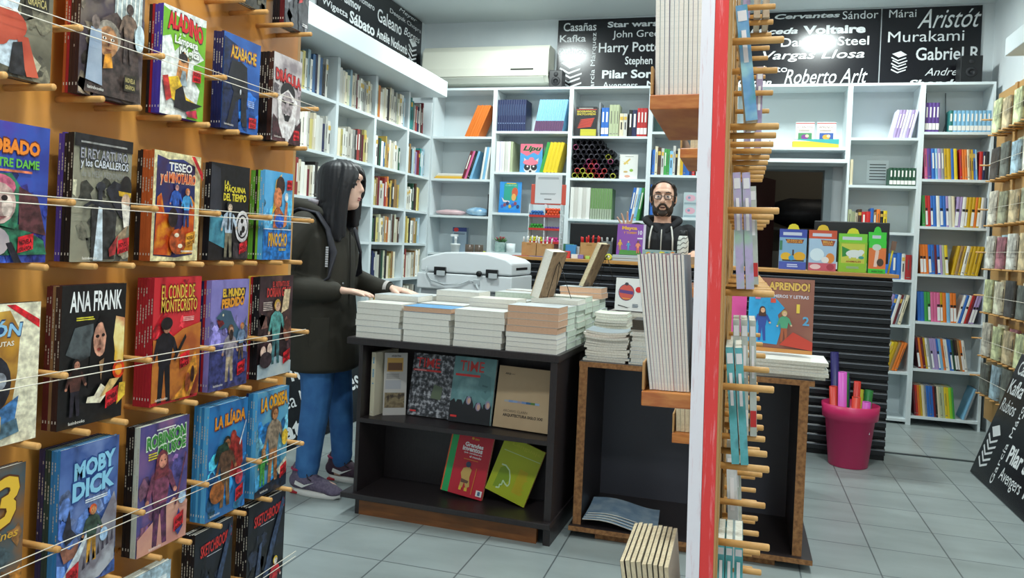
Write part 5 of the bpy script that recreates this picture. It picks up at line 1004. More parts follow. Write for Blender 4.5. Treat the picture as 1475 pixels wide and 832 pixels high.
# ------------------------------------------------------------------ things on the counter
def cbox(name, label, cat, x, y, w, d, h, c, group=None, z=CT, art=None, rz=0, bevel=.0015, part='box_body'):
    t = thing(name, label, cat, (x, y, z), (0, 0, rz), group); b = MB(); b.box(0, w, 0, d, 0, h, pm(c))
    b.build(part, t, bevel=bevel)
    if art:
        b = MB(); art(Art(b, w, h, lambda u, v, k: (u, -k-.0002, v))); b.build('printed_front', t)
    return t
KR = mat('kraft_card', '#b98a55', .7, c2='#c2955f', scale=20)
PENC = {'w': '#e6e8e6', 'r': '#d8322f', 'y': '#e6e23a', 'g': '#3a9a3a', 'b': '#2f6fb8', 'o': '#f0562a', 'p': '#e8489a', 'v': '#5a3f9a', 'k': '#1c1c20'}
PENN = {'w': 'white', 'r': 'red', 'y': 'yellow', 'g': 'green', 'b': 'blue', 'o': 'orange', 'p': 'pink', 'v': 'violet', 'k': 'black'}
def pen(label, p, d, L, r, c, cap, group, name='marker_pen'):
    t = thing(name, label, 'pen', p, (0, 0, 0), group); d = Vector(d).normalized()
    t.rotation_euler = d.to_track_quat('Z', 'Y').to_euler()
    b = MB(); b.lathe([(r*.9, 0), (r, .003), (r, L*.72)], pm(c), n=9); b.build('barrel', t)
    b = MB(); b.lathe([(r*1.08, L*.72), (r*1.08, L*.96), (r*.7, L)], pm(cap), n=9); b.build('cap', t)
def potbox(label, x, y, w, d, h, pens, plabel, name='pen_box'):
    t = thing(name, label, 'box', (x, y, CT), group='kraft card pen boxes'); th = .003
    b = MB(); b.box(0, w, 0, th, 0, h, KR); b.box(0, w, d-th, d, 0, h, KR); b.box(0, th, th, d-th, 0, h, KR); b.box(w-th, w, th, d-th, 0, h, KR); b.box(th, w-th, th, d-th, 0, th, KR); b.build('card_body', t)
    b = MB(); b.box(w*.35, w*.65, -.0004, 0, h*.8, h*.9, pm('#a5763f')); b.build('card_slot', t)
    n = len(pens)
    for i, ch in enumerate(pens):
        px = x+.016+(w-.032)*((i % 4)/3); py = y+.02+(d-.04)*(i//4)/max(1, (n-1)//4)
        lean = ((i % 4)-1.5)*.12+(rnd.random()-.5)*.12
        pen('%s pen, %s in %s' % (PENN[ch], ORD[i], plabel), (px, py, CT+.006), (lean*.5, (rnd.random()-.5)*.1, 1), h*1.25+.02*rnd.random(), .0055, PENC[ch], PENC[ch], 'pens in '+plabel)
potbox('left kraft box of white pens before the marker stand', -1.50, 5.42, .105, .07, .10, 'wwwwww', 'the left kraft box')
potbox('middle kraft box of white pens before the marker stand', -1.39, 5.42, .11, .07, .095, 'wwwww', 'the middle kraft box')
potbox('kraft box of red pens before the black monitor', -1.075, 5.42, .125, .08, .115, 'rrrrrrrr', 'the kraft box before the monitor')
# marker stand with a paper notice on top
ms = thing('marker_stand', 'tall white stand of coloured markers with a paper notice on top', 'stand', (-1.49, 5.53, CT))
RED = pm('#c8352c')
b = MB(); b.box(0, .005, 0, .10, 0, .38, WHITE); b.box(.235, .24, 0, .10, 0, .38, WHITE); b.box(.1175, .1225, .0, .10, .0, .38, WHITE); b.box(.005, .235, .095, .10, 0, .38, WHITE); b.build('frame', ms)
for k in range(4):
    b = MB(); b.box(.0052, .1172, .0, .0945, .095*k+.002, .095*k+.008, RED); b.box(.1228, .2348, .0, .0945, .095*k+.002, .095*k+.008, RED); b.box(.0052, .2348, -.003, -.0005, .095*k, .095*k+.016, RED); b.build('tray', ms)
b = MB(); b.box(-.012, .252, .09, .096, .381, .53, mat('red_header', '#d85a48', .4)); b.build('header', ms, bevel=.004)
b = MB(); b.box(.02, .22, .084, .0885, .39, .60, pm('#dfe2e4')); A = Art(b, .2, .21, lambda x, y, k: (.02+x, .084-k, .39+y)); A.lines('#8a8f94', .2, .30, .8, .36, 2); A.lines('#3a3d40', .36, .12, .64, .17, 1); A.lines('#9a9fa4', .1, .84, .9, .92, 2); b.build('paper_notice', ms)
for k in range(8): b = MB(); b.box(.2405, .25, .02, .03, .05+.042*k, .058+.042*k, WHITE); b.build('side_tab', ms)
MC = [('y', 'p'), ('g', 'v'), ('b', 'o')]
MN = ['lower', 'middle', 'upper']
for k, (l, r) in enumerate(MC):
    for s, ch in ((0, l), (1, r)):
        nrows = 1 if (ch in 'v') else (2 if ch != 'o' else 3)
        i = 0
        for rr in range(nrows):
            for q in range(5 if rr % 2 == 0 else 4):
                x = -1.49+(.0055 if s == 0 else .1232)+.0115+q*.0222+(.011 if rr % 2 else 0); z = CT+.095*(k+1)+.0085+.0108+rr*.0192
                t = thing('marker_pen', '%s marker, number %s in the %s %s tray of the stand' % (PENN[ch], ORD[i], MN[k], ['left', 'right'][s]), 'pen', (x, 5.532, z), (-PI/2, 0, 0), 'markers in the %s %s tray' % (MN[k], ['left', 'right'][s]))
                b = MB(); b.lathe([(.006, 0), (.0105, .002), (.0105, .03)], pm(PENC[ch]), n=10); b.build('cap', t); b = MB(); b.lathe([(.0095, .0302), (.0095, .085)], pm('#e8e8e4'), n=10); b.build('barrel', t); i += 1
# flat paper things at the left end of the counter
for k, (c, n, x) in enumerate((('#b8324a', 'red pink', -1.55), ('#3a4f9a', 'dark blue', -1.44))):
    cbox('leaflet', '%s leaflet lying flat on the left counter end' % n, 'leaflet', x, 5.345, .13, .05, .004, c, part='sheets')
# small packs in the middle
for (x, y, w, d, h, c, lab) in ((-1.27, 5.40, .05, .04, .035, '#e05a3a', 'small orange pack beside the kraft boxes'), (-1.215, 5.50, .07, .04, .10, '#3a7a5a', 'small green box beside the blue box on the counter'), (-1.185, 5.44, .075, .04, .095, '#3f8fc8', 'small blue box on the counter'), (-1.20, 5.385, .06, .03, .05, '#d8403a', 'small red pack before the blue box'), (-1.13, 5.385, .05, .03, .03, '#e8e6e4', 'small white pack with an orange mark'), (-1.14, 5.47, .05, .05, .085, '#dfe3e6', 'white carton left of the red pens box'), (-1.085, 5.385, .04, .03, .028, '#8a78b8', 'small lilac pack before the red pens box'), (-1.03, 5.385, .03, .025, .022, '#a8d060', 'small lime pack before the red pens box')):
    cbox('small_box', lab, 'box', x, y, w, d, h, c)
# glass jar with pens
t = thing('glass_jar', 'clear glass jar of pens before the monitor', 'jar', (-.895, 5.46, CT))
b = MB(); b.lathe([(.036, 0), (.040, .005), (.040, .13), (.037, .13), (.037, .006), (.001, .006)], mat('jar_glass', '#cfdadd', .08, trans=.85), n=20, cap=False); b.build('glass', t)
for i, ch in enumerate('krwk'):
    pen('%s pen, %s in the glass jar' % (PENN[ch], ORD[i]), (-.895+.016*math.cos(i*1.6), 5.46+.016*math.sin(i*1.6), CT+.008), (.15*math.cos(i*1.6), .1*math.sin(i*1.6), 1), .15, .005, PENC[ch], '#b8b8b8', 'pens in the glass jar')
for k, x in enumerate((-.925, -.865)):
    t = thing('tape_roll', '%s yellow tape roll on the counter edge' % ['left', 'right'][k], 'tape', (x, 5.375, CT+.0225), (PI/2, 0, 0), 'yellow tape rolls')
    b = MB(); b.lathe([(.011, -.009), (.0215, -.009), (.0215, .009), (.011, .009), (.011, -.009)], pm('#d8d83a'), n=22, cap=False); b.build('tape', t); b = MB(); b.lathe([(.0105, -.0085), (.0105, .0085)], pm('#e8e6c8'), n=18); b.build('core', t)
# monitors
def monitor(label, x, y, w, h, z0, rz):
    t = thing('monitor', label, 'monitor', (x, y, CT), (0, 0, rz), 'monitors seen from behind'); m = mat('monitor_black', '#0d0e11', .35)
    b = MB(); b.box(-w/2, w/2, 0, .02, z0, z0+h, m); b.build('screen_back', t, bevel=.006)
    b = MB(); b.box(-w/2+.008, w/2-.008, .0201, .0225, z0+.01, z0+h-.008, mat('screen_glass', '#15181c', .12)); b.build('screen', t)
    b = MB(); b.box(-.03, .03, -.012, -.0001, .012, z0+h*.55, m); b.build('neck', t, bevel=.004)
    b = MB(); b.box(-.11, .11, -.06, .09, 0, .011, m); b.build('foot', t, bevel=.004)
monitor('black computer monitor seen from behind beside the man', -1.005, 5.60, .38, .225, .03, math.radians(-4))
monitor('black computer monitor seen from behind above the toy boxes', .70, 5.62, .46, .27, .06, math.radians(-3))
# purple book on a stack, colourful box, bottle
def art_pur(s):
    s.rect('#8a4aa8', 0, 0, 1, 1); s.rect('#cfc6d8', .92, 0, 1, 1); s.text('Mayca', '#e8b03a', .16, .78, .70, .93, bold=.05); s.text('Y TOMMY', '#e89a3a', .22, .68, .70, .75, bold=.03); s.text('10', '#e8e4f0', .74, .66, .88, .80, bold=.03); s.rect('#e8e4f0', .72, .52, .9, .56)
    s.poly('#4a8a3a', [(.1, 0), (.9, 0), (.84, .14), (.12, .16)]); s.person(.12, .14, .34, '#e8c84a', '#e0b83a', '#e0a83a', '#c88a3a'); s.person(.42, .14, .30, '#e8c0a0', '#d8c04a', '#4a9ac8', '#4a9ac8'); s.person(.76, .06, .40, '#8a5a4a', '#2a2020', '#e88a6a', '#e06a5a')
for k in range(6):
    cbox('workbook', 'grey workbook under the purple book, %s of six' % (['bottom', 'second', 'third', 'fourth', 'fifth', 'top'][k]), 'book', -.845+.004*(k % 2), 5.385+.003*(k % 3), .245, .17, .0065, ['#a9b4bc', '#c2c9cc'][k % 2], 'grey workbooks on the counter', CT+.0067*k, bevel=0, part='pages')
comic('shown_book', 'purple children\'s book standing on grey workbooks before the man', 'book', .195, .215, .02, '#8a4aa8', art_pur, spine='#6a3a88', loc=(-.825, 5.44, CT+.0405), rot=(math.radians(-7), 0, 0), group='books shown on the counter')
def art_lem(s):
    s.rect('#8fa8a8', 0, 0, 1, 1)
    for k in range(22):
        s.ell(['#e8c82a', '#d8d83a', '#e08a2a', '#5a9a4a', '#3f8fa0'][k % 5], rnd.random()*.9+.05, rnd.random()*.7+.15, .05+.04*rnd.random(), .12+.08*rnd.random(), 10)
cbox('gift_box', 'long box with a yellow fruit print below the man', 'box', -.64, 5.42, .215, .10, .085, '#8fa8a8', None, CT, art_lem)
cbox('card_block', 'small brown card block beside the patterned bottle', 'box', -.385, 5.36, .11, .05, .05, '#a08468')
t = thing('bottle', 'white bottle with black script and black cap before the man', 'bottle', (-.378, 5.50, CT))
b = MB(); b.lathe([(.034, 0), (.038, .006), (.038, .15), (.030, .185), (.027, .19)], pm('#d9d8d0'), n=24)
b.build('body', t)
b = MB()
for k in range(5):
    z = .02+.033*k; pts = []
    for i in range(9): a = PI+.35+.28*i; rr = .0384; pts.append((rr*math.cos(a), rr*math.sin(a), z+.006*math.sin(i*1.7)+.004*i))
    b.tube(pts, .0022, pm('#2c2c30'), n=5)
b.build('script_pattern', t); b = MB(); b.lathe([(.0275, .1905), (.0285, .193), (.0285, .225), (.024, .228)], pm('#17171a'), n=20); b.build('cap', t)
# toy boxes at the right end: body, header card, hang tab
def toy(label, x, w, h, c1, art, hc, tabc, rz=0):
    t = thing('toy_box', label, 'toy box', (x, 5.40, CT), (math.radians(0), 0, rz), 'toy boxes on the counter')
    b = MB(); b.box(0, w, 0, .06, 0, h, pm(c1)); b.build('box_body', t, bevel=.002)
    b = MB(); art(Art(b, w, h, lambda u, v, k: (u, -k-.0002, v))); b.build('printed_front', t)
    b = MB(); b.box(-.002, w+.002, .02, .026, h+.0005, h+.055, pm(hc)); b.box(.02, w-.03, .0192, .02, h+.015, h+.035, pm('#c8ccd8')); b.build('header_card', t)
    b = MB(); b.prism([(w*.28, .021, h+.0555), (w*.72, .021, h+.0555), (w*.66, .021, h+.08), (w*.56, .021, h+.09), (w*.44, .021, h+.09), (w*.34, .021, h+.08)], (0, .004, 0), pm(tabc)); b.build('hang_tab', t)
def art_t1(s): s.rect('#7fa8c8', 0, 0, 1, 1); s.poly('#7a3a28', [(.2, .95), (.9, .95), (.84, .82), (.3, .82)]); s.text('MUNDO DE', '#e8a03a', .28, .89, .82, .94, bold=.03); s.text('BLOQUES', '#e8a03a', .26, .83, .84, .885, bold=.03); s.ell('#e0b02a', .25, .40, .2, .13); s.ell('#e0a82a', .75, .42, .22, .14); s.rect('#3a2a20', .12, .26, .92, .30); s.ell('#3f9ac8', .45, .36, .1, .08); s.rect('#4a3a30', .48, .44, .54, .62); s.rect('#4a5ab0', 0, 0, 1, .24); s.lines('#c8d0f0', .3, .06, .7, .18, 2); s.rect('#3f7a5a', .0, .6, .1, .9)
def art_t2(s): s.rect('#a9c4dc', 0, 0, 1, 1); s.ell('#d8e8f0', .3, .5, .26, .2); s.poly('#9a4a34', [(.42, .97), (.95, .95), (.88, .78), (.5, .78)]); s.text('BELLA', '#e8b04a', .5, .87, .86, .94, bold=.03); s.text('DULZURA', '#e8a04a', .5, .80, .86, .86, bold=.03); s.ell('#e08a3a', .78, .40, .16, .16); s.ell('#e8e4e0', .6, .34, .14, .1); s.rect('#c85a6a', 0, 0, 1, .24); s.ell('#e8c8c8', .25, .12, .2, .08); s.ell('#a83a4a', .8, .12, .14, .1)
def art_t3(s): s.rect('#8fbf2f', 0, 0, 1, 1); s.rect('#c8c84a', .08, .3, .92, .95); s.poly('#2f8a3a', [(.1, .86), (.4, .74), (.34, .55), (.12, .5)]); s.ell('#dfe4e0', .55, .62, .3, .13); s.ell('#dfe4e0', .78, .68, .12, .08); s.rect('#dfe4e0', .36, .46, .44, .56); s.rect('#dfe4e0', .62, .46, .70, .56); s.ell('#3f9a8a', .8, .5, .1, .05); s.text('ANIMALES', '#a8522a', .26, .33, .80, .39, bold=.02); s.lines('#a8b8a0', .28, .12, .74, .2, 2)
def art_t4(s): s.rect('#e0763a', 0, 0, 1, 1); s.rect('#3fc83a', 0, 0, 1, .14); s.rect('#3fc83a', 0, .78, 1, 1); s.ell('#c8d8c8', .45, .8, .26, .1); s.poly('#e8c8b8', [(.3, .2), (.5, .2), (.6, .7), (.4, .72)]); s.ell('#4a3a2a', .68, .34, .2, .12); s.text('INSECTOS', '#1c5a1c', .2, .03, .85, .09, bold=.02)
toy('blue toy building blocks box with yellow tab on the counter', .245, .165, .205, '#6a88b8', art_t1, '#3a4aa0', '#e0cc2a')
toy('white and red toy box with orange header on the counter', .425, .165, .205, '#c8d4e0', art_t2, '#c8502f', '#e0b82a')
toy('green animal toy box with a white rhinoceros on the counter', .605, .165, .19, '#8fbf2f', art_t3, '#7ac83a', '#d8d82a')
toy('narrow green and orange toy box at the counter end', .78, .10, .205, '#3fb83a', art_t4, '#3fc83a', '#3fc83a')
t = thing('paint_brush', 'wooden handled brush leaning at the counter end', 'brush', (.905, 5.45, CT), (0, math.radians(8), 0))
b = MB(); b.tube([(0, 0, 0), (0, 0, .15)], .006, pm('#d8c23a'), n=8); b.build('handle', t); b = MB(); b.box(-.014, .014, -.006, .006, .151, .21, pm('#7a5a48')); b.build('bristles', t)

# ------------------------------------------------------------------ pink bin with coloured card tubes
t = thing('bin', 'bright pink plastic pot on the floor before the black counter', 'bin', (.685, 5.17, 0))
PK = mat('pink_plastic', '#d8326a', .35)
b = MB(); b.lathe([(.105, 0), (.112, .004), (.140, .285), (.158, .288), (.165, .372), (.158, .374), (.150, .30), (.132, .285), (.105, .01), (.001, .01)], PK, n=40, cap=False); b.build('pot', t)
b = MB(); b.box(.03, .068, -.1385, -.136, .20, .25, pm('#dfe6e6')); b.box(.038, .06, -.1388, -.1384, .222, .242, pm('#3a9a8a')); b.build('price_sticker', t, (0, .002, 0), (math.radians(-5.5), 0, math.radians(18)))
RL = [(.46, '#d8402f', 'red'), (.56, '#d85ac0', 'magenta'), (.42, '#e0442f', 'short red'), (.39, '#d85ac8', 'short magenta'), (.45, '#2a7a3a', 'short green'), (.44, '#c8c23a', 'yellow'), (.50, '#2f2f6a', 'dark blue'), (.66, '#2f2a6a', 'tall navy'), (.54, '#1f6a3a', 'green'), (.50, '#d8382f', 'orange red')]
for i, (L, c, n) in enumerate(RL):
    if i < 8: ang = math.radians(190+45*i); x, y, r = .074*math.cos(ang), .074*math.sin(ang), .0245
    else: x, y, r = (-.022, .022)[i-8], (.008, -.008)[i-8], .020
    tt = thing('paper_roll', '%s paper roll standing in the pink pot' % n, 'paper roll', (.685+x, 5.17+y, .012), (-.9*y, .9*x, 0), 'paper rolls in the pink pot')
    b = MB(); b.lathe([(r, 0), (r, L), (r*.85, L), (r*.85, .002)], pm(c), n=18, cap=False); b.build('roll', tt); b = MB(); b.lathe([(r*.84, L-.004), (r*.5, L-.006), (r*.5, L-.03)], pm(shade(c, .55)), n=16, cap=False); b.build('inner_coil', tt)

# ------------------------------------------------------------------ things on the back shelves
SB = lambda bay, k: BAYZ[bay][k]+.0006
def art_dog(s):
    s.rect('#d96a80', 0, 0, 1, 1); s.poly('#4a9ad0', [(0, 0), (1, 0), (1, .88), (.8, .62), (.6, .7), (.3, .58), (0, .7)]); s.text('Lipu', '#1f2a24', .12, .72, .94, .93, bold=.03, shear=.3, shadow='#4fae5a'); s.ell('#cfc9c6', .48, .14, .3, .16); s.poly('#d8c0c0', [(.2, .3), (.18, .52), (.36, .4)]); s.poly('#d8c0c0', [(.8, .3), (.84, .52), (.64, .4)]); s.ell('#2a2a2e', .33, .2, .14, .12); s.ell('#2a2a2e', .64, .2, .14, .12); s.ell('#e0788c', .48, .36, .34, .1); s.ell('#e0788c', .52, .46, .12, .08); s.ell('#15151a', .48, .05, .06, .04); s.ell('#e8e4e0', .35, .22, .04, .03); s.ell('#e8e4e0', .62, .22, .04, .03)
comic('shown_book', 'pink and blue book with a drawn dog in the second shelf bay', 'book', .20, .255, .035, '#d96a80', art_dog, spine='#1c1c22', loc=(-1.905, YB+.05, SB(1, 1)), rot=(0, 0, math.radians(3)), group='books shown on the back shelves', stx='#3fae6a')
def art_sea(s):
    s.rect('#2f8fd8', 0, 0, 1, 1); s.poly('#2a9a86', [(.2, .4), (.82, .4), (.82, .95), (.2, .95)]); s.rect('#d8b83a', .3, .93, .74, .965); s.text('CUENTOS', '#8fd8c0', .26, .86, .76, .91, bold=.02); s.ell('#c85a3a', .7, .66, .14, .16); s.ell('#e0a85a', .66, .5, .1, .12); s.poly('#d8d0d0', [(.1, .5), (.2, .34), (.5, .33), (.46, .38), (.24, .4)])
    for k in range(7): s.ell(['#3a5ab8', '#8a4a5a', '#2a3a6a', '#c8a83a'][k % 4], .15+.12*k, .2+.05*(k % 3), .07, .06, 10)
    s.rect('#1f7fd0', 0, 0, 1, .09)
comic('shown_book', 'bright blue storybook with a green panel below the pink dog book', 'book', .20, .275, .02, '#2f8fd8', art_sea, spine='#1f6ab0', loc=(-2.075, YB+.02, SB(1, 2)), rot=(math.radians(-4), 0, math.radians(2)), group='books shown on the back shelves')
comic('shown_book', 'deep blue folder standing right of the marker stand notice', 'book', .12, .26, .02, '#2f6fa8', lambda s: (s.rect(N('bluefold', '#2f6fa8', '#4a8ac0'), 0, 0, 1, 1), s.poly('#c8d83a', [(0, .7), (.1, .7), (.1, .95), (0, .95)])), spine='#2a5a8a', loc=(-1.735, YB+.06, SB(1, 2)), rot=(math.radians(-4), 0, 0), group='books shown on the back shelves')
def art_enc(s):
    s.rect('#1c1c1f', 0, 0, 1, 1); s.text('BIOGRAPHICAL', '#d8c23a', .06, .81, .94, .88, bold=.02); s.text('ENCYCLOPEDIA', '#d8c23a', .06, .72, .94, .79, bold=.02); s.rect('#c8402f', .02, .90, .98, .92); s.lines('#d8d4c8', .14, .935, .84, .965, 1)
    for k in range(7): s.poly('#c8402f', [(.08+.02*k, .30+.045*k), (.7+.03*k, .36+.045*k), (.76+.02*k, .33+.045*k), (.12+.03*k, .28+.045*k)]); s.k -= 1
    for k in range(5): s.rect('#d8d03a', .24, .03+.045*k, .98, .065+.045*k); s.k -= 1
comic('shown_book', 'black encyclopedia with red and yellow cover in the third bay', 'book', .185, .255, .04, '#1c1c1f', art_enc, spine='#8a2f24', loc=(-1.415, YB+.03, SB(2, 0)), rot=(0, 0, 0), group='books shown on the back shelves')
comic('shown_book', 'dark green book with a white octagon behind the partition shelf', 'book', .19, .275, .03, '#24423f', lambda s: (s.rect('#24423f', 0, 0, 1, 1), s.poly('#cfdcd6', [(.3, .85), (.7, .9), (.95, .75), (.98, .4), (.75, .28), (.45, .28), (.25, .4), (.22, .7)]), s.text('1001', '#cfdcd6', .55, .1, .8, .16)), spine='#1a302e', loc=(-.745, YB+.03, SB(3, 0)), rot=(0, 0, 0), group='books shown on the back shelves')
nb = comic('spiral_notebook', 'white spiral notebook with a leaf drawing beside the card tubes', 'notebook', .155, .21, .012, '#e4e4de', lambda s: (s.rect('#e4e4de', 0, 0, 1, 1), s.poly('#d8b85a', [(.2, .62), (.55, .85), (.6, .8), (.3, .58)]), s.poly('#e0c87a', [(.15, .72), (.5, .66), (.45, .6)]), s.ell('#8fb84a', .66, .36, .1, .06), s.ell('#c8a86a', .35, .3, .12, .04), s.ell('#d8a08a', .45, .12, .16, .05), s.lines('#b8b8b0', .3, .9, .8, .94, 1)), loc=(-1.02, YB+.04, SB(2, 1)), rot=(0, 0, 0))
b = MB()
for k in range(14): z = .01+.0145*k; b.tube([(.006, -.002, z), (-.006, -.004, z+.001), (-.009, .006, z+.002), (-.004, .014, z+.002), (.005, .013, z)], .0011, pm('#4a4c50'), n=5)
b.build('spiral_wire', nb)
# rolled cardboard tubes, one thing each
TC = [('#14141a', 'black'), ('#1c1626', 'blackish violet'), ('#a03a6a', 'magenta rimmed'), ('#b8302f', 'red rimmed'), ('#b8b82f', 'yellow rimmed')]
ti = 0
for r in range(9):
    n = [8, 8, 7, 8, 7, 7, 6, 5, 3][r]
    for q in range(n):
        R_ = .0235; x = -1.428+R_+q*(2*R_+.0006)+(R_ if r % 2 else 0); z = SB(2, 1)+R_+r*R_*1.735
        if r == 0: k = 4 if q < 4 else (3 if q < 6 else (0 if q == 6 else 4))
        elif r == 1: k = [3, 4, 3, 3, 2, 3, 0, 0][q]
        elif r == 2: k = [0, 0, 2, 3, 2, 0, 0][q]
        elif r == 3: k = [0, 0, 2, 3, 0, 0, 2, 0][q]
        else: k = [0, 1, 0, 1, 0, 0, 1, 0][q]
        if r == 6 and q == 0: k = 2
        if r == 4 and q == 6: k = 4
        if z+R_ > 2.175: continue
        c, nm = TC[k]; bd = '#16151c' if k != 4 else '#5a5a22'
        t = thing('card_tube', '%s cardboard tube, %s from left in row %s of the pile' % (nm, ORD[q], ORD[r]), 'tube', (x, YB+.015+.03*rnd.random(), z), (-PI/2, 0, 0), 'card tubes in the third bay')
        b = MB(); b.lathe([(R_*.82, 0), (R_, 0), (R_, .21), (R_*.82, .21), (R_*.82, 0)], pm(bd), n=14, cap=False); b.build('tube_wall', t)
        b = MB(); b.lathe([(R_*.80, -.0008), (R_*1.0, -.0008), (R_*.995, .0), (R_*.8, .0)], pm(c if k > 1 else '#2c2a34'), n=14, cap=False); b.build('rim', t); ti += 1
# bay A: envelopes, plastic bags, cups, mugs, blue package
for k, (c, nm) in enumerate((('#d8a83a', 'mustard'), ('#e0b84a', 'yellow'), ('#d8d2c0', 'cream'), ('#e4e2dc', 'white'))):
    b = MB(); b.prism([(0, 0, 0), (.30, 0, 0), (.33, 0, .006), (.30, 0, .012), (0, 0, .012)], (0, .2, 0), pm(c)); tag(b.build('envelope', None, (-2.70+.01*k, YB+.02+.004*k, SB(0, 1)+.0124*k)), '%s padded envelope, %s of the pile in the corner bay' % (nm, ['bottom', 'second', 'third', 'top'][k]), 'envelope', 'envelopes in the corner bay')
def lump(name, label, cat, loc, r, m, seed, flat=.35):
    q = random.Random(seed); b = MB(); n = 14; rings = []
    for j in range(1, 8):
        th = PI*j/8; rings.append([(r[0]*math.sin(th)*math.cos(2*PI*i/n)*(1+.12*(q.random()-.5)), r[1]*math.sin(th)*math.sin(2*PI*i/n)*(1+.12*(q.random()-.5)), max(-r[2], -r[2]*math.cos(th)*(1+.2*(q.random()-.5)))) for i in range(n)])
    b.loft(rings, m); return tag(b.build(name, None, (loc[0], loc[1], loc[2]+r[2])), label, cat)
lump('plastic_bag', 'pink plastic bag lying in the corner bay', 'bag', (-2.56, YB+.12, SB(0, 2)), (.15, .09, .028), mat('pink_bag', '#d8b8bc', .3), 3)
lump('plastic_bag', 'clear blue plastic bag beside the pink bag', 'bag', (-2.30, YB+.12, SB(0, 2)), (.115, .09, .042), mat('blue_bag', '#a8c8dc', .2, c2='#7aa8cc', scale=20), 5)
cbox('black_folder', 'black folder standing at the right end of the bag shelf', 'folder', -2.183, YB+.03, .018, .2, .20, '#1c1d22', z=SB(0, 2), part='folder_body')
t = thing('wipes_cup', 'white cup with a spray top before the copier shelf', 'cup', (-2.475, YB+.045, SB(0, 3)))
b = MB(); b.lathe([(.034, 0), (.042, .07), (.045, .072), (.045, .085), (.04, .087)], pm('#e4e9ea'), n=20); b.build('cup_body', t); b = MB(); b.lathe([(.012, .0875), (.012, .12), (.016, .122), (.014, .15)], pm('#e8ecee'), n=12); b.box(-.045, .02, -.01, .01, .1505, .17, pm('#e8ecee')); b.build('spray_top', t)
cbox('package', 'grey blue blister package with a red blue head in the corner bay', 'box', -2.535, YB+.12, .135, .05, .235, '#8fa4b8', z=SB(0, 3), art=lambda s: (s.rect('#9db0c0', 0, 0, 1, 1), s.rect('#2f3f7a', 0, .84, 1, 1), s.ell('#c8302f', .25, .91, .18, .08), s.lines('#5a6a7a', .1, .72, .9, .8, 2)))
for k, x in enumerate((-2.345, -2.255)):
    t = thing('mug', '%s brown and grey mug in the corner bay' % ['left', 'right'][k], 'mug', (x, YB+.06, SB(0, 3)), (0, 0, 0), 'mugs in the corner bay')
    b = MB(); b.lathe([(.036, 0), (.040, .004), (.040, .085), (.037, .085), (.036, .008), (.001, .006)], mat('mug_glaze', '#8a7f74', .3, c2='#5a4c42', scale=9, stretch=(1, 1, .1)), n=20, cap=False); b.build('mug_body', t); b = MB(); b.tube([(.040, 0, .07), (.06, 0, .066), (.066, 0, .045), (.06, 0, .025), (.04, 0, .02)], .005, pm('#6a5a50'), n=7); b.build('mug_handle', t, None, (0, 0, PI/2))
t = thing('ball', 'small yellow green ball beside the mugs', 'ball', (-2.195, YB+.04, SB(0, 3)+.016)); b = MB(); b.ell((0, 0, 0), (.016, .016, .016), pm('#c8d03a')); b.build('ball_body', t)
# bay B lower: succulent in a glass pot, white cup
t = thing('potted_plant', 'small reddish succulent in a glass cube on the second bay shelf', 'plant', (-2.05, YB+.06, SB(1, 3)))
b = MB(); b.box(-.045, .045, -.045, .045, 0, .085, mat('pot_glass', '#a8c0bc', .15, c2='#7fa09a', scale=20)); b.build('glass_pot', t, bevel=.006); b = MB()
for i in range(26):
    a = i*2.4; rr = .008+.0016*i; M = Matrix.Rotation(a, 3, 'Z') @ Matrix.Rotation(.5+rr*8, 3, 'Y'); b.ell((rr*math.cos(a), rr*math.sin(a), .105-.15*rr+.01*(i % 3)), (.006, .009, .020), pm(['#4a7a4a', '#6a8a5a', '#a84a4f'][i % 3]), 6, 5, M)
b.build('leaves', t)
t = thing('cup', 'white plain cup beside the succulent', 'cup', (-1.955, YB+.05, SB(1, 3))); b = MB(); b.lathe([(.034, 0), (.038, .003), (.041, .08), (.038, .08), (.035, .006), (.001, .005)], pm('#dfe6e8'), n=20, cap=False); b.build('cup_body', t)
# bay D: toy packs beside the man's head
for k in range(6):
    def art_pk(s, k=k): s.rect('#b8c8cc', 0, 0, 1, 1); s.rect('#8aa0a8', .05, .05, .95, .2); s.ell(['#d8a8b8', '#a8c8a8', '#c8c0e0'][k % 3], .5, .55, .36, .26); s.ell('#7a98b0', .4, .58, .1, .1)
    cbox('toy_pack', 'clear toy pack, %s row, %s from left, right of the man' % (['lower', 'upper'][k//3], ORD[k % 3]), 'toy box', -.47+.118*(k % 3), YB+.03, .112, .08, .105, '#a9bcc4', 'toy packs behind the man', SB(3, 2)+.106*(k//3), art_pk)
# bay E: display carton with two books, small dark figure
dc = thing('display_carton', 'yellow and teal display carton above the doorway', 'box', (.365, YB+.02, SB(4, 0)))
b = MB(); b.box(0, .345, 0, .003, 0, .05, pm('#d8c23a')); A = Art(b, .345, .07, lambda x, y, k: (x, -k, y)); A.poly('#3fa8a8', [(.0, .95), (.55, .62), (1, .4), (1, .98)]); b.box(0, .345, .10, .103, 0, .06, pm('#d8c23a')); b.box(0, .003, .0035, .0995, 0, .05, pm('#d8c23a')); b.box(.342, .345, .0035, .0995, 0, .05, pm('#3fa8a8')); b.build('carton', dc)
def art_cd(k): return lambda s: (s.rect('#e6e6e2', 0, 0, 1, 1), s.rect('#a83a3a', .0, .93, 1, .97), s.text('APRENDO' if k else 'CUENTOS', '#7a4a3a', .1, .76, .9, .84, bold=.01), s.lines('#a08a80', .15, .64, .8, .72, 2), s.rect(['#4a8a5a', '#3a5aa0'][k], .14, .30, .88, .58), s.ell(['#7a3a8a', '#d8a03a'][k], .5, .42, .2, .1), s.ell('#e8c8a8', .62, .46, .1, .06))
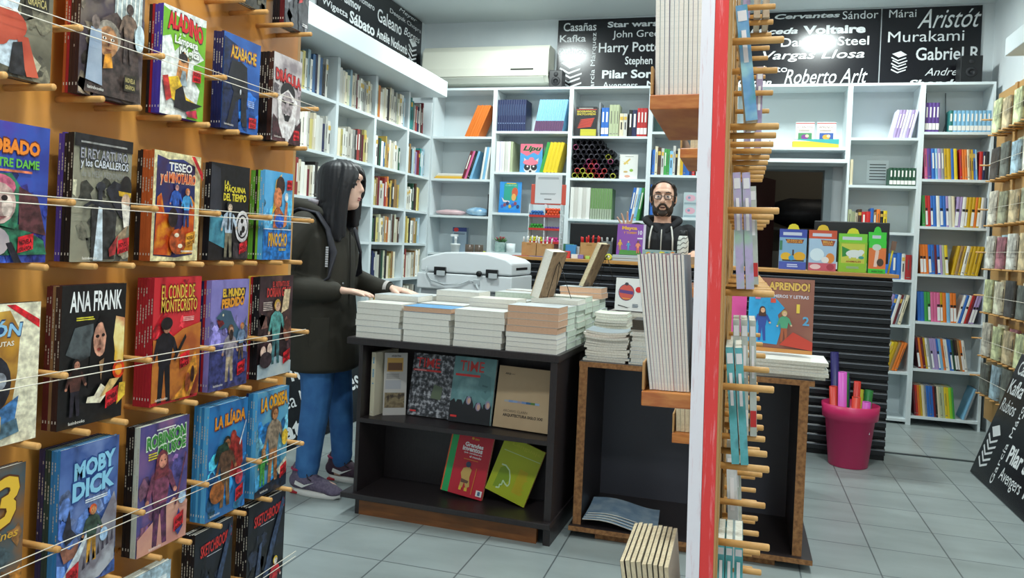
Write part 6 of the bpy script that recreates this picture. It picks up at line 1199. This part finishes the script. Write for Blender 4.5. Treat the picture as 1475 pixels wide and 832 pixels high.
for k in range(2): comic('shown_book', 'small white children\'s book, %s one in the yellow teal carton' % ['left', 'right'][k], 'book', .14, .205, .02, '#e6e6e2', art_cd(k), loc=(.02+.365+.16*k, YB+.04, SB(4, 0)+.001), group='books in the yellow teal carton')
t = thing('figurine', 'tiny dark figurine on the shelf above the doorway', 'figurine', (.20, YB+.05, SB(4, 0))); b = MB(); b.box(-.02, .02, -.012, .012, 0, .006, pm('#3a3f3a')); b.build('base', t); b = MB(); b.ell((-.008, 0, .026), (.008, .006, .02), pm('#2f3a34'), 8, 6); b.ell((.01, 0, .018), (.006, .006, .012), pm('#2f3a34'), 8, 6); b.ell((-.008, 0, .052), (.006, .006, .007), pm('#2f3a34'), 8, 6); b.build('figure', t)
# vent grille and cables on the right bays
t = thing('vent_grille', 'white slotted vent grille in the bay right of the doorway', 'vent', (.955, YB+.262, 1.865)); b = MB(); b.box(0, .16, 0, .005, 0, .19, WHITE); b.build('plate', t)
for k in range(6): b = MB(); b.box(.02, .14, -.003, -.0002, .03+.024*k, .038+.024*k, pm('#5a6468')); b.build('slot', t)
b = MB(); b.tube([(1.36, YB+.255, 2.59), (1.365, YB+.25, 2.4), (1.35, YB+.256, 2.26)], .006, CPB, n=6); b.tube([(1.50, YB+.255, 2.59), (1.51, YB+.25, 2.35), (1.49, YB+.256, 2.26)], .004, pm('#7a8488'), n=6); tag(b.build('cable'), 'dark cables hanging behind the top right shelf', 'cable')
for k, (z1_, z0_) in enumerate(((2.22, 1.90), (1.86, 1.54), (1.50, 1.18), (1.14, .815), (.775, .45))):
    b = MB(); b.tube([(1.345, YB+.256, z1_), (1.36, YB+.252, (z1_+z0_)/2), (1.34, YB+.256, z0_)], .006, pm('#3a3236'), n=6); tag(b.build('cable'), 'dark cable at the back of the %s shelf of the rightmost bay' % ['second', 'third', 'fourth', 'fifth', 'sixth'][k], 'cable')
# store room shelf seen through the doorway
t = thing('rack', 'dim shelf rack in the store room beyond the doorway', 'rack', (.18, 8.1, 0))
RK = mat('rack_grey', '#5a5750', .7)
for z in (.55, 1.05, 1.50): b = MB(); b.box(0, 1.3, 0, .42, z, z+.025, RK); b.build('rack_shelf', t)
for x in (0, 1.26): b = MB(); b.box(x, x+.04, -.02, -.0005, 0, 1.9, RK); b.build('upright', t)
lump('garment_bag', 'heap of black bags on the top store room shelf', 'bag', (.62, 8.28, 1.526), (.42, .17, .15), mat('black_bag', '#111114', .5, c2='#1e1e24', scale=20), 8)
for k, (x, w, h, c, n) in enumerate(((.22, .2, .22, '#5a5448', 'brown'), (.46, .24, .16, '#8a8a88', 'pale grey'), (.74, .2, .2, '#6a6258', 'drab'))): cbox('carton', '%s carton on the middle store room shelf' % n, 'box', x, 8.15, w, .25, h, c, 'cartons in the store room', 1.0755)
t = thing('ceiling_light', 'unseen bulb added on the store room ceiling to brighten the doorway', 'lamp', (.9, 7.7, ZC))  # no lamp known here: unseen bulb added to lift the dark doorway
b = MB(); b.lathe([(.05, 0), (.05, -.02), (.02, -.03), (.02, -.07)], WHITE, n=16); b.build('socket', t); b = MB(); b.ell((0, 0, -.11), (.03, .03, .04), mat('added_bulb_glow', '#ffffff', .5, emit='#ffe9c8', es=6)); b.build('bulb', t)
L = bpy.data.lights.new('added_fill_light', 'POINT'); L.energy = 5; L.color = (1, .92, .8); L.shadow_soft_size = .05
lo = bpy.data.objects.new('added_fill_light', L); COL.objects.link(lo); lo.parent = t; lo.location = (0, 0, -.2)
# ------------------------------------------------------------------ people
def organic(name, prims, m, parent, voxel=.006, smooth=3, fac=.5, extra=None):
    """joins tubes and ellipsoids into one continuous smooth surface"""
    b = MB()
    for p in prims:
        if p[0] == 't':
            pts, rr = p[1], p[2]; n = p[3] if len(p) > 3 else 14
            # refine along a smooth curve
            P = [Vector(q) for q in pts]; Q = []; RR = []
            rl = list(rr) if isinstance(rr, (list, tuple)) else [rr]*len(P)
            rl = [r if isinstance(r, (tuple, list)) else (r, r) for r in rl]
            for i in range(len(P)-1):
                p0 = P[max(i-1, 0)]; p1 = P[i]; p2 = P[i+1]; p3 = P[min(i+2, len(P)-1)]
                K = 4
                for k in range(K):
                    t = k/K
                    Q.append(.5*((2*p1)+(p2-p0)*t+(2*p0-5*p1+4*p2-p3)*t*t+(3*p1-p0-3*p2+p3)*t**3))
                    RR.append((rl[i][0]*(1-t)+rl[i+1][0]*t, rl[i][1]*(1-t)+rl[i+1][1]*t))
            Q.append(P[-1]); RR.append(rl[-1])
            b.tube(Q, RR, m, n=n)
            b.ell(Q[0], (min(RR[0]),)*3, m, 10, 7); b.ell(Q[-1], (min(RR[-1]),)*3, m, 10, 7)
        elif p[0] == 'e':
            b.ell(p[1], p[2], m, 20, 14, Euler(p[3]).to_matrix() if len(p) > 3 else None)
        elif p[0] == 'l':       # loft of elliptical rings: (cx, cy, z, rx, ry)
            rings = []
            R = p[1]; RR = []
            for i in range(len(R)-1):
                for k in range(4): RR.append([R[i][j]*(1-k/4)+R[i+1][j]*k/4 for j in range(5)])
            RR.append(R[-1])
            ex = p[2] if len(p) > 2 else 2.0
            for (cx, cy, z, rx, ry) in RR:
                rings.append([(cx+rx*math.copysign(abs(math.cos(a))**(2/ex), math.cos(a)), cy+ry*math.copysign(abs(math.sin(a))**(2/ex), math.sin(a)), z) for a in [2*PI*i/28 for i in range(28)]])
            b.loft(rings, m)
    me = b.mesh('tmp'); o = bpy.data.objects.new('tmp', me); COL.objects.link(o)
    md = o.modifiers.new('r', 'REMESH'); md.mode = 'VOXEL'; md.voxel_size = voxel; md.use_smooth_shade = True
    sm = o.modifiers.new('s', 'SMOOTH'); sm.factor = fac; sm.iterations = smooth
    dg = bpy.context.evaluated_depsgraph_get()
    me2 = bpy.data.meshes.new_from_object(o.evaluated_get(dg)); me2.name = name
    me2.materials.clear(); me2.materials.append(pm(m))
    me2.polygons.foreach_set('use_smooth', [True]*len(me2.polygons)); me2.polygons.foreach_set('material_index', [0]*len(me2.polygons))
    if extra: extra(me2)
    bpy.data.objects.remove(o); bpy.data.meshes.remove(me)
    r = bpy.data.objects.new(name, me2); COL.objects.link(r); r.parent = parent
    return r
def hand(w, d, nrm, thumb, L=.175, curl=.25, spread=.12, curls=None):
    """prims of a hand: wrist point w, direction d of the fingers, nrm out of the back of the hand, thumb = side direction"""
    w, d, nrm, th = Vector(w), Vector(d).normalized(), Vector(nrm).normalized(), Vector(thumb).normalized()
    pr = [('t', [w-d*.02, w+d*.02, w+d*L*.30, w+d*L*.50], [(.020, .020), (.024, .019), (.034, .015), (.036, .013)], 14)]
    for k in range(-1, 3):
        off = th*(.0275-.0185*(k+1)); pr.append(('t', [w+d*.02+off*.5, w+d*L*.50+off], [.011, .0105], 8))
    for k, (ln, r) in enumerate(((.46, .0085), (.52, .009), (.48, .0085), (.38, .0075))):
        off = th*(.0285-.019*k); p = w+d*L*.50+off; a = spread*(1.5-k)
        dd = (d+th*a*.6).normalized(); c = curls[k] if curls else curl; q = [p-d*.012, p]
        l3 = ln*L; ang = 0
        for s in (.45, .32, .23):
            ang += c; dr = (dd*math.cos(ang)-nrm*math.sin(ang)).normalized(); q.append(q[-1]+dr*l3*s)
        pr.append(('t', q, [r*1.05, r*1.08, r, r*.92, r*.78], 10))
    p = w+d*L*.14+th*.018
    pr.append(('t', [p, p+th*.022+d*.022-nrm*.006, p+th*.036+d*.052-nrm*.014, p+th*.040+d*.074-nrm*.020], [.014, .0125, .0105, .008], 10))
    return pr
SKIN1 = mat('skin_pale', '#e6bfaa', .5, c2='#dfb49f', scale=14); SKIN2 = mat('skin_light', '#e0b49c', .5, c2='#d8a890', scale=14)
HAIRB = mat('black_hair', '#0d0c10', .5, c2='#16151b', scale=60, stretch=(6, 6, .6)); EYEW = pm('#e4e0da'); EYED = pm('#1a1210')
# ---- woman
wm = thing('person', 'person in a dark olive parka and blue jeans reaching onto the book table', 'person', (-1.985, 3.50, 0), (0, 0, math.radians(2)))
HX, HZ = .082, 1.492
head = [('e', (HX-.015, 0, HZ+.025), (.098, .076, .090)), ('e', (HX+.035, 0, HZ-.03), (.062, .060, .085)), ('e', (HX+.056, 0, HZ-.086), (.034, .036, .026)),
        ('t', [(HX+.088, 0, HZ+.022), (HX+.101, 0, HZ-.004), (HX+.107, 0, HZ-.015)], [.009, .011, .011], 8), ('e', (HX+.095, 0, HZ-.018), (.013, .017, .009)),
        ('e', (HX+.084, 0, HZ-.052), (.016, .022, .008)), ('e', (HX+.080, 0, HZ-.064), (.015, .020, .008)), ('e', (HX+.075, 0, HZ+.048), (.024, .055, .022)),
        ('e', (HX+.058, -.035, HZ-.02), (.03, .022, .03)), ('e', (HX+.058, .035, HZ-.02), (.03, .022, .03)),
        ('e', (HX-.01, -.075, HZ), (.018, .010, .03)), ('e', (HX-.01, .075, HZ), (.018, .010, .03)),
        ('t', [(HX-.03, 0, HZ-.06), (HX-.045, 0, 1.36), (-.02, 0, 1.29)], [.052, .050, .075])]
RW, LW = (.150, -.145, .991), (.325, .085, .998)       # wrists
body = head+[('l', [(-.02, 0, .80, .11, .16), (-.01, 0, .95, .095, .14), (-.01, 0, 1.1, .105, .145), (-.01, 0, 1.22, .105, .165), (-.02, 0, 1.30, .08, .17), (-.02, 0, 1.34, .05, .09)]),
   ('t', [(-.02, -.16, 1.29), (-.06, -.21, 1.17), (-.115, -.225, 1.03)], [.05, .043, .037]), ('t', [(-.115, -.225, 1.03), (.04, -.19, .99), RW], [.037, .032, .023]),
   ('t', [(-.02, .16, 1.29), (.0, .22, 1.16), (.03, .235, 1.03)], [.05, .043, .037]), ('t', [(.03, .235, 1.03), (.18, .16, 1.0), LW], [.037, .032, .023]),
   ('t', [(-.0, -.085, .82), (.035, -.09, .62), (.04, -.095, .44), (.025, -.10, .26), (.015, -.105, .08)], [.082, .070, .050, .046, .032]),
   ('t', [(-.01, .085, .82), (.03, .10, .62), (.06, .115, .44), (.07, .13, .26), (.075, .14, .08)], [.082, .070, .050, .046, .032]),
   ('t', [(-.005, -.105, .05), (.075, -.11, .05), (.155, -.115, .04)], [.034, .032, .026]), ('t', [(.06, .14, .05), (.14, .145, .05), (.22, .15, .04)], [.034, .032, .026])]
body += hand(RW, (1, .12, -.02), (0, 0, 1), (0, 1, 0), curl=.13)+hand(LW, (1, -.22, -.06), (0, .1, 1), (-.1, -1, 0), curl=.13)
organic('body', body, SKIN1, wm, voxel=.0048, smooth=3)
b = MB()
for s in (-1, 1): b.ell((HX+.080, s*.031, HZ+.012), (.010, .014, .009), EYEW, 10, 8)
b.build('eyes', wm); b = MB()
for s in (-1, 1): b.ell((HX+.0875, s*.031, HZ+.012), (.005, .007, .007), EYED, 8, 6)
b.build('irises', wm)
b = MB()
for s in (-1, 1): b.tube([(HX+.098, s*.018, HZ+.036), (HX+.094, s*.034, HZ+.040), (HX+.082, s*.050, HZ+.034)], [.003, .004, .002], HAIRB, n=6)
b.build('eyebrows', wm)
b = MB(); b.ell((HX+.094, 0, HZ-.053), (.008, .018, .005), pm('#b06a66'), 10, 6); b.ell((HX+.090, 0, HZ-.063), (.008, .016, .005), pm('#b06a66'), 10, 6); b.build('lips', wm)
hair = [('e', (HX-.032, 0, HZ+.036), (.106, .092, .094)), ('e', (HX+.03, 0, HZ+.085), (.055, .070, .040))]
for k in range(21):
    a = math.radians(58+k*(360-116)/20); ca, sa = math.cos(a), math.sin(a); back = max(0, -ca)
    zb = 1.17+.10*back+(.03 if k % 3 == 0 else 0)
    if ca > .2: zb = 1.20 if sa < 0 else 1.32
    hair.append(('t', [(HX-.02, .02*sa, HZ+.115), (HX-.02+.075*ca, .065*sa, HZ+.085), (HX-.017+.092*ca, .084*sa, HZ+.01), (HX-.012+.092*ca, .090*sa, HZ-.10), (HX-.01+.090*ca-.02*back, .100*sa, HZ-.19), (HX-.005+.085*ca-.03*back, .106*sa, zb+.03)], [.02, .024, .022, .022, .022, .012], 8))
for s in (-1, 1):
    L = 0 if s < 0 else .16
    hair.append(('t', [(HX+.02, s*.02, HZ+.118), (HX+.066, s*.045, HZ+.085), (HX+.074, s*.068, HZ+.03), (HX+.062, s*.078, HZ-.04), (HX+.056-L*.3, s*.085, HZ-.13+L*.4), (HX+.060-L*.3, s*.088, HZ-.24+L)], [.018, .022, .018, .018, .018, .012], 8))
    hair.append(('t', [(HX, s*.03, HZ+.118), (HX+.045, s*.06, HZ+.085), (HX+.05, s*.084, HZ+.02), (HX+.042, s*.09, HZ-.06), (HX+.038, s*.092, HZ-.15), (HX+.040, s*.095, HZ-.26+L*.8)], [.018, .022, .022, .024, .024, .014], 8))
    hair.append(('t', [(HX+.03, s*.012, HZ+.116), (HX+.09, s*.03, HZ+.072), (HX+.100, s*.05, HZ+.03)], [.012, .010, .004], 8))
    hair.append(('t', [(HX+.05, s*.03, HZ+.10), (HX+.093, s*.05, HZ+.045), (HX+.092, s*.062, HZ-.012)], [.012, .007, .003], 8))
organic('hair', hair, HAIRB, wm, voxel=.005, smooth=5)
PARKA = mat('olive_parka', '#242219', .8, c2='#2e2b22', scale=5, bump=.5, detail=4); PARKAD = mat('parka_dark', '#1f1e19', .8)
coat = [('l', [(.025, 0, .605, .165, .215), (.02, 0, .70, .165, .215), (.0, 0, .86, .160, .205), (-.012, 0, 1.0, .155, .195), (-.018, 0, 1.14, .158, .200), (-.022, 0, 1.24, .145, .205), (-.03, 0, 1.31, .105, .185), (-.03, 0, 1.355, .085, .11)], 2.2),
   ('t', [(-.03, -.165, 1.285), (-.075, -.235, 1.17), (-.125, -.245, 1.03)], [.078, .074, .068]), ('t', [(-.125, -.245, 1.03), (-.02, -.22, .995), (.07, -.185, .988), (.132, -.152, .984)], [.068, .064, .056, .050]),
   ('t', [(-.02, .165, 1.285), (.0, .235, 1.16), (.03, .245, 1.03)], [.078, .072, .066]), ('t', [(.03, .245, 1.03), (.14, .19, 1.005), (.23, .13, .995), (.305, .093, .988)], [.066, .06, .052, .046]),
   ('t', [(-.08, -.245, 1.10), (-.13, -.27, 1.06), (-.15, -.24, .99)], [.03, .036, .03]), ('e', (.02, 0, .60), (.166, .214, .02))]
cc = organic('parka', coat, PARKA, wm, voxel=.008, smooth=4)
hood = [('t', [(.055, -.075, 1.335), (-.03, -.115, 1.375), (-.12, -.09, 1.385), (-.155, 0, 1.385), (-.12, .09, 1.385), (-.03, .115, 1.375), (.055, .075, 1.335)], [.022, .034, .045, .048, .045, .034, .022]), ('e', (-.135, 0, 1.33), (.06, .10, .05))]
organic('hood', hood, PARKA, cc, voxel=.008, smooth=4)
b = MB(); b.tube([(-.0, -.085, 1.405), (-.05, -.07, 1.415), (-.06, 0, 1.42), (-.05, .07, 1.415), (0, .085, 1.405), (.04, .07, 1.37)], .014, pm('#a9a4ac', .8), n=8); b.build('inner_collar', cc)
for s, w, d in ((-1, RW, (1, .12, 0)), (1, LW, (1, -.22, 0))):
    d = Vector(d).normalized(); w = Vector(w); b = MB(); b.tube([w-d*.022, w-d*.004], [.040, .036], pm('#b9b4b0', .8), n=16, cap=False); b.build('shirt_cuff', cc)
b = MB(); b.tube([(.140, -.01, 1.27), (.150, -.012, 1.10), (.152, -.012, .9), (.170, -.01, .60)], .004, PARKAD, n=6); b.build('zip_flap', cc)
b = MB(); b.prism([(.05, -.207, .72), (.13, -.160, .72), (.13, -.165, .86), (.05, -.207, .86)], (0, -.006, 0), PARKA); b.build('pocket_flap', cc, bevel=.003)
b = MB(); b.lathe([(.006, 0), (.006, .003)], STEEL, n=10); b.build('snap', cc, (.145, -.075, 1.02), (PI/2, 0, math.radians(60)))
JEAN = mat('blue_denim', '#2d609c', .8, c2='#3f78b4', scale=9, bump=.25, c3='#356aa6')
jean = [('t', [(-.0, -.085, .80), (.035, -.09, .62), (.04, -.095, .44), (.025, -.10, .28), (.015, -.105, .13)], [.098, .088, .072, .066, .058]), ('t', [(.015, -.105, .135), (.015, -.105, .105)], [.061, .054]),
        ('t', [(-.01, .085, .80), (.03, .10, .62), (.06, .115, .44), (.07, .13, .28), (.075, .14, .13)], [.098, .086, .066, .060, .052]), ('t', [(.075, .14, .135), (.075, .14, .105)], [.056, .05]), ('e', (-.01, 0, .80), (.125, .165, .09))]
for z, s in ((.20, .02), (.16, .016)): jean.append(('t', [(s+.05, -.105, z), (s, -.157, z+.01), (s-.05, -.105, z+.005)], .008, 8))
organic('jeans', jean, JEAN, wm, voxel=.007, smooth=3)
SHOE = mat('purple_grey_mesh', '#5a4f66', .7, c2='#70657c', scale=90); MAGT = pm('#9a1f4f')
def shoe(x, y, yaw, main, lab):
    s_ = organic('shoe', [('t', [(-.075, 0, .058), (-.02, 0, .062), (.05, 0, .052), (.11, 0, .042), (.15, 0, .036)], [(.040, .042), (.043, .046), (.046, .036), (.044, .026), (.030, .020)]), ('t', [(-.06, 0, .06), (-.055, 0, .10), (-.052, 0, .118)], [.040, .042, .044]), ('e', (.13, 0, .032), (.055, .042, .020))], main, wm, voxel=.005, smooth=3)
    s_.location = (x, y, 0); s_.rotation_euler = (0, 0, yaw); s_['label'] = lab
    b = MB(); rings = []
    for z, g in ((.0, .0), (.006, .004), (.020, .003), (.026, -.002)):
        rings.append([((.115 if math.cos(a) > 0 else .115)*math.cos(a)*1.16+.043+g*math.cos(a), (.047+g)*math.sin(a)*(1-.12*math.cos(a)), z+(.006 if math.cos(a) > .9 else 0)+(.008*(1-z/.026) if math.cos(a) < -.9 else 0)) for a in [2*PI*i/32 for i in range(32)]])
    b.loft(rings, pm('#dcdad6')); b.build('sole', s_)
    b = MB(); b.box(-.085, .0, -.043, .043, .0032, .014, pm('#b0252f')); b.build('heel_tread', s_, bevel=.002)
    b = MB()
    for sd in (-1, 1):
        pts = [(-.055, .050), (-.01, .040), (.055, .072), (.0, .054), (-.05, .068)]
        b.prism([(px, sd*(.0445+.002*(1 if px < .03 else 0)), pz) for px, pz in pts], (0, sd*.003, 0), pm('#e8e6e4'))
    b.build('side_stripe', s_)
    b = MB()
    for k in range(4):
        x_ = .02+.022*k; z_ = .104-.014*k-.001*k*k; b.tube([(x_, -.026, z_-.012), (x_+.004, 0, z_), (x_, .026, z_-.012)], .003, pm('#26242c'), n=6)
    b.tube([(.0, 0, .112), (-.004, -.03, .11), (.02, -.045, .088), (.035, -.04, .075)], .0028, pm('#26242c'), n=6); b.build('laces', s_)
    b = MB(); b.tube([(-.095, 0, .10), (-.098, 0, .07)], [.008, .01], MAGT, n=8); b.tube([(-.052+.046*math.cos(a), .045*math.sin(a), .118) for a in [PI*.25+PI*1.5*i/12 for i in range(13)]], .006, MAGT, n=6); b.build('collar', s_)
shoe(.037, -.115, math.radians(-8), SHOE, 'grey purple running shoe with magenta collar, nearer foot')
shoe(.10, .145, math.radians(-2), mat('dark_plum_mesh', '#3a2838', .7, c2='#4a3042', scale=90), 'dark plum running shoe, farther foot')
# backpack worn by the woman
bp = thing('backpack', 'black backpack on the back of the person in the parka', 'backpack', (-1.985, 3.50, 0), (0, 0, math.radians(2)))
BPM = mat('backpack_black', '#14141c', .7, c2='#1c1c28', scale=30)
organic('pack', [('l', [(-.250, 0, .87, .055, .12), (-.255, 0, .90, .072, .14), (-.255, 0, 1.05, .072, .145), (-.245, 0, 1.2, .062, .135), (-.235, 0, 1.275, .045, .11)], 3.0)], BPM, bp, voxel=.008, smooth=2)
b = MB(); b.tube([(-.326, -.09, 1.0), (-.327, .09, 1.0)], .003, pm('#3a3a42'), n=6); b.tube([(-.24, -.03, 1.285), (-.24, -.025, 1.32), (-.24, .025, 1.32), (-.24, .03, 1.285)], .006, BPM, n=6); b.build('zip_and_loop', bp)
for s in (-1, 1):
    b = MB(); pts = [(-.215, s*.10, 1.27), (-.15, s*.145, 1.335), (-.06, s*.15, 1.372), (.03, s*.145, 1.355), (.09, s*.150, 1.28), (.125, s*.150, 1.17), (.115, s*.165, 1.05), (.02, s*.205, .97), (-.12, s*.20, .92), (-.21, s*.12, .90)]
    b.tube(pts, [(.022, .008)]*len(pts), BPM, n=8); st = b.build('strap', bp)
b = MB(); A = Art(b, .11, .016, lambda x, y, k: (.118+.0007*k-.0004*x*100*.1, -.1655-.0, 1.15+x), .001)
for i in range(9): b.box(.100, .112, -.180, -.176, 1.10+.011*i, 1.108+.011*i, pm('#d8d8dc'))
b.build('strap_lettering', bp)
# ---- man behind the counter
mn = thing('person', 'bearded person in glasses and a black hoodie talking behind the counter', 'person', (-.565, 5.93, 0), (0, 0, math.radians(-86)))
HX, HZ = .035, 1.632
head = [('e', (HX-.018, 0, HZ+.035), (.104, .083, .098)), ('e', (HX+.03, 0, HZ-.035), (.068, .068, .095)), ('e', (HX+.05, 0, HZ-.105), (.040, .044, .032)),
        ('t', [(HX+.092, 0, HZ+.025), (HX+.112, 0, HZ-.010), (HX+.120, 0, HZ-.026)], [.011, .014, .016], 8), ('e', (HX+.102, 0, HZ-.030), (.016, .022, .011)),
        ('e', (HX+.088, 0, HZ-.062), (.014, .026, .008)), ('e', (HX+.084, 0, HZ-.080), (.014, .024, .009)), ('e', (HX+.078, 0, HZ+.045), (.026, .062, .018)),
        ('e', (HX+.06, -.04, HZ-.015), (.03, .025, .03)), ('e', (HX+.06, .04, HZ-.015), (.03, .025, .03)),
        ('e', (HX-.012, -.088, HZ-.002), (.020, .012, .036)), ('e', (HX-.012, .088, HZ-.002), (.020, .012, .036)),
        ('t', [(HX-.03, 0, HZ-.08), (HX-.045, 0, 1.47), (-.02, 0, 1.40)], [.062, .062, .085])]
RW, LW = (.215, -.235, 1.315), (.20, .235, 1.232)
body = head+[('l', [(-.01, 0, .88, .115, .16), (-.005, 0, 1.05, .115, .155), (-.005, 0, 1.2, .12, .175), (-.01, 0, 1.33, .115, .195), (-.02, 0, 1.41, .085, .19), (-.02, 0, 1.45, .055, .10)]),
   ('t', [(-.02, -.185, 1.39), (.0, -.245, 1.26), (.04, -.265, 1.13)], [.058, .048, .042]), ('t', [(.04, -.265, 1.13), (.14, -.25, 1.22), RW], [.042, .036, .027]),
   ('t', [(-.02, .185, 1.39), (.0, .25, 1.27), (.02, .27, 1.17)], [.058, .048, .042]), ('t', [(.02, .27, 1.17), (.11, .25, 1.20), LW], [.042, .036, .027]),
   ('t', [(-.01, -.09, .90), (.0, -.10, .68), (.0, -.105, .48), (-.015, -.11, .28), (-.03, -.11, .08)], [.09, .078, .056, .052, .036]), ('t', [(-.01, .09, .90), (.0, .10, .68), (.0, .105, .48), (-.015, .11, .28), (-.03, .11, .08)], [.09, .078, .056, .052, .036]),
   ('t', [(-.05, -.11, .055), (.04, -.12, .05), (.14, -.125, .04)], [.038, .036, .028]), ('t', [(-.05, .11, .055), (.04, .12, .05), (.14, .125, .04)], [.038, .036, .028])]
body += hand(RW, (.05, -.15, 1), (-1, 0, .1), (.12, 1, .1), L=.205, curl=.2, spread=.45)+hand(LW, (1, -.05, -.04), (0, 0, 1), (-.2, -1, 0), L=.185, curl=.12)
organic('body', body, SKIN2, mn, voxel=.0048, smooth=3)
b = MB()
for s in (-1, 1): b.ell((HX+.081, s*.034, HZ+.010), (.011, .014, .0065), EYEW, 10, 8)
b.build('eyes', mn); b = MB()
for s in (-1, 1): b.ell((HX+.0905, s*.034, HZ+.010), (.004, .0065, .0062), EYED, 8, 6)
b.build('irises', mn)
DKH = mat('dark_brown_hair', '#1c1714', .6, c2='#2a221e', scale=90)
b = MB()
for s in (-1, 1): b.tube([(HX+.102, s*.018, HZ+.036), (HX+.098, s*.038, HZ+.042), (HX+.082, s*.058, HZ+.034)], [.004, .005, .003], DKH, n=6)
b.build('eyebrows', mn)
hr = [('e', (HX-.052, 0, HZ+.050), (.086, .089, .080)), ('e', (HX-.03, 0, HZ+.098), (.07, .062, .040))]
for s in (-1, 1): hr += [('t', [(HX+.01, s*.082, HZ+.07), (HX+.012, s*.086, HZ+.02), (HX+.012, s*.084, HZ-.02)], [.016, .010, .007], 8), ('t', [(HX-.04, s*.085, HZ+.04), (HX-.07, s*.078, HZ-.03), (HX-.09, s*.05, HZ-.06)], [.016, .016, .012], 8), ('t', [(HX+.03, s*.070, HZ+.095), (HX+.0, s*.08, HZ+.07)], [.014, .016], 8)]
hr.append(('t', [(HX+.02, -.05, HZ+.108), (HX+.032, 0, HZ+.126), (HX+.02, .05, HZ+.108)], [.009, .009, .009], 8))
organic('hair', hr, DKH, mn, voxel=.005, smooth=2)
bd = []
for k in range(-5, 6):
    a = k*.24; x = HX+.012+.072*math.cos(a*1.05); y = .083*math.sin(a*.98); zt_ = HZ-.05 if abs(k) > 1 else HZ-.088
    if abs(k) >= 4: zt_ = HZ-.02
    bd.append(('t', [(x-.004, y*.95, zt_), (x-.006, y*.86, HZ-.095), (x-.020, y*.62, HZ-.122)], [.006 if abs(k) > 2 else .011, .010, .012], 8))
bd += [('t', [(HX+.088, -.034, HZ-.075), (HX+.1, -.018, HZ-.050), (HX+.106, 0, HZ-.047), (HX+.1, .018, HZ-.050), (HX+.088, .034, HZ-.075)], [.008, .009, .008, .009, .008], 8), ('e', (HX+.080, 0, HZ-.112), (.020, .034, .024))]
organic('beard', bd, mat('beard_hair', '#2a2019', .7, c2='#3c2e25', scale=120), mn, voxel=.0045, smooth=2)
b = MB(); b.ell((HX+.099, 0, HZ-.070), (.007, .020, .007), pm('#4a201c'), 10, 6); b.build('mouth', mn)
gl = MB(); GLM = mat('glasses_black', '#121214', .3)
for s in (-1, 1):
    gl.tube([(HX+.118-.012*abs(math.cos(a)) if False else HX+.118, s*.036+.027*math.copysign(abs(math.cos(a))**.7, math.cos(a)), HZ+.006+.018*math.copysign(abs(math.sin(a))**.7, math.sin(a))) for a in [2*PI*i/20 for i in range(21)]], .0024, GLM, n=6)
    gl.tube([(HX+.116, s*.063, HZ+.012), (HX+.06, s*.088, HZ+.014), (HX-.02, s*.096, HZ+.012)], .0024, GLM, n=6)
gl.tube([(HX+.118, -.01, HZ+.01), (HX+.121, 0, HZ+.013), (HX+.118, .01, HZ+.01)], .0022, GLM, n=6)
gg = gl.build('glasses', mn)
b = MB()
for s in (-1, 1): b.prism([(HX+.1175, s*.036+.026*math.cos(a), HZ+.006+.017*math.sin(a)) for a in [2*PI*i/16 for i in range(16)]], (.0008, 0, 0), mat('lens', '#eef2f4', .02, trans=1.0))
b.build('lenses', gg)
HOOD = mat('black_hoodie', '#121317', .85, c2='#191a20', scale=6, bump=.4)
hd = [('l', [(.0, 0, .86, .135, .185), (.0, 0, 1.0, .135, .18), (.0, 0, 1.2, .138, .195), (-.005, 0, 1.33, .132, .212), (-.02, 0, 1.405, .105, .205), (-.025, 0, 1.44, .085, .14), (-.03, 0, 1.455, .08, .10)], 2.2),
   ('t', [(-.02, -.185, 1.375), (.0, -.26, 1.25), (.035, -.275, 1.13)], [.078, .066, .060]), ('t', [(.035, -.275, 1.13), (.13, -.255, 1.21), (.19, -.238, 1.29)], [.060, .052, .044]),
   ('t', [(-.02, .185, 1.375), (.0, .26, 1.26), (.02, .275, 1.17)], [.078, .066, .060]), ('t', [(.02, .275, 1.17), (.10, .252, 1.20), (.175, .238, 1.228)], [.060, .050, .042])]
ho = organic('hoodie', hd, HOOD, mn, voxel=.008, smooth=3)
organic('hood', [('t', [(.085, -.035, 1.385), (.05, -.085, 1.44), (-.03, -.12, 1.475), (-.11, -.07, 1.485), (-.125, 0, 1.485), (-.11, .07, 1.485), (-.03, .12, 1.475), (.05, .085, 1.44), (.085, .035, 1.385)], [.018, .024, .030, .034, .036, .034, .030, .024, .018])], HOOD, ho, voxel=.007, smooth=3)
b = MB(); b.tube([(.098, .0, 1.40), (.125, 0, 1.36), (.142, 0, 1.25), (.144, 0, 1.0), (.142, 0, .87)], [(.004, .006)]*5, pm('#b9b6ae', .6), n=8); b.build('zip', ho)
for s, L in ((-1, .12), (1, .15)):
    b = MB(); b.tube([(.105, s*.068, 1.425), (.134, s*.075, 1.39), (.146, s*.082, 1.34), (.152, s*.085, 1.40-L-.02)], .006, pm('#d9d8d2', .8), n=8); b.build('drawstring', ho)
organic('trousers', [('t', [(-.01, -.09, .90), (.0, -.10, .68), (.0, -.105, .48), (-.015, -.11, .28), (-.03, -.11, .09)], [.108, .094, .074, .066, .058]), ('t', [(-.01, .09, .90), (.0, .10, .68), (.0, .105, .48), (-.015, .11, .28), (-.03, .11, .09)], [.108, .094, .074, .066, .058]), ('e', (0, 0, .88), (.125, .175, .09))], mat('dark_trousers', '#23262e', .8), mn, voxel=.009, smooth=3)
for s in (-1, 1):
    organic('shoe', [('t', [(-.06, s*.11, .055), (.04, s*.12, .055), (.15, s*.125, .042)], [.048, .046, .036]), ('t', [(-.04, s*.11, .06), (-.03, s*.11, .11)], [.044, .046])], pm('#1c1c20'), mn, voxel=.006, smooth=3)
